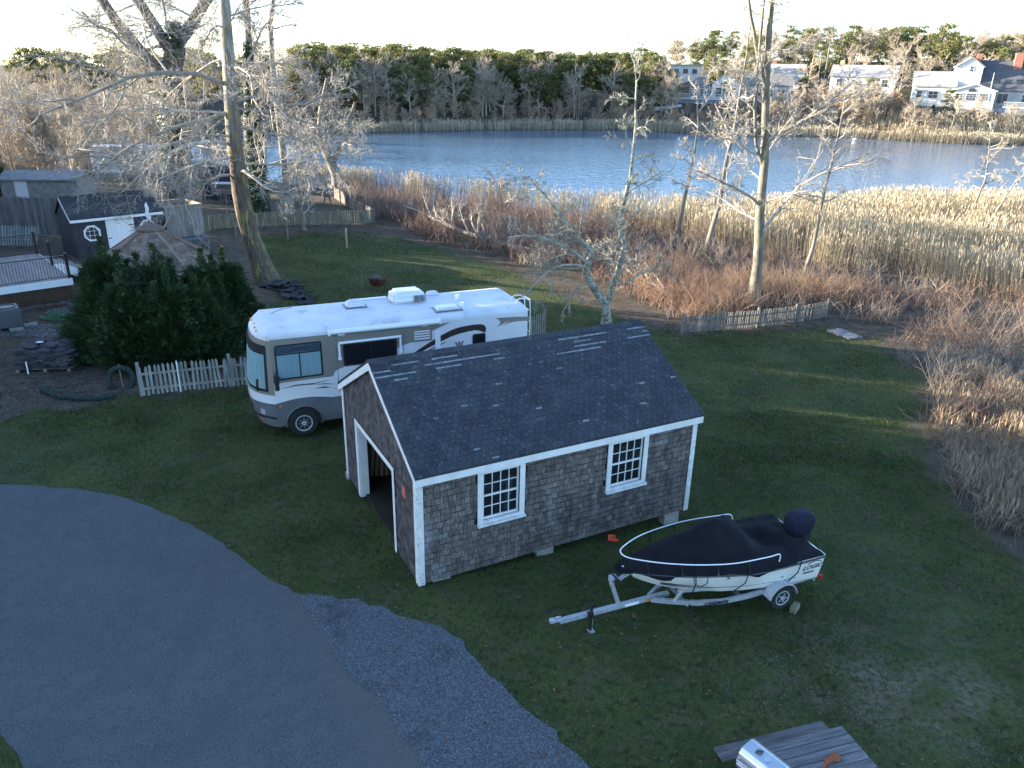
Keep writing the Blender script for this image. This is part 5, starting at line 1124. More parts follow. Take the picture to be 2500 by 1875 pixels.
tp_ = empty('tarp_shelter', (-25.6, 69.2, tz(-25.5, 69)), R(10), 'navy tarpaulin shelter behind the lumber stack', 'shelter')
q = MB(); q.prism([(-1.6, 0), (1.6, 0), (1.7, 1.7), (.9, 2.9), (-1.0, 3.15), (-1.7, 1.9)], -1.2, 1.2, lambda a, b, d: (a, d, b)); q.build('tarpaulin', m_tarp, tp_, bevel=.15); MB().box((-1.75, -1.45, 0), (-1.6, -1.3, 2.9)).build('post', m_picket3, tp_); MB().bar((-1.7, -1.4, 1.2), (-3.2, -1.6, .3), .1, .1).build('brace', m_picket3, tp_); MB().bar((-1.7, -1.4, 2.3), (-3.4, -1.5, 1.3), .1, .1).build('brace', m_picket3, tp_)
m_palet = mat('pale_sheet', (0.42, 0.42, 0.41), rough=.7)
m_lum = mat('grey_lumber', (0.15, 0.135, 0.12), (0.25, 0.23, 0.21), 5, .9, rnd=.3, stretch=(.3, 1, 1))
lst = empty('lumber_stack', (-24.0, 66.4, tz(-24, 66.4)), R(3), 'stack of grey lumber on posts beside the ivy-covered trunk', 'lumber'); rg = random.Random(9)
for l in range(9):
    for j in range(4): MB().box((-1.5 + rg.uniform(-.12, .05), -.5 + j * .25, .80 + l * .09), (1.7 + rg.uniform(-.1, .15), -.5 + j * .25 + .23, .87 + l * .09)).build('board', m_lum, lst)
MB().box((-1.6, -.62, 1.63), (1.9, .6, 1.68)).build('cover_sheet', m_palet, lst)
for x_ in (-1.0, -.55, .6, 1.1): MB().box((x_, -.45, 0), (x_ + .13, -.3, .80)).box((x_, .3, 0), (x_ + .13, .45, .80)).build('post', m_lum, lst)
bst = empty('board_pile', (-18.0, 69.0, tz(-18, 69)), R(-8), 'tilted pile of weathered boards by the back corner of the picket fence', 'lumber')
for l in range(7):
    for j in range(3): q = MB(); z_ = .75 + l * .10; q.add([(-1.9, -.5 + j * .34, z_ + .35), (1.9, -.5 + j * .34, z_ - .1), (1.9, -.2 + j * .34, z_ - .1), (-1.9, -.2 + j * .34, z_ + .35), (-1.9, -.5 + j * .34, z_ + .42), (1.9, -.5 + j * .34, z_ - .03), (1.9, -.2 + j * .34, z_ - .03), (-1.9, -.2 + j * .34, z_ + .42)], [(3, 2, 1, 0), (4, 5, 6, 7), (0, 1, 5, 4), (1, 2, 6, 5), (2, 3, 7, 6), (3, 0, 4, 7)]); q.build('board', m_lum, bst)
for x_ in (-1.4, 1.3): MB().bar((x_, -.6, 0), (x_ + .1, -.3, .95), .09, .09).bar((x_ + .2, .6, 0), (x_ + .1, .3, .95), .09, .09).build('trestle', m_lum, bst)
m_palebl = mat('pale_blocks', (0.20, 0.19, 0.175), (0.30, 0.285, 0.265), 3, .9)
ob_ = empty('outbuilding', (-39.8, 60.5, tz(-38, 60)), R(8), 'low pale outbuilding behind the tall stockade fence', 'outbuilding')
MB().box((0, 0, 0), (5.6, 3.2, 1.6)).build('wall', m_palebl, ob_); q = MB(); q.prism([(-.2, 1.55), (1.6, 2.05), (3.4, 1.55), (3.4, 1.65), (1.6, 2.15), (-.2, 1.65)], -.2, 5.8, lambda t, z, s: (s, t, z)); q.build('roof', mat('grey_roll_roof', (0.20, 0.19, 0.18), (0.28, 0.27, 0.26), 2, .9), ob_)
MB().box((1.0, -.03, 0), (1.9, 0, 1.5)).build('door', m_white, ob_)
# ================================================================ GRASS, LEAVES, CHIPS
def tri_scatter(name, x, y, z, h_, w_, rng, lean=.5):
    n = len(x); a = rng.uniform(0, 6.283, n); ux, uy = np.cos(a) * w_, np.sin(a) * w_; l = rng.normal(0, lean, (n, 2)) * h_[:, None]
    V = np.empty((n, 3, 3)); V[:, 0] = np.stack([x - ux, y - uy, z], 1); V[:, 1] = np.stack([x + ux, y + uy, z], 1); V[:, 2] = np.stack([x + l[:, 0], y + l[:, 1], z + h_], 1)
    return np_mesh(name, V.reshape(-1, 3), np.arange(n * 3).reshape(-1, 3))
rng = np.random.default_rng(31)
def on_lawn(n, x0, x1, y0, y1):
    x = rng.uniform(x0, x1, n); y = rng.uniform(y0, y1, n); k = (rng.random(n) < lawn_mask(x, y)) & ~inpoly(x, y, DRIVE) & ~inpoly(x, y, GRAVEL)
    vis = (np.abs(x) < .70 * (y * .927 + 3.9) + 1.0); k &= vis
    lx = (x + 1.802) * math.cos(.4854) + (y - 13.071) * math.sin(.4854); ly = -(x + 1.802) * math.sin(.4854) + (y - 13.071) * math.cos(.4854)
    k &= ~((lx > .1) & (lx < 6.8) & (ly > .15) & (ly < 5))
    return x[k], y[k]
gxs, gys, ghs, gws = [], [], [], []
for n, bx, hh, ww in ((320000, (-16, 13, 6, 24), (.035, .10), .0065), (170000, (-18, 18, 20, 58), (.05, .12), .013)):
    x, y = on_lawn(n, *bx); d = dry_mask(x, y); k = rng.random(len(x)) > d * .75; x, y = x[k], y[k]
    gxs.append(x); gys.append(y); ghs.append(rng.uniform(*hh, len(x)) * (.6 + .8 * vnoise(x, y, 1.2, 17))); gws.append(np.full(len(x), ww))
x, y, hh, ww = map(np.concatenate, (gxs, gys, ghs, gws))
m_grass = mat('grass_blade', (0.05, 0.08, 0.02), rough=.75, rnd=.6, huernd=.025, extra=grass_col, spec=.2, sub=.25)
tag(obj('grass', tri_scatter('grass', x, y, terr(x, y) - .012, hh, ww, rng), m_grass), 'short green and brown grass of the lawn', 'grass', kind='stuff')
# pale dead grass lying on the dry patches
x, y = on_lawn(160000, 1, 13, 7, 18); k = rng.random(len(x)) < dry_mask(x, y) * .9; x, y = x[k], y[k]
m_straw = mat('dead_grass', (0.16, 0.14, 0.10), rough=.9, rnd=.35)
tag(obj('dead_grass', tri_scatter('dead_grass', x, y, terr(x, y) - .005, rng.uniform(.012, .03, len(x)), np.full(len(x), .009), rng, 1.6), m_straw), 'pale dead grass on the bare patches of lawn', 'grass', kind='stuff')
# fallen leaves
def quads(name, x, y, z, s, rng, tilt=.5):
    n = len(x); a = rng.uniform(0, 6.283, n); t = rng.normal(0, tilt, (n, 2)); c, d = np.cos(a), np.sin(a); V = np.empty((n, 4, 3))
    for i, (p, q) in enumerate(((-1, -.7), (1, -.7), (1, .7), (-1, .7))):
        V[:, i, 0] = x + (c * p - d * q) * s; V[:, i, 1] = y + (d * p + c * q) * s; V[:, i, 2] = z + np.abs(t[:, 0] * p + t[:, 1] * q) * s
    return np_mesh(name, V.reshape(-1, 3), np.arange(n * 4).reshape(-1, 4))
LX, LY, LS = [], [], []
for n, (cx, cy), (sx, sy), sz in ((300, (1.5, 11.5), (3.5, 2.0), .035), (200, (-4, 15), (4, 3), .03), (500, (-14, 53.5), (4, 1.6), .07), (350, (-10, 22.5), (3, .8), .035), (600, (10, 33.8), (4, .8), .05), (250, (5, 26), (5, 6), .03), (500, (-6, 55), (4, 2), .07), (400, (16, 27), (1.5, 7), .05), (700, (-8, 46), (6, 5), .03), (250, (5, 9.5), (3, 1.2), .025)):
    LX.append(rng.normal(cx, sx, n)); LY.append(rng.normal(cy, sy, n)); LS.append(rng.uniform(.45, .95, n) * sz)
x, y, s = map(np.concatenate, (LX, LY, LS)); k = ~inpoly(x, y, DRIVE); x, y, s = x[k], y[k], s[k]
m_leaf = mat('fallen_leaf', (0.115, 0.066, 0.038), rough=.85, rnd=.6, huernd=.03)
tag(obj('fallen_leaves', quads('fallen_leaves', x, y, terr(x, y) + .03, s, rng), m_leaf), 'scattered brown fallen leaves on the grass', 'leaves', kind='stuff')
# wood chips and gravel round the pallets
n = 18000; x = rng.uniform(-24, -9, n); y = rng.uniform(20.5, 34, n); k = (rng.random(n) > lawn_mask(x, y)); x, y = x[k], y[k]
m_chip = mat('wood_chip', (0.11, 0.085, 0.075), rough=.95, rnd=.75)
tag(obj('wood_chips', quads('wood_chips', x, y, terr(x, y) + .012, rng.uniform(.012, .035, len(x)), rng), m_chip), 'dark wood chip mulch around the stone pallets', 'mulch', kind='stuff')
n = 14000; x = rng.uniform(-22, -17, n); y = rng.uniform(28, 33, n); k = vnoise(x, y, 1.2, 41) > .35; x, y = x[k], y[k]
tag(obj('gravel_bed', quads('gravel_bed', x, y, terr(x, y) + .016, rng.uniform(.012, .03, len(x)), rng), mat('pale_pebble', (0.20, 0.20, 0.20), rough=.9, rnd=.6)), 'grey pebbles under the edge of the deck', 'gravel', kind='stuff')
# litter under the marsh brush
n = 30000; x = rng.uniform(-20, 24, n); y = rng.uniform(12, 64, n); k = rng.random(n) > lawn_mask(x, y) * 1.02; k &= (x > -9 - (y - 50)) & ((x > 11) | (y > 33)); x, y = x[k], y[k]
tag(obj('leaf_litter', quads('leaf_litter', x, y, terr(x, y) + .02, rng.uniform(.02, .06, len(x)), rng), m_leaf), 'brown leaf litter under the marsh brush', 'leaves', kind='stuff')

# ================================================================ EVERGREEN HEDGE
m_cyp = mat('cypress_foliage', (0.018, 0.040, 0.011), (0.036, 0.066, 0.018), 1.6, .65, rnd=.45, huernd=.02, sub=.2)
m_bark = mat('grey_bark', (0.13, 0.115, 0.095), (0.22, 0.20, 0.17), 6, .9, .8, 25, stretch=(1, 1, .25))
def cypress_mesh(seed, n=8500):
    r_ = np.random.default_rng(seed); h = r_.random(n) ** 1.5 * .86; an = r_.uniform(0, 6.283, n); lob = 1 + .22 * np.sin(an * 3 + h * 9 + seed) + .14 * np.sin(an * 7 - h * 17)
    # several leaders: the outline breaks into spires near the top
    R0 = np.where(h < .12, .8 + h * 2.2, 1.07 * np.clip(1 - (h - .12) / .9, 0, 1) ** .82) * lob * np.clip(r_.normal(.92, .13, n), .35, 1.25)
    x, y, z = R0 * np.cos(an), R0 * np.sin(an), h * 3.4 + .05
    sp = r_.random(n) < .30; k = r_.integers(0, 7, n); ca = 6.283 * k / 7 * 2 + seed; cr = np.array([.05, .5, .62, .45, .7, .55, .36])[k]; zz = r_.random(n) ** .8; hz_ = np.array([3.75, 3.0, 2.65, 3.3, 2.35, 2.8, 3.45])[k]
    x = np.where(sp, cr * np.cos(ca) + r_.normal(0, .21, n) * (1.12 - zz), x); y = np.where(sp, cr * np.sin(ca) + r_.normal(0, .21, n) * (1.12 - zz), y); z = np.where(sp, 1.1 + zz * (hz_ - 1.1), z)
    d = np.stack([np.cos(an) * .75, np.sin(an) * .75, r_.uniform(.25, 1.2, n)], 1) + r_.normal(0, .3, (n, 3)); d[sp] = np.array([0, 0, .8]) + r_.normal(0, .5, (sp.sum(), 3)) * np.array([1, 1, .4]); d = unit(d)
    side = unit(np.cross(d, r_.normal(size=(n, 3)))); L = (r_.uniform(.18, .44, n) * np.where(sp, .75 - .35 * zz, 1))[:, None]; P = np.stack([x, y, z], 1); V = np.empty((n, 9, 3))
    for j, (a, b) in enumerate(((0, 1), (.75, .7), (-.75, .7))):
        dd = unit(d + side * a); V[:, j * 3] = P - side * .028 + dd * .02; V[:, j * 3 + 1] = P + side * .028 + dd * .05; V[:, j * 3 + 2] = P + dd * L * b
    return np_mesh('crown', V.reshape(-1, 3), np.arange(n * 9).reshape(-1, 3))
CY = [cypress_mesh(1), cypress_mesh(2), cypress_mesh(5)]
for c_ in CY: c_.materials.append(m_cyp)
trk = MB().tube([(0, 0, -.1), (.02, 0, 1.2), (0, 0, 2.9)], [.11, .08, .02], 7).mesh('trunk'); trk.materials.append(m_bark)
CYP = [(-14.35, 26.3, 3.75, 'dark evergreen cypress beside the stone pallets'), (-13.35, 25.5, 3.1, 'short dark evergreen cypress at the fence end post'), (-12.55, 26.3, 3.6, 'dark evergreen cypress with a tall spire before the gazebo roof'),
       (-11.9, 25.7, 3.0, 'low dark evergreen cypress behind the picket fence'), (-11.35, 27.3, 3.35, 'dark evergreen cypress between the gazebo and the picket fence'), (-10.9, 28.3, 3.3, 'dark evergreen cypress close to the leaning poplar'), (-11.2, 26.2, 2.8, 'low dark evergreen cypress at the nose of the motorhome'), (-13.7, 27.4, 3.1, 'dark evergreen cypress in the back row beside the gazebo posts')]
for i, (x, y, h, lab) in enumerate(CYP):
    e = empty('cypress', (x, y, tz(x, y)), i * 1.3, lab, 'evergreen', 'cypress hedge behind the picket fence'); s = h / 3.4; e.scale = (1.14 * (s * .4 + .6), 1.12 * (s * .4 + .6), s * 1.04)
    obj('trunk', trk, None, e); obj('crown', CY[i % 3], None, e)

# ================================================================ BARE TREES
m_twig = mat('pale_twig', (0.27, 0.24, 0.205), (0.41, 0.375, 0.33), 3, .85, rnd=.3, spots=[((0.30, 0.25, 0.10), 1.1, .60, .68, 4)])
m_lichen = mat('lichen_bark', (0.15, 0.135, 0.115), (0.36, 0.355, 0.27), 7, .9, .6, 30, lo=.42, hi=.58)
def poplar_extra(N, L, col, mix, noise, ramp, co):
    g = N.new('ShaderNodeNewGeometry'); s = N.new('ShaderNodeSeparateXYZ'); L.new(g.outputs['Position'], s.inputs[0])
    a = N.new('ShaderNodeMath'); a.operation = 'MULTIPLY_ADD'; a.inputs[1].default_value = 5.0; L.new(noise(1.2, 4), a.inputs[0]); L.new(s.outputs['Z'], a.inputs[2])
    up = mix(ramp(noise(4, 4), .45, .6), (0.29, 0.275, 0.25), (0.17, 0.155, 0.14)); up = mix(ramp(noise(14, 3), .6, .66), up, (0.06, 0.055, 0.05))
    c = mix(ramp(a.outputs[0], 7.5, 11.5), col, up)
    return mix(ramp(noise(3.1, 5), .56, .66), c, (0.30, 0.24, 0.07))
m_popbark = mat('poplar_bark', (0.070, 0.053, 0.040), (0.155, 0.122, 0.092), 7, .9, 1.0, 14, stretch=(2.2, 2.2, .35), extra=poplar_extra)
m_popup = None
m_tallbark = mat('grey_lichen_bark', (0.12, 0.105, 0.085), (0.21, 0.19, 0.15), 5, .9, .9, 18, stretch=(1.4, 1.4, .4), spots=[((0.30, 0.26, 0.12), 3.5, .56, .66, 5), ((0.08, 0.07, 0.06), 8, .62, .70, 4)])
m_darkbark = mat('dark_bark', (0.085, 0.072, 0.062), (0.15, 0.13, 0.115), 5, .9, .9, 18, stretch=(1.6, 1.6, .3))
def limb(base, d, ln, rng, K=7, sag=-.06, lift=.03, wig=.10):
    p = np.array(base, float); d = np.array(d, float); d /= np.linalg.norm(d); out = [p.copy()]
    for k in range(K - 1):
        d = d + rng.normal(0, wig, 3) + np.array([0, 0, sag if k < K * .6 else lift]); d /= np.linalg.norm(d); p = p + d * ln / (K - 1); out.append(p.copy())
    return np.array(out)
def hero_tree(name, label, base, trunks, limbs, seed, bark, upper=None, nlev=((7, (.30, .55)), (7, (.28, .5)), (5, (.3, .55))), twig=None, group=None, cat='tree', trop=(0.02, .03, .05), spread=.75, wig=.16, minr=.006, rscale=1.0):
    """trunks: list of (points, r0, r1); limbs: list of (polyline (7,3), r0). World coordinates."""
    rng = np.random.default_rng(seed); base = np.array(base, float); e = empty(name, tuple(base), 0, label, cat, group)
    for i, (pts, r0, r1) in enumerate(trunks):
        P = poly_np(pts, 16) - base; P[1:-1, :2] += rng.normal(0, .02, (14, 2)); rad = list(np.linspace(r0, r1, 16))
        if i == 0: rad[0] *= 1.35; rad[1] *= 1.1
        q = MB().tube([tuple(p) for p in P], [float(r) for r in rad], 10); autosmooth(q.build('trunk' if i == 0 else 'stem', bark, e), 60)
        if upper and i == 0 and len(q.v):
            o = e.children[-1]; o.data.materials.append(upper)
            for pl in o.data.polygons:
                if pl.center.z + base[2] > 4.6: pl.material_index = 1
    if limbs:
        P = np.stack([np.asarray(l[0], float) - base for l in limbs]); Rr = np.stack([np.linspace(l[1], l[1] * .32, P.shape[1]) for l in limbs]); parts = [tubes_np(P, Rr, 6)]
        for lv, ((m, ln), n_) in enumerate(zip(nlev, (4, 3, 3))):
            P, Rr = children_np(P, Rr, m, ln, spread, rng, K=(6, 4, 3)[lv], ratio=(.55, .55, .6)[lv], trop=trop[lv], wig=wig, tmin=(.18, .12, .1)[lv]); Rr = np.maximum(Rr, minr * (1.0 if lv == 2 else 1.5)); parts.append(tubes_np(P, Rr, n_))
        V, F = join_np(parts); o = obj('crown', np_mesh('crown', V, F, smooth=True), twig or m_twig, e)
    return e
def auto_limbs(trunk, n, rng, z0, z1, ln, up=(.1, .7), r=.09, bias=None, sag=-.05, lift=.05, wig=.1):
    p = np.array(trunk, float); out = []
    for k in range(n):
        z = z0 + (z1 - z0) * (k + rng.random() * .8) / n; b = np.array([np.interp(z, p[:, 2], p[:, 0]), np.interp(z, p[:, 2], p[:, 1]), z]); a = rng.uniform(0, 6.283)
        d = np.array([math.cos(a), math.sin(a), rng.uniform(*up)])
        if bias is not None: d[:2] += np.array(bias)
        f = (z - z0) / max(z1 - z0, .1); out.append((limb(b, d, rng.uniform(*ln) * (1.0 - .45 * f), rng, sag=sag, lift=lift, wig=wig), r * (1 - .5 * f)))
    return out
rg = np.random.default_rng(77)
# the leaning poplar by the motorhome
PT = [(-12.65, 38.6, -.5), (-13.11, 38.6, 1.23), (-13.47, 38.6, 2.66), (-13.59, 38.6, 4.66), (-13.61, 38.6, 6.76), (-13.48, 38.6, 9.14), (-13.39, 38.6, 11.07), (-13.33, 38.6, 12.6), (-13.2, 38.6, 17)]
L = [(poly_np([(-13.4, 38.6, 7.9), (-14.5, 38.2, 7.5), (-16.1, 37.6, 7.1), (-17.8, 37.0, 6.4), (-19.3, 36.4, 5.2), (-20.4, 36.0, 4.9)], 7), .12), (poly_np([(-13.4, 38.6, 8.2), (-12.6, 38.3, 8.5), (-11.5, 38.0, 8.5), (-10.4, 37.8, 8.1), (-9.2, 37.6, 8.4), (-8.2, 37.4, 9.3)], 7), .10),
     (poly_np([(-13.6, 38.6, 6.3), (-14.6, 37.8, 6.6), (-16.0, 37.0, 6.1), (-17.2, 36.3, 5.2), (-18.0, 35.8, 4.4)], 7), .11), (poly_np([(-13.6, 38.6, 5.0), (-13.0, 38.0, 5.2), (-12.2, 37.6, 4.6), (-11.2, 37.2, 4.2), (-10.3, 37.0, 4.6)], 7), .09), (poly_np([(-13.6, 38.6, 9.0), (-15, 37.6, 9.6), (-17, 36.6, 9.4), (-19, 35.8, 8.4), (-21, 35.0, 7.6)], 7), .13)]
L += auto_limbs(PT, 17, rg, 4.6, 14.0, (4.2, 8.0), (-.05, .5), .08, bias=(-.4, -.1), sag=-.08, lift=.10, wig=.2)
hero_tree('poplar_tree', 'tall leaning poplar with yellow-flecked bark behind the motorhome', PT[0], [(PT, .50, .15)], L, 5, m_popbark, m_popup, nlev=((12, (.28, .55)), (10, (.28, .5)), (5, (.4, .8))), trop=(-.03, .03, .08), wig=.22, minr=.0068)
# the old multi-stemmed tree beyond the shed
MT = [(-24.24, 56, -1.0), (-24.02, 56, 1.96), (-23.97, 56, 4.75), (-23.77, 56, 7.45), (-23.37, 56, 9.79), (-22.91, 56, 11.07)]
st1 = [(-22.95, 56, 11.0), (-21.64, 56, 12.4), (-20.6, 56, 13.7), (-19.0, 56.2, 16)]; st2 = [(-23.2, 56, 10.4), (-24.23, 56, 12.28), (-25.07, 56, 13.8), (-25.8, 56, 17)]; st3 = [(-23.8, 56.2, 8.8), (-25.23, 56.1, 10.4), (-26.6, 56, 12.3), (-28.4, 56, 15.5)]
L = []
for st, n in ((MT, 9), (st1, 3), (st2, 4), (st3, 5)): L += auto_limbs(st, n + 1, rg, max(st[0][2], 2.6), st[-1][2], (5, 9.5), (-.15, .5), .11, wig=.2, bias=(-.1, -.15), sag=-.05, lift=.08)
hero_tree('old_maple_tree', 'massive forked old tree with dark furrowed trunk beyond the navy shed', MT[0], [(MT, .85, .62), (st1, .45, .26), (st2, .42, .24), (st3, .45, .26)], L, 8, m_darkbark, None, nlev=((11, (.28, .55)), (9, (.28, .5)), (5, (.4, .8))), trop=(-.03, .02, .06), wig=.22, minr=.008)
# the ivy-clad tree
IT = [(-20.6, 62, -1.2), (-20.41, 62, 2.18), (-20.33, 62, 5.84), (-20.02, 62, 10.19), (-19.9, 62, 12.68), (-19.87, 62, 14.3), (-19.96, 62, 18)]
L = auto_limbs(IT, 9, rg, 6, 16, (4, 6.5), (0, .6), .09, sag=-.04, lift=.06)
ivt = hero_tree('ivy_clad_tree', 'tall trunk wrapped in dark ivy beside the lumber stack', IT[0], [(IT, .42, .2)], L, 9, m_darkbark, None, nlev=((7, (.3, .55)), (7, (.25, .45)), (4, (.3, .5))))
m_ivy = mat('ivy_leaf', (0.020, 0.042, 0.012), (0.035, 0.062, 0.018), 2, .5, rnd=.4, sub=.15)
def ivy(parent, pts, z0, z1, rad, n, seed):
    r_ = np.random.default_rng(seed); z = r_.uniform(z0, z1, n); p = np.array(pts); a = r_.uniform(0, 6.283, n); rr = rad * (1 - .55 * (z - z0) / (z1 - z0)) * (.75 + .5 * vnoise(a * 1.3, z, .8, seed)) * r_.uniform(.75, 1.1, n); b = np.array(parent.location)
    x = np.interp(z, p[:, 2], p[:, 0]) + rr * np.cos(a) - b[0]; y = np.interp(z, p[:, 2], p[:, 1]) + rr * np.sin(a) - b[1]; c = np.stack([x, y, z - b[2]], 1); nrm = unit(np.stack([np.cos(a), np.sin(a), r_.normal(.3, .4, n)], 1) + r_.normal(0, .35, (n, 3))); u = unit(np.cross(nrm, r_.normal(size=(n, 3)))); v = np.cross(nrm, u); s = r_.uniform(.06, .12, n)[:, None]
    V = np.stack([c - u * s - v * s * .6, c + u * s - v * s * .6, c + v * s * 1.2], 1).reshape(-1, 3); o = obj('ivy', np_mesh('ivy', V, np.arange(n * 3).reshape(-1, 3)), m_ivy, parent); return o
ivy(ivt, IT, -.9, 11.5, .95, 9000, 3); ivy([o for o in COL.objects if o.name == 'old_maple_tree'][0], MT, 3.0, 12.5, 1.0, 4200, 4)
IT2 = [(-19.2, 66, -1.2), (-19.4, 66, 5), (-19.52, 66, 10.2), (-19.42, 66, 12.9), (-19.0, 66, 14.6), (-18.4, 66, 18)]
hero_tree('slim_tree', 'slim bare tree rising just behind the ivy-clad trunk', IT2[0], [(IT2, .3, .14)], auto_limbs(IT2, 8, rg, 5, 16, (3.5, 6), (.1, .7), .08), 10, m_bark, nlev=((6, (.3, .55)), (6, (.25, .45)), (4, (.3, .5))))
GT = [(-16.9, 74.5, -1.5), (-17.0, 74.5, .6), (-17.6, 74.5, 2.2), (-18.3, 74.6, 3.9), (-18.0, 74.5, 6.2), (-17.2, 74.4, 9)]; g2 = [(-17.3, 74.5, 1.6), (-16.2, 74.4, 3.2), (-15.6, 74.4, 5.0), (-14.8, 74.3, 7.0)]
hero_tree('gnarled_tree', 'gnarled vine-hung tree leaning over the water by the board pile', GT[0], [(GT, .55, .14), (g2, .32, .12)], auto_limbs(GT, 9, rg, 2.5, 8.6, (3, 6), (-.1, .5), .10, sag=-.08, wig=.2) + auto_limbs(g2, 6, rg, 2.6, 6.8, (3, 5), (-.2, .4), .08, sag=-.1, wig=.2), 12, m_bark, nlev=((8, (.3, .6)), (8, (.25, .5)), (4, (.3, .5))), trop=(-.06, -.05, -.03), wig=.25)
# right-hand trees
LT = [(4.35, 34.43, -1.1), (3.99, 34.43, 0), (3.56, 34.43, .96), (3.21, 34.43, 2.28), (2.6, 34.4, 3.37), (1.27, 34.4, 4.6), (.53, 34.4, 5.6)]; l2 = [(4.25, 34.43, -.3), (4.5, 34.43, .5), (4.89, 34.43, 1.94), (4.94, 34.43, 3.78), (5.0, 34.43, 5.38), (5.02, 34.43, 7.43), (5.05, 34.43, 9.3), (4.75, 34.43, 10.9)]
jr = np.random.default_rng(3); LT = [LT[0]] + [tuple(p + jr.normal(0, .10, 3) * np.array([1, 1, .3])) for p in poly_np(LT[1:], 9)]; l2 = [l2[0]] + [tuple(p + jr.normal(0, .11, 3) * np.array([1, 1, .3])) for p in poly_np(l2[1:], 11)]
L = [(poly_np([(3.25, 34.4, 1.9), (2.6, 34.0, 2.5), (1.9, 33.7, 2.9), (.77, 33.4, 3.3), (-.3, 33.2, 3.2)], 7), .09), (poly_np([(3.3, 34.4, 1.7), (2.4, 34.1, 1.9), (1.56, 33.9, 1.65), (.9, 33.7, 1.0), (.4, 33.6, .4)], 7), .07)]
L += auto_limbs(sorted(LT, key=lambda p: p[2]), 16, rg, .9, 5.4, (1.8, 3.8), (-.25, .6), .055, bias=(-.45, -.1), sag=-.05, wig=.32) + auto_limbs(sorted(l2, key=lambda p: p[2]), 15, rg, .8, 10.5, (1.4, 3.4), (-.05, .7), .05, sag=-.02, lift=.1, wig=.28)
hero_tree('lichened_tree', 'crooked lichen-covered bare tree just behind the garage roof', LT[0], [(LT, .22, .03), (l2, .15, .018)], L, 13, m_lichen, twig=mat('lichened_twig', (0.24, 0.225, 0.18), (0.36, 0.35, 0.28), 3, .9, rnd=.25), nlev=((7, (.3, .6)), (7, (.28, .55)), (3, (.4, .7))), wig=.27, minr=.007)
TT = [(12.83, 39.9, -1.8), (12.75, 39.9, .84), (12.56, 39.9, 2.97), (12.42, 39.9, 5.42), (12.23, 39.9, 7.18), (11.98, 39.9, 9.25), (11.81, 39.9, 11.06), (11.7, 39.9, 13.15), (11.5, 39.9, 17)]; t2 = [(11.9, 39.9, 9.6), (11.2, 39.9, 11.2), (10.6, 39.9, 13.2), (10.2, 39.9, 16)]; t3 = [(12.35, 39.9, 5.6), (11.85, 39.8, 6.6), (11.5, 39.7, 8.2), (11.3, 39.7, 12), (11.2, 39.7, 15)]
L = [(poly_np([(12.5, 39.9, 3.7), (11.9, 39.6, 4.2), (11.1, 39.3, 4.6), (9.7, 38.9, 5.2), (8.9, 38.7, 5.5)], 7), .08), (poly_np([(12.1, 39.9, 6.6), (12.7, 39.7, 7.2), (13.5, 39.5, 7.7), (14.9, 39.2, 8.8), (15.8, 39.0, 9.8)], 7), .09), (poly_np([(12.5, 39.9, 2.0), (13.3, 39.6, 3.6), (14.2, 39.3, 5.0), (15.6, 39.0, 5.8), (16.9, 38.8, 6.4)], 7), .09), (poly_np([(12.3, 39.9, 6.2), (11.4, 39.8, 6.4), (10.4, 39.6, 7.2), (9.5, 39.5, 8.6)], 7), .08)]
L += auto_limbs(TT, 16, rg, 2.4, 14.5, (2.2, 4.2), (.2, .9), .06, sag=0, lift=.06, wig=.15) + auto_limbs(t3, 6, rg, 6.5, 14, (1.5, 3), (.2, .9), .05)
hero_tree('tall_maple_tree', 'tall pale bare tree rising behind the low picket fence', TT[0], [(TT, .28, .09), (t2, .10, .05), (t3, .09, .05)], L, 15, m_tallbark, nlev=((8, (.3, .6)), (7, (.3, .55)), (4, (.4, .8))), twig=m_twig)
def thin_tree(pts, r, n, seed, label, ln=(1.5, 3), z0=2, name='thin_tree'):
    hero_tree(name, label, pts[0], [(pts, r, .014)], auto_limbs(pts, n, np.random.default_rng(seed), z0, pts[-1][2] - .3, ln, (.1, .8), r * .45, sag=0, lift=.05, wig=.15), seed, m_bark, nlev=((8, (.3, .55)), (7, (.28, .5)), (3, (.3, .5))), group='thin trees along the marsh')
thin_tree([(11.76, 56, -1.8), (11.96, 56, .67), (12.33, 56, 4.1), (12.49, 56, 6.56), (12.04, 56, 9.6)], .16, 9, 21, 'thin leaning bare tree in the brush before the pond')
thin_tree([(13.5, 54, -1.8), (14.02, 54, 1.61), (14.18, 54, 4.88), (14.46, 54, 6.98), (14.64, 54, 10.75), (14.7, 54, 14.3)], .20, 13, 22, 'thin dark-trunked tree just left behind the tall pale tree'.replace('left ', ''))
thin_tree([(17.07, 45, -1.9), (17.48, 45, .73), (17.59, 45, 3.56), (17.82, 45, 6.26), (17.92, 45, 8.84), (17.8, 45, 10.7)], .13, 12, 23, 'pale slender birch leaning over the end of the low fence', (1.2, 2.6))
thin_tree([(37.52, 65, -1.9), (38.4, 65, 2.36), (38.24, 65, 4.3), (37.78, 65, 6.8)], .14, 12, 24, 'small round-crowned bare tree alone among the reeds', (1.5, 2.8), 1.5)
thin_tree([(36.0, 60, -1.9), (37.4, 60, 2.0), (38.6, 60, 5.2)], .10, 8, 25, 'thin crooked tree among the reeds by the round-crowned tree', (1, 2), 1.5)
thin_tree([(-15.02, 55.0, -1.0), (-15.2, 55, .8), (-15.3, 55, 2.2), (-15.1, 55, 4.2)], .14, 16, 26, 'pale many-stemmed shrub tree at the back picket fence', (1.2, 2.4), .1)
thin_tree([(-15.1, 50.8, -.9), (-15.0, 50.8, .3), (-15.05, 50.8, 1.5)], .05, 10, 27, 'small brown sapling before the back picket fence', (.6, 1.1), .5)
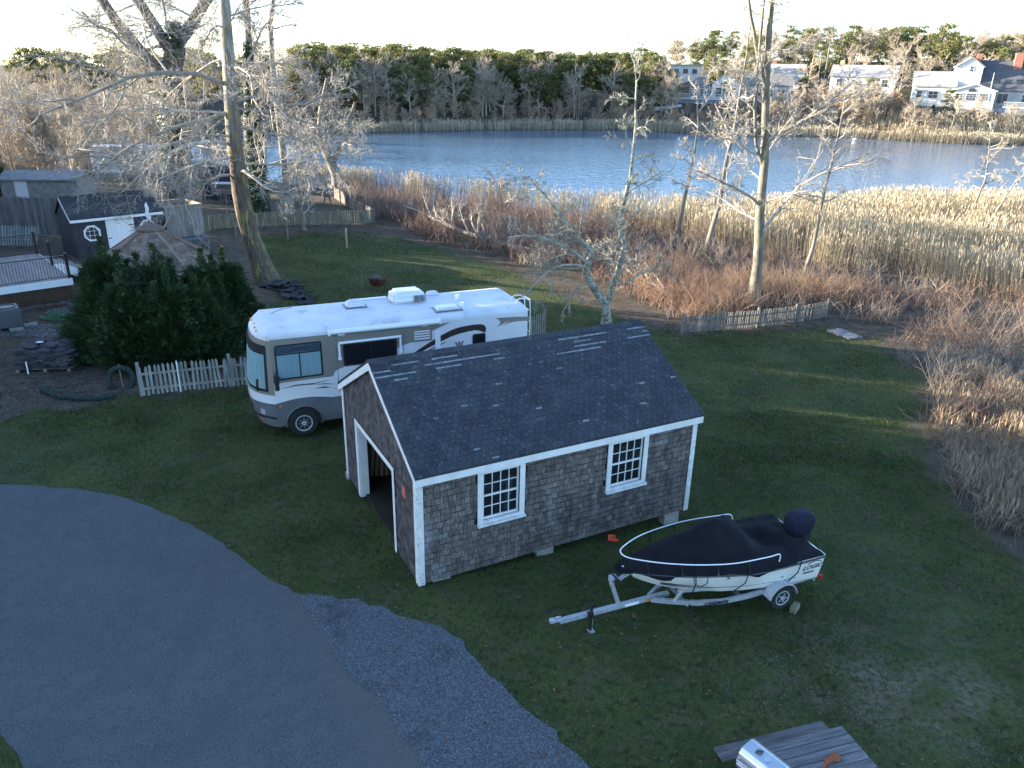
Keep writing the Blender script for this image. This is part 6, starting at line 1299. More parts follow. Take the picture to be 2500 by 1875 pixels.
thin_tree([(-1.2, 58, -1.6), (-1.0, 58, .6), (-1.4, 58, 3.2)], .10, 10, 28, 'small pale tree deep in the brush beyond the fallen trunk', (1.2, 2.4), .2)
# fallen trees
def fallen(pts, r, n, seed, label):
    P = [(x, y, tz(x, y) + z) for x, y, z in pts]; r_ = np.random.default_rng(seed); L = []
    p = np.array(P)
    for k in range(n):
        t = r_.uniform(.25, 1); i = t * (len(p) - 1); a = int(min(i, len(p) - 2)); b = p[a] + (p[a + 1] - p[a]) * (i - a); d = unit(p[-1] - p[0]) * 1.0 + r_.normal(0, .5, 3); d[2] = abs(d[2]) + .15; L.append((limb(b, d, r_.uniform(1.5, 3.2), r_, sag=0, lift=0), r * .32))
    hero_tree('fallen_tree', label, P[0], [(P, r, r * .4)], L, seed, m_bark, nlev=((5, (.35, .6)), (5, (.3, .5)), (2, (.3, .5))), cat='fallen tree', group='fallen trees in the brush')
fallen([(2.2, 48.6, .4), (-.7, 50.9, .55), (-3.7, 54.2, .7), (-7.4, 60.0, 1.1)], .22, 16, 31, 'long grey fallen tree at the back edge of the lawn')
fallen([(9.0, 38.6, .15), (7.9, 41.5, .35), (6.6, 45.0, .5)], .14, 7, 32, 'short fallen log by the end of the low picket fence')

# ================================================================ MARSH
BRUSH = [(-10.6, 61), (-6.2, 54.6), (-3, 50.6), (.6, 47.4), (4, 44), (6.3, 39.5), (8.2, 35.4), (12, 37), (16.8, 39.4), (17.0, 36), (16.9, 31), (16.0, 27.5), (14.6, 24.5), (13.1, 21.8), (12.3, 19), (11.7, 16), (11.8, 12), (12.2, 8), (24, 8), (34, 20), (42, 34), (40, 44), (20, 51), (11, 61), (-3, 72), (-12, 79), (-18, 82), (-16, 72)]
def brush_stems(n, poly, seed, hh, stems, keep=None):
    r_ = np.random.default_rng(seed); P = np.array(poly); x = r_.uniform(P[:, 0].min(), P[:, 0].max(), n * 3); y = r_.uniform(P[:, 1].min(), P[:, 1].max(), n * 3); k = inpoly(x, y, poly) & (np.abs(x) < .72 * (y * .927 + 5) + 2)
    x, y = x[k], y[k]; w = np.clip(34 / np.maximum(y, 12), .55, 1.7) * (.55 + .7 * sst(.2, .55, vnoise(x, y, 3.0, seed))); k = r_.random(len(x)) < w / 1.4; x, y = x[k][:n], y[k][:n]; m = len(x)
    H = (hh[0] + (hh[1] - hh[0]) * vnoise(x, y, 4, seed + 1)); idx = np.repeat(np.arange(m), stems); M_ = len(idx); a = r_.uniform(0, 6.283, M_); sp = np.abs(r_.normal(.35, .28, M_)); d = np.stack([np.cos(a) * sp, np.sin(a) * sp, np.ones(M_)], 1); d = unit(d); L = H[idx] * r_.uniform(.5, 1.2, M_)
    p = np.stack([x[idx] + r_.normal(0, .25, M_), y[idx] + r_.normal(0, .25, M_), np.zeros(M_)], 1); p[:, 2] = terr(p[:, 0], p[:, 1]) - .05; pts = [p]
    for q in range(3):
        d = unit(d + r_.normal(0, .17, (M_, 3)) + np.array([0, 0, -.10 * q])); pts.append(pts[-1] + d * (L / 3)[:, None])
    C = np.stack(pts, 1); RR = (r_.uniform(.008, .016, M_) * np.clip(y[idx] / 35, .8, 1.7))[:, None] * np.linspace(1, .35, 4)[None]; return C, RR, r_
m_brush = mat('brown_brush', (0.19, 0.125, 0.095), (0.33, 0.27, 0.215), .16, .9, rnd=.35, huernd=.01, lo=.4, hi=.6, detail=2)
m_redbrush = mat('russet_brush', (0.20, 0.125, 0.085), (0.31, 0.21, 0.145), .5, .9, rnd=.3, huernd=.012)
C, RR, r_ = brush_stems(2200, BRUSH, 51, (.8, 2.1), 9); C2, R2 = children_np(C, RR, 2, (.3, .6), .6, r_, K=3, ratio=.7, wig=.15, tmin=.25); V, F = join_np([tubes_np(C, RR, 3), tubes_np(C2, R2, 3)])
tag(obj('marsh_brush', np_mesh('marsh_brush', V, F), m_brush), 'grey-brown tangle of leafless marsh brush', 'brush', kind='stuff')
THICK = [(-10.4, 61), (-6.0, 54.8), (-2.8, 50.8), (.8, 47.6), (4.4, 44.4), (7, 42.5), (10, 50), (7, 60), (-3, 70), (-11, 77), (-17, 80), (-15, 70)]
C, RR, r_ = brush_stems(760, THICK, 57, (1.5, 2.7), 10); C2, R2 = children_np(C, RR, 2, (.3, .6), .6, r_, K=3, ratio=.7, wig=.2, tmin=.3); V, F = join_np([tubes_np(C, RR, 3), tubes_np(C2, R2, 3)])
tag(obj('thicket', np_mesh('thicket', V, F), mat('purple_brown_brush', (0.13, 0.088, 0.075), (0.235, 0.18, 0.15), .3, .9, rnd=.35)), 'dark purple-brown thicket behind the back lawn', 'brush', kind='stuff')
RED = [(8.4, 35.6), (12, 37.2), (16.8, 39.6), (18.5, 37), (20, 40), (17, 45), (11, 46), (6.5, 44), (7, 39)]
C, RR, r_ = brush_stems(250, RED, 52, (1.0, 2.3), 11); C2, R2 = children_np(C, RR, 2, (.3, .6), .6, r_, K=3, ratio=.7, wig=.2, tmin=.3); V, F = join_np([tubes_np(C, RR, 3), tubes_np(C2, R2, 3)])
tag(obj('russet_brush', np_mesh('russet_brush', V, F), m_redbrush), 'russet bramble stems behind the low picket fence', 'brush', kind='stuff')
# reeds
def reeds(n, test, bx, seed, hh, rad=.011):
    r_ = np.random.default_rng(seed); x = r_.uniform(bx[0], bx[1], n); y = r_.uniform(bx[2], bx[3], n); k = test(x, y) & (np.abs(x) < .74 * (y * .927 + 5) + 2); x, y = x[k], y[k]; k = r_.random(len(x)) < (.35 + .65 * sst(.25, .55, vnoise(x, y, 2.5, seed))); x, y = x[k], y[k]; m = len(x)
    z = np.maximum(terr(x, y), -2.1) - .05; H = (hh[0] + (hh[1] - hh[0]) * vnoise(x, y, 6, seed + 2)) * r_.uniform(.75, 1.15, m); wx, wy = vnoise(x, y, 5, 3) - .5, vnoise(x, y, 5, 4) - .5
    top = np.stack([x + (wx * .7 + r_.normal(0, .13, m)) * H * .5, y + (wy * .7 + r_.normal(0, .13, m)) * H * .5, z + H], 1); P = np.stack([np.stack([x, y, z], 1), top], 1); R_ = (rad * np.clip(y / 50, .8, 3))[:, None] * np.array([[1, .6]]); V, F = tubes_np(P, R_, 3)
    a = r_.uniform(0, 6.283, m); t = r_.uniform(.35, .95, m)[:, None]; b = P[:, 0] + (top - P[:, 0]) * t; dv = np.stack([np.cos(a), np.sin(a), r_.uniform(-.2, .9, m)], 1) * r_.uniform(.25, .55, m)[:, None]; sd = np.stack([-np.sin(a), np.cos(a), np.zeros(m)], 1) * (.016 * np.clip(y / 50, .8, 3))[:, None]
    V2 = np.stack([b - sd, b + sd, b + dv + sd * .2, b + dv - sd * .2], 1).reshape(-1, 3); F2 = np.arange(m * 4).reshape(-1, 4)
    pl = np.stack([top - np.array([0, 0, .12]) , top + np.stack([sd[:, 0] * 1.1, sd[:, 1] * 1.1, np.full(m, .02)], 1), top + np.array([0, 0, .22]), top - np.stack([sd[:, 0] * 1.1, sd[:, 1] * 1.1, np.full(m, -.05)], 1)], 1).reshape(-1, 3)
    return join_np([(V, F), (V2, F2), (pl, np.arange(m * 4).reshape(-1, 4))])
m_reed = mat('tan_reed', (0.37, 0.305, 0.205), (0.50, 0.425, 0.30), .3, .85, rnd=.3, huernd=.01, sub=.2)
inner = lambda x: np.interp(x, [-30, -14, -4, 4, 10, 17, 22, 28, 36, 60, 90], [82, 77, 70, 65.5, 60.5, 54, 49, 44, 38, 40, 50])
near = lambda x, y: (y > inner(x) + (vnoise(x, y, 3, 61) - .5) * 6) & (y < yn(x) + .5)
V, F = reeds(125000, near, (-24, 66, 38, 84), 61, (1.7, 2.5)); tag(obj('reeds', np_mesh('reeds', V, F), m_reed), 'tan reeds along the near shore of the pond', 'reeds', kind='stuff')
edge = [(11.5, 10), (11.6, 14), (12.1, 17.5), (12.7, 20), (14.2, 23.5), (16.2, 28), (19, 30), (22, 24), (20, 10)]
V, F = reeds(26000, lambda x, y: inpoly(x, y, edge) & (vnoise(x, y, 1.6, 66) > .42), (11, 22, 10, 30), 64, (.25, 1.0), .006); tag(obj('dry_stalks', np_mesh('dry_stalks', V, F), mat('dry_stalk', (0.20, 0.15, 0.10), (0.31, 0.245, 0.165), .5, .85, rnd=.35)), 'short tan dry stalks at the edge of the lawn', 'reeds', kind='stuff')
far_r = lambda x, y: (y > yf(x) - .5) & (y < yf(x) + 7 + 12 * sst(40, 70, x))
V, F = reeds(52000, far_r, (-50, 125, 155, 200), 62, (1.3, 2.0), .012); tag(obj('far_reeds', np_mesh('far_reeds', V, F), m_reed), 'pale reeds along the far shore of the pond', 'reeds', kind='stuff')
# ================================================================ FAR SHORE: HOUSES
m_fwhite = mat('white_clapboard', (0.56, 0.56, 0.545), (0.50, 0.50, 0.485), 1, .7); m_fgrey = mat('grey_shingle_wall', (0.34, 0.33, 0.31), (0.42, 0.41, 0.39), 1, .9)
m_fblue = mat('blue_grey_wall', (0.22, 0.25, 0.29), (0.26, 0.29, 0.33), 1, .8); m_froofl = mat('pale_roof', (0.25, 0.245, 0.235), (0.32, 0.315, 0.30), .8, .9); m_froofd = mat('charcoal_roof', (0.075, 0.08, 0.088), (0.10, 0.105, 0.115), .8, .9)
m_froofm = mat('brown_grey_roof', (0.17, 0.155, 0.145), (0.22, 0.205, 0.19), .8, .9); m_brick = mat('brick', (0.26, 0.12, 0.085), (0.32, 0.16, 0.12), 3, .9); m_fpane = mat('dark_pane', (0.04, 0.05, 0.06), rough=.12)
def hwin(e, x0, x1, z0, z1, y, nx_=1, nz_=1, name='window'):
    f = MB().box((x0 - .12, y - .10, z0 - .12), (x1 + .12, y - .003, z1 + .12)).build(name, m_fwhite, e); dx, dz = (x1 - x0) / nx_, (z1 - z0) / nz_
    for i in range(nx_):
        for j in range(nz_): MB().box((x0 + i * dx + .04, y - .115, z0 + j * dz + .04), (x0 + (i + 1) * dx - .04, y - .104, z0 + (j + 1) * dz - .04)).build('pane', m_fpane, f)
    return f
def gable_x(e, x0, x1, y0, y1, ze, zr, m, name='roof', ov=.35):      # ridge along x
    q = MB(); q.prism([(y0 - ov, ze - .1), ((y0 + y1) / 2, zr), (y1 + ov, ze - .1), (y1 + ov, ze + .08), ((y0 + y1) / 2, zr + .2), (y0 - ov, ze + .08)], x0 - ov, x1 + ov, lambda t, z, s: (s, t, z)); return q.build(name, m, e)
def gable_y(e, x0, x1, y0, y1, ze, zr, m, name='roof', ov=.35):      # ridge along y, gable to the viewer
    q = MB(); q.prism([(x0 - ov, ze - .1), ((x0 + x1) / 2, zr), (x1 + ov, ze - .1), (x1 + ov, ze + .08), ((x0 + x1) / 2, zr + .2), (x0 - ov, ze + .08)], y0 - ov, y1 + ov, lambda t, z, s: (t, s, z)); return q.build(name, m, e)
def wall_gy(e, x0, x1, y0, y1, z0, ze, zr, m): q = MB(); q.prism([(x0, z0), (x1, z0), (x1, ze), ((x0 + x1) / 2, zr), (x0, ze)], y0, y1, lambda t, z, s: (t, s, z)); return q.build('wall', m, e)
def wall_gx(e, x0, x1, y0, y1, z0, ze, zr, m): q = MB(); q.prism([(y0, z0), (y1, z0), (y1, ze), ((y0 + y1) / 2, zr), (y0, ze)], x0, x1, lambda t, z, s: (s, t, z)); return q.build('wall', m, e)
def deck_rail(e, x0, x1, y, z, h=1.0):
    MB().box((x0, y - .05, z + h - .1), (x1, y + .05, z + h)).build('deck_rail', m_fwhite, e); q = MB(); n = int((x1 - x0) / .35)
    for k in range(n + 1): q.box((x0 + k * .35 - .04, y - .03, z), (x0 + k * .35 + .04, y + .03, z + h - .1))
    q.build('balusters', m_fwhite, e); MB().box((x0, y - .06, z - .35), (x1, y + .0, z - .02)).build('deck_edge', m_fwhite, e)
h1 = empty('sunroom_house', (42, 203, tz(45, 203)), R(-14), 'house with glazed sunroom, white gable and deck on the far shore', 'house'); Z = lambda z: z - h1.location.z
MB().box((0, 2, -2), (5, 9, Z(8.0))).build('wall', m_fblue, h1); q = MB(); q.loft([[(-.5, 1.5, Z(7.8)), (5.4, 1.5, Z(7.8)), (5.4, 9, Z(7.8)), (-.5, 9, Z(7.8))], [(1.9, 4.6, Z(9.7)), (3.2, 4.6, Z(9.7)), (3.2, 6, Z(9.7)), (1.9, 6, Z(9.7))]]); q.build('roof', m_froofm, h1)
for k in range(4): hwin(h1, .25 + k * 1.2, 1.15 + k * 1.2, Z(5.2), Z(6.9), 2, 1, 1); hwin(h1, .25 + k * 1.2, 1.15 + k * 1.2, Z(7.1), Z(7.5), 2)
wall_gy(h1, 5.4, 12, 1.2, 12, -2, Z(8.2), Z(10.6), m_fwhite); gable_y(h1, 5.4, 12, 1.2, 12, Z(8.2), Z(10.6), m_froofl)
for k in range(3): hwin(h1, 6.4 + k * 1.7, 7.8 + k * 1.7, Z(5.2), Z(7.3), 1.2, 1, 2)
q = MB(); q.prism([(8.7 + 1.5 * math.cos(a), Z(7.6) + 1.1 * math.sin(a)) for a in [PI * k / 10 for k in range(11)]], 1.08, 1.19, lambda t, z, s: (t, s, z)); q.build('arched_window', m_fpane, h1)
wall_gx(h1, 12.01, 24, 3, 12, -2, Z(8.0), Z(10.6), m_fgrey); gable_x(h1, 12.4, 24, 3, 12, Z(8.0), Z(10.6), m_froofm)
for k in range(4): hwin(h1, 13 + k * 2.7, 14.6 + k * 2.7, Z(5.6), Z(7.2), 3, 2, 2)
MB().box((-6, -1.0, Z(4.7)), (16, 2.0, Z(4.85))).build('deck', m_deck, h1); deck_rail(h1, -6, 16, -1.0, Z(4.85)); MB().box((-3, -.6, -3), (15, 1, Z(4.6))).build('lower_wall', m_fblue, h1); hwin(h1, 7, 9.5, Z(2.7), Z(4.2), -.6, 2, 1)
h2 = empty('ranch_house', (66, 230, tz(72, 228)), R(-24), 'long low house with pale grey roof behind the sunroom house', 'house'); Z = lambda z: z - h2.location.z
wall_gx(h2, 0, 12, 0, 9, -3, Z(9.0), Z(13.0), m_fwhite); gable_x(h2, 0, 12, 0, 9, Z(9.0), Z(13.2), m_froofl); MB().box((3, 5, Z(11.5)), (4.2, 6.2, Z(14.4))).build('chimney', m_brick, h2)
for k in range(3): hwin(h2, 1 + k * 3.4, 2.6 + k * 3.4, Z(6.4), Z(8.2), 0, 2, 2)
h3 = empty('two_storey_house', (78.5, 209, tz(84, 206)), R(-27), 'white two-storey house with pale roof and small deck across the pond', 'house'); Z = lambda z: z - h3.location.z
wall_gx(h3, 0, 15, 0, 8, -2, Z(10.4), Z(13.0), m_fwhite); gable_x(h3, 0, 15, 0, 8, Z(10.4), Z(13.0), m_froofl); MB().box((1.3, 4.4, Z(12)), (2.3, 5.4, Z(14.2))).build('chimney', mat('buff_chimney', (0.5, 0.38, 0.2), rough=.9), h3)
hwin(h3, 1.6, 3.0, Z(8.2), Z(9.9), 0, 2, 2); hwin(h3, 9.0, 10.4, Z(8.2), Z(9.9), 0, 2, 2); hwin(h3, 12, 13.4, Z(8.2), Z(9.9), 0, 2, 2); hwin(h3, .9, 3.2, Z(4.9), Z(6.9), 0, 2, 1, 'patio_door'); hwin(h3, 7, 8.4, Z(5.4), Z(6.9), 0, 2, 2); hwin(h3, 11, 12.6, Z(5.4), Z(6.9), 0, 2, 2)
MB().box((-1.5, -2.5, Z(4.2)), (4, -.02, Z(4.35))).build('deck', m_deck, h3); deck_rail(h3, -1.5, 4, -2.5, Z(4.35))
h4 = empty('shore_house', (94, 197, tz(103, 192)), R(-24), 'large white house with charcoal roof, skylights and gabled sunroom across the pond', 'house'); Z = lambda z: z - h4.location.z
wall_gx(h4, 0, 9, 2, 10, -2, Z(8.6), Z(11.6), m_fwhite); gable_x(h4, 0, 9, 2, 10, Z(8.6), Z(11.8), m_froofl); hwin(h4, 1, 2.2, Z(6), Z(7.6), 2, 1, 2); hwin(h4, 3.6, 5.6, Z(6), Z(7.6), 2, 2, 2)
wall_gy(h4, 8.6, 14.0, 3.5, 12, -2, Z(13.0), Z(15.0), m_fwhite); gable_y(h4, 8.6, 14.0, 3.5, 12, Z(13.0), Z(15.0), m_froofl); hwin(h4, 11.3, 12.0, Z(12.0), Z(13.2), 3.5, 1, 2); MB().box((12.5, 7, Z(13.6)), (13.6, 8, Z(16))).build('chimney', m_brick, h4)
wall_gx(h4, 13.2, 34, 2.6, 14, -2, Z(8.0), Z(14.2), m_fgrey); rf4 = gable_x(h4, 13.2, 34, 2.6, 14, Z(8.0), Z(14.4), m_froofd); MB().box((20.3, 6.5, Z(11.8)), (22, 8, Z(16.2))).build('chimney', m_brick, h4)
for k in range(3): q = MB(); q.add([(16.5 + k * 2.4, 3.6, Z(9.3)), (17.9 + k * 2.4, 3.6, Z(9.3)), (17.9 + k * 2.4, 4.5, Z(10.35)), (16.5 + k * 2.4, 4.5, Z(10.35)), (16.5 + k * 2.4, 3.5, Z(9.45)), (17.9 + k * 2.4, 3.5, Z(9.45)), (17.9 + k * 2.4, 4.4, Z(10.5)), (16.5 + k * 2.4, 4.4, Z(10.5))], [(3, 2, 1, 0), (4, 5, 6, 7), (0, 1, 5, 4), (1, 2, 6, 5), (2, 3, 7, 6), (3, 0, 4, 7)]); q.build('skylight', m_fpane, rf4)
wall_gy(h4, 8.5, 17.0, -3, 3, -2, Z(7.9), Z(9.2), m_fwhite); gable_y(h4, 8.5, 17.0, -3, 2.6, Z(7.9), Z(9.2), m_fwhite, 'sunroom_roof')
hwin(h4, 9.0, 10.5, Z(5.9), Z(7.3), -3, 2, 3); hwin(h4, 11.2, 13.2, Z(5.9), Z(7.3), -3, 3, 3); hwin(h4, 13.8, 15.8, Z(5.9), Z(7.3), -3, 3, 3)
q = MB(); q.prism([(12.2 + .8 * math.cos(a), Z(7.7) + .75 * math.sin(a)) for a in [PI * k / 8 for k in range(9)]], -3.1, -3.005, lambda t, z, s: (t, s, z)); q.build('arched_window', m_fpane, h4); hwin(h4, 18, 20.2, Z(5.2), Z(7.4), 2.6, 2, 1, 'patio_door'); hwin(h4, 23, 26, Z(5.6), Z(7.3), 2.6, 3, 2)
MB().box((17.1, -2.5, Z(4.6)), (32, 2.5, Z(4.75))).build('deck', m_deck, h4); deck_rail(h4, 19, 32, -2.5, Z(4.75)); MB().box((17.2, -2.4, -2), (31.9, 2, Z(4.5))).build('deck_base', m_fblue, h4)
h5 = empty('cottage', (31, 238, tz(34, 240)), R(8), 'cottage with grey hip roof half hidden among the far pines', 'house'); Z = lambda z: z - h5.location.z
MB().box((0, 0, -3), (9, 7, Z(10.2))).build('wall', m_fwhite, h5); q = MB(); q.loft([[(-.5, -.5, Z(10)), (9.5, -.5, Z(10)), (9.5, 7.5, Z(10)), (-.5, 7.5, Z(10))], [(3.4, 3.4, Z(12.3)), (5.6, 3.4, Z(12.3)), (5.6, 3.6, Z(12.3)), (3.4, 3.6, Z(12.3))]]); q.build('roof', m_froofl, h5); hwin(h5, 1, 2.4, Z(7.6), Z(9.2), 0, 2, 2); hwin(h5, 5.5, 7, Z(7.6), Z(9.2), 0, 2, 2)
h6 = empty('flat_roofed_house', (46, 252, tz(50, 254)), 0, 'white flat-roofed house high among the far trees', 'house'); Z = lambda z: z - h6.location.z
MB().box((0, 0, -4), (12, 8, Z(12.6))).build('wall', m_fwhite, h6); MB().box((-.4, -.4, Z(12.61)), (12.4, 8.4, Z(13.0))).build('roof', m_froofl, h6); [hwin(h6, 1 + k * 2.8, 2.5 + k * 2.8, Z(10.4), Z(11.8), 0, 2, 1) for k in range(3)]
# white fence, flagpole, utility poles
q = empty('white_fence', (33, 198.5, tz(34, 198.5)), R(12), 'white board fence beside the sunroom house deck', 'fence')
for k in range(6): MB().box((k * 1.2, 0, -.4 + .12 * k), (k * 1.2 + 1.16, .06, .9 + .12 * k)).build('panel', m_fwhite, q)
o = MB().tube([(0, 0, -.5), (0, 0, 9.2)], [.09, .05], 8).box((-.35, -.35, -.5), (.35, .35, .8)).build('flagpole', m_fwhite, smooth=False); o.location = (105, 184, tz(105, 184)); tag(o, 'white flagpole on the lawn before the charcoal-roofed house', 'flagpole')
for x, y, h, lab in ((84, 228, 11, 'bare wooden utility pole behind the two-storey house'), (92, 240, 10, 'utility pole between the two-storey house and the bare trees'), (14.5, 193, 8.5, 'grey utility pole before the dark far pines'), (74, 205, 12, 'pale utility pole between the ranch house and the two-storey house')):
    e = MB().tube([(0, 0, -.5), (0, 0, h)], [.17, .12], 8).build('utility_pole', m_lum); e.location = (x, y, tz(x, y)); tag(e, lab, 'utility pole', 'utility poles on the far shore'); MB().box((-.9, -.06, h - 1.0), (.9, .06, h - .85)).build('crossarm', m_lum, e)
# swans
m_swan = mat('swan_white', (0.82, 0.82, 0.80), rough=.6)
def swan(loc, rz, label):
    e = empty('swan', loc, rz, label, 'swan', 'swans on the pond'); e.scale = (.8, .8, .62); q = MB(); S = []
    for x, w_, z0_, z1_ in ((-.75, .02, .34, .38), (-.5, .18, .12, .42), (-.2, .27, .0, .50), (.15, .27, -.02, .46), (.42, .17, .03, .36), (.58, .07, .12, .32)): S.append([(x, w_ * math.cos(a), (z0_ + z1_) / 2 + (z1_ - z0_) / 2 * math.sin(a)) for a in [2 * PI * k / 12 for k in range(12)]])
    for x, z_, r_ in ((.66, .42, .055), (.66, .62, .05), (.60, .80, .045), (.66, .92, .05), (.80, .92, .055), (.90, .87, .035)): S.append([(x + r_ * math.sin(a) * .5, r_ * math.cos(a), z_ + r_ * math.sin(a)) for a in [2 * PI * k / 12 for k in range(12)]])
    q.loft(S); autosmooth(q.build('body', m_swan, e), 70); MB().tube([(.90, 0, .87), (1.03, 0, .82)], [.03, .012], 6).build('bill', m_lamp, e)
swan((71.2, 170.5, -2.0), 2.6, 'white swan on the pond farther from the reed point'); swan((78.5, 171.6, -2.0), .5, 'white swan on the pond close to the far reeds')

# ================================================================ FAR TREES
m_pine = mat('pine_needles', (0.10, 0.115, 0.038), (0.175, 0.172, 0.066), .12, .8, rnd=.4, huernd=.025, sub=.3); m_fbark = mat('far_bark', (0.13, 0.11, 0.095), (0.20, 0.175, 0.15), 1, .9)
m_ftwig = mat('far_twigs', (0.31, 0.255, 0.195), (0.42, 0.355, 0.27), .15, .9, rnd=.2, huernd=.008)
def pine_mesh(seed, H=10, ncl=46, per=60, dark=False):
    r_ = np.random.default_rng(seed); parts = []; lean = r_.normal(0, .4, 2); T = np.array([(0, 0, -.5), (lean[0] * .4, lean[1] * .4, H * .5), (lean[0], lean[1], H * .95)]); Vt, Ft = tubes_np(poly_np(T, 6)[None], np.linspace(.2, .05, 6)[None], 6)
    h = r_.uniform(.14, 1, ncl); a = r_.uniform(0, 6.283, ncl); rr = (3.3 * (1 - ((h - .55) / .60) ** 2).clip(.15)) * r_.uniform(.35, 1.0, ncl); c = np.stack([rr * np.cos(a) + lean[0] * h, rr * np.sin(a) + lean[1] * h, h * H], 1)
    B = np.stack([np.stack([lean[0] * h * .8, lean[1] * h * .8, h * H - rr * .45], 1), c], 1); Vb, Fb = tubes_np(B, np.tile([[.05, .02]], (ncl, 1)), 3)
    n = ncl * per; ci = np.repeat(np.arange(ncl), per); d = unit(r_.normal(size=(n, 3))) * (r_.random((n, 1)) ** .4); p = c[ci] + d * np.array([1.05, 1.05, .48]) * r_.uniform(.75, 1.25, (ncl, 1))[ci]
    u = unit(r_.normal(size=(n, 3)) + np.array([0, 0, .4])); v = unit(np.cross(u, r_.normal(size=(n, 3)))); s = r_.uniform(.13, .30, (n, 1)); V = np.stack([p - v * s * .8, p + v * s * .8, p + u * s * 1.3], 1).reshape(-1, 3); F = np.arange(n * 3).reshape(-1, 3)
    me = bpy.data.meshes.new('pine'); q4 = np.concatenate([Ft, Fb + len(Vt)]); o0 = len(Vt) + len(Vb); AV = np.concatenate([Vt, Vb, V]).astype(np.float32)
    li = np.concatenate([q4.ravel(), (F + o0).ravel()]).astype(np.int32); ls = np.concatenate([np.arange(len(q4)) * 4, len(q4) * 4 + np.arange(n) * 3]).astype(np.int32)
    me.vertices.add(len(AV)); me.vertices.foreach_set('co', AV.ravel()); me.loops.add(len(li)); me.loops.foreach_set('vertex_index', li); me.polygons.add(len(ls)); me.polygons.foreach_set('loop_start', ls)
    me.polygons.foreach_set('material_index', np.r_[np.zeros(len(q4), np.int32), np.ones(n, np.int32)]); me.update(calc_edges=True); me.materials.append(m_fbark); me.materials.append(m_pine); return me
def bare_mesh(seed, H=10, nl=16, lev=((8, (.35, .6)), (7, (.3, .5)), (5, (.3, .5))), spreadx=1.0, tr=.2, twig=.011, fork=.35, n0=.22):
    r_ = np.random.default_rng(seed); T = np.array([(0, 0, -.4), (r_.normal(0, .2), r_.normal(0, .2), H * .3), (r_.normal(0, .5), r_.normal(0, .5), H * .62), (r_.normal(0, .6), r_.normal(0, .6), H * .92)]); P0 = poly_np(T, 8)[None]; R0 = np.linspace(tr, tr * .2, 8)[None]; L = []
    for k in range(nl):
        z = H * (n0 + (.85 - n0) * (k + r_.random()) / nl); b = np.array([np.interp(z, T[:, 2], T[:, 0]), np.interp(z, T[:, 2], T[:, 1]), z]); a = r_.uniform(0, 6.283); d = np.array([math.cos(a) * spreadx, math.sin(a) * spreadx, r_.uniform(.35, 1.1)]); L.append(limb(b, d, H * r_.uniform(.28, .46) * (1.1 - .5 * z / H), r_, sag=0, lift=.03, wig=.12))
    P = np.stack(L); Rr = np.tile(np.linspace(tr * .42, tr * .12, P.shape[1]), (nl, 1)); parts = [tubes_np(P0, R0, 7), tubes_np(P, Rr, 4)]
    for lv, (m, ln) in enumerate(lev):
        P, Rr = children_np(P, Rr, m, ln, .6, r_, K=(5, 4, 3)[lv], ratio=.6, trop=.06, wig=.16, tmin=.15); Rr = np.maximum(Rr, twig); parts.append(tubes_np(P, Rr, 3))
    V, F = join_np(parts); me = np_mesh('bare_tree', V, F); me.materials.append(m_ftwig); return me
PINES = [pine_mesh(k) for k in range(6)]; BARE = [bare_mesh(k, lev=((8, (.35, .6)), (6, (.32, .55)), (4, (.35, .6))), twig=.012) for k in range(3)]; BUSH = [bare_mesh(20 + k, H=4, nl=22, lev=((8, (.35, .6)), (6, (.3, .5))), tr=.09, twig=.014, n0=.03) for k in range(3)]
RBUSH = [b_.copy() for b_ in BUSH]; m_rtwig = mat('russet_twigs', (0.34, 0.23, 0.16), (0.46, 0.35, 0.25), .12, .9, rnd=.25)
for b_ in RBUSH: b_.materials[0] = m_rtwig
WOOD = [bare_mesh(40 + k, H=11, nl=20, lev=((8, (.35, .6)), (7, (.32, .55)), (4, (.4, .7))), tr=.22, twig=.009) for k in range(2)]
def place(name, me, x, y, s, label, cat, group, rz=0, sz=None, dz=0):
    o = bpy.data.objects.new(name, me); COL.objects.link(o); o.location = (x, y, tz(x, y) + dz); o.rotation_euler = (0, 0, rz); o.scale = (s, s, sz or s); return tag(o, label, cat, group)
rr = random.Random(99)
HOUSES = [(36, 70, 195, 216), (62, 86, 214, 238), (76, 97, 198, 214), (90, 130, 178, 205), (29, 42, 226, 247), (44, 60, 240, 262)]
def clear(x, y): return not any(a < x < b and c < y < d for a, b, c, d in HOUSES)
def wood(n, xr, br, fn):
    k = 0; tries = 0
    while k < n and tries < n * 30:
        tries += 1; x = rr.uniform(*xr); y = float(yf(x)) + rr.uniform(*br)
        if clear(x, y) and fn(x, y): k += 1
# pines massed at the middle of the far shore
def pine_at(x, y):
    if x > 45 and rr.random() < .55: return False
    place('pine_tree', PINES[rr.randrange(6)], x, y, rr.uniform(.85, 1.12), ('dark green pine among the woods across the pond' if x < 45 else 'olive pine on the rise behind the far houses') if x > -48 else 'olive pine far behind the leafless thicket', 'pine', 'pines across the pond', rr.uniform(0, 6.28)); return True
wood(70, (-48, 40), (15, 34), pine_at); wood(95, (-52, 44), (30, 85), pine_at); wood(55, (45, 190), (55, 120), pine_at); wood(25, (-110, -48), (40, 105), pine_at)
def bare_at(x, y): place('bare_tree', BARE[rr.randrange(3)], x, y, rr.uniform(.8, 1.15), ('grey leafless tree before the pines across the pond' if x < 43 else 'grey leafless tree on the rise behind the far houses') if x > -50 else 'grey leafless tree far beyond the end of the pond', 'bare tree', 'leafless trees across the pond', rr.uniform(0, 6.28)); return True
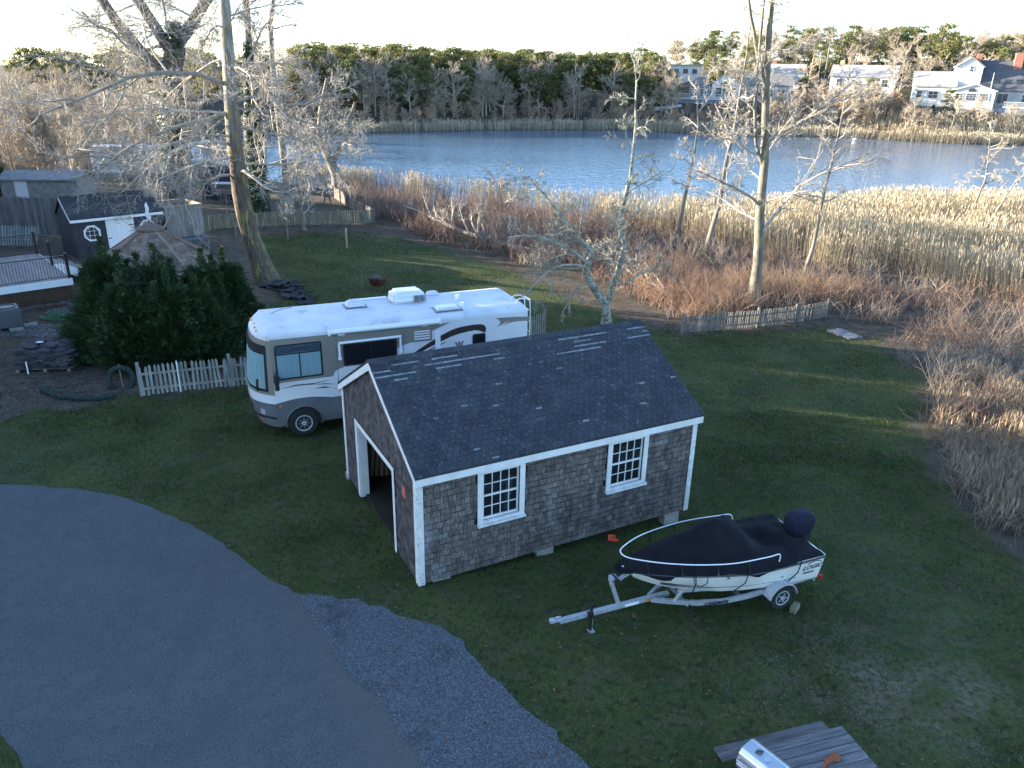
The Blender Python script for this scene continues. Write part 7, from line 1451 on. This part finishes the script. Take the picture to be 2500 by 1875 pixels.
wood(50, (-50, 42), (12, 24), bare_at); wood(75, (44, 200), (30, 170), bare_at); wood(105, (46, 190), (50, 115), bare_at); wood(40, (46, 112), (9, 26), lambda x, y: (place('bare_tree', BARE[rr.randrange(3)], x, y, rr.uniform(.5, .75), 'small leafless tree before the houses across the pond', 'bare tree', 'small leafless trees before the far houses', rr.uniform(0, 6.28)), True)[1]); wood(25, (-120, -50), (35, 95), bare_at)
def bush_at(x, y): place('shore_shrub', RBUSH[rr.randrange(3)], x, y, rr.uniform(.55, 1.05), 'low reddish-brown shrub between the far reeds and the pines' if x < 46 else 'low reddish-brown shrub between the far reeds and the houses', 'shrub', 'shrubs along the far shore', rr.uniform(0, 6.28)); return True
wood(230, (-52, 62), (7, 20), bush_at); wood(60, (55, 130), (16, 30), bush_at)
place('round_shrub', BUSH[1], 14.2, float(yf(14)) + 12, 1.35, 'large round pale green-grey shrub standing out on the far shore', 'shrub', None, 1.0)
place('bare_tree', BARE[2], -5.5, float(yf(-5)) + 17, .85, 'fan-shaped pale bare tree before the far pines', 'bare tree', None, 2.0); place('bare_tree', BARE[0], 88.5, 196, 1.15, 'broad spreading bare tree between the white houses', 'bare tree', None, .5); place('bare_tree', BARE[1], 101.5, 181, .55, 'small leaning bare tree on the lawn of the charcoal-roofed house', 'bare tree', None, .5)
place('pine_tree', PINES[2], 85.0, 199.5, .62, 'dark spruce before the two-storey house', 'evergreen', None, 0); place('pine_tree', PINES[4], 96.8, 184.5, .52, 'dark evergreen beside the lawn of the charcoal-roofed house', 'evergreen', None, 0); place('pine_tree', PINES[1], 116, 232, 1.45, 'lone tall layered pine above the charcoal-roofed house', 'pine', None, 0); place('pine_tree', PINES[5], 71, 206, .6, 'wide evergreen thicket beside the sunroom house', 'evergreen', None, 0)
o = place('cone_shrub', CY[0], 93.4, 184.5, .55, 'small bright cone-shaped evergreen at the corner of the far lawn', 'shrub', None, 0, .62)
# bare woods and thicket on the near left shore, behind the trailer
for k in range(80):
    x = rr.uniform(-100, -26); y = rr.uniform(82, 150) if x < -45 else rr.uniform(84, 100)
    if y > float(yn(x)) - 3 and x > -58: y = float(yn(x)) - rr.uniform(3, 9)
    if x > -37: continue
    if x > -42 and y < 82: continue
    if k % 6 == 0: x, y = rr.uniform(-46, -33), rr.uniform(64, 74)
    place('wood_tree', WOOD[rr.randrange(2)], x, y, rr.uniform(.55, .95) if y > 80 else rr.uniform(.5, .7), 'grey leafless tree in the thicket behind the white trailer', 'bare tree', 'leafless trees behind the white trailer', rr.uniform(0, 6.28))
for k in range(60):
    x = rr.uniform(-78, -36); y = rr.uniform(64, 92)
    if x > -43 and y < 80: y = rr.uniform(81, 90)
    if y > float(yn(x)) - 2: y = float(yn(x)) - 3
    place('thicket_shrub', BUSH[rr.randrange(3)], x, y, rr.uniform(.6, 1.1), 'leafless shrub in the thicket behind the white trailer', 'shrub', 'shrubs behind the white trailer', rr.uniform(0, 6.28))
# ================================================================ NEIGHBOUR'S HOUSE AND EVERGREEN SCREEN (out of view; the evergreens are added and sized to shade the yard)
nh = empty('neighbour_house', (-25.9, 27.6, 0), R(42), 'white neighbouring house joined to the raised deck', 'house')
wall_gy(nh, -12, 0, -7.5, 7, 0, 5.4, 8.6, m_fwhite); gable_y(nh, -12, 0, -7.5, 7, 5.4, 8.6, m_froofd)
for z_ in (1.6, 4.0):
    for k in range(3): hwin(nh, -10.5 + k * 3.6, -9.2 + k * 3.6, z_, z_ + 1.4, -7.5, 2, 2)
SCREEN = []
for k in range(30): SCREEN.append((-44 + rr.uniform(-1.5, 1.5) - (k % 2) * 3.0, 2 + k * 2.15))
for i, (x, y) in enumerate(SCREEN):
    h = 15.2 if y < 31 else (11.8 if y < 36.5 else (12.0 if y < 43 else (8.8 if y < 49 else 7.2))); h *= rr.uniform(.93, 1.05)
    e = empty('shade_evergreen', (x, y, tz(x, y)), rr.uniform(0, 6), 'unseen tall evergreen added to shade the yard', 'evergreen', 'unseen evergreens added to shade the yard'); e.scale = (2.1, 2.1, h / 3.4); obj('trunk', trk, None, e); obj('crown', CY[i % 3], None, e)
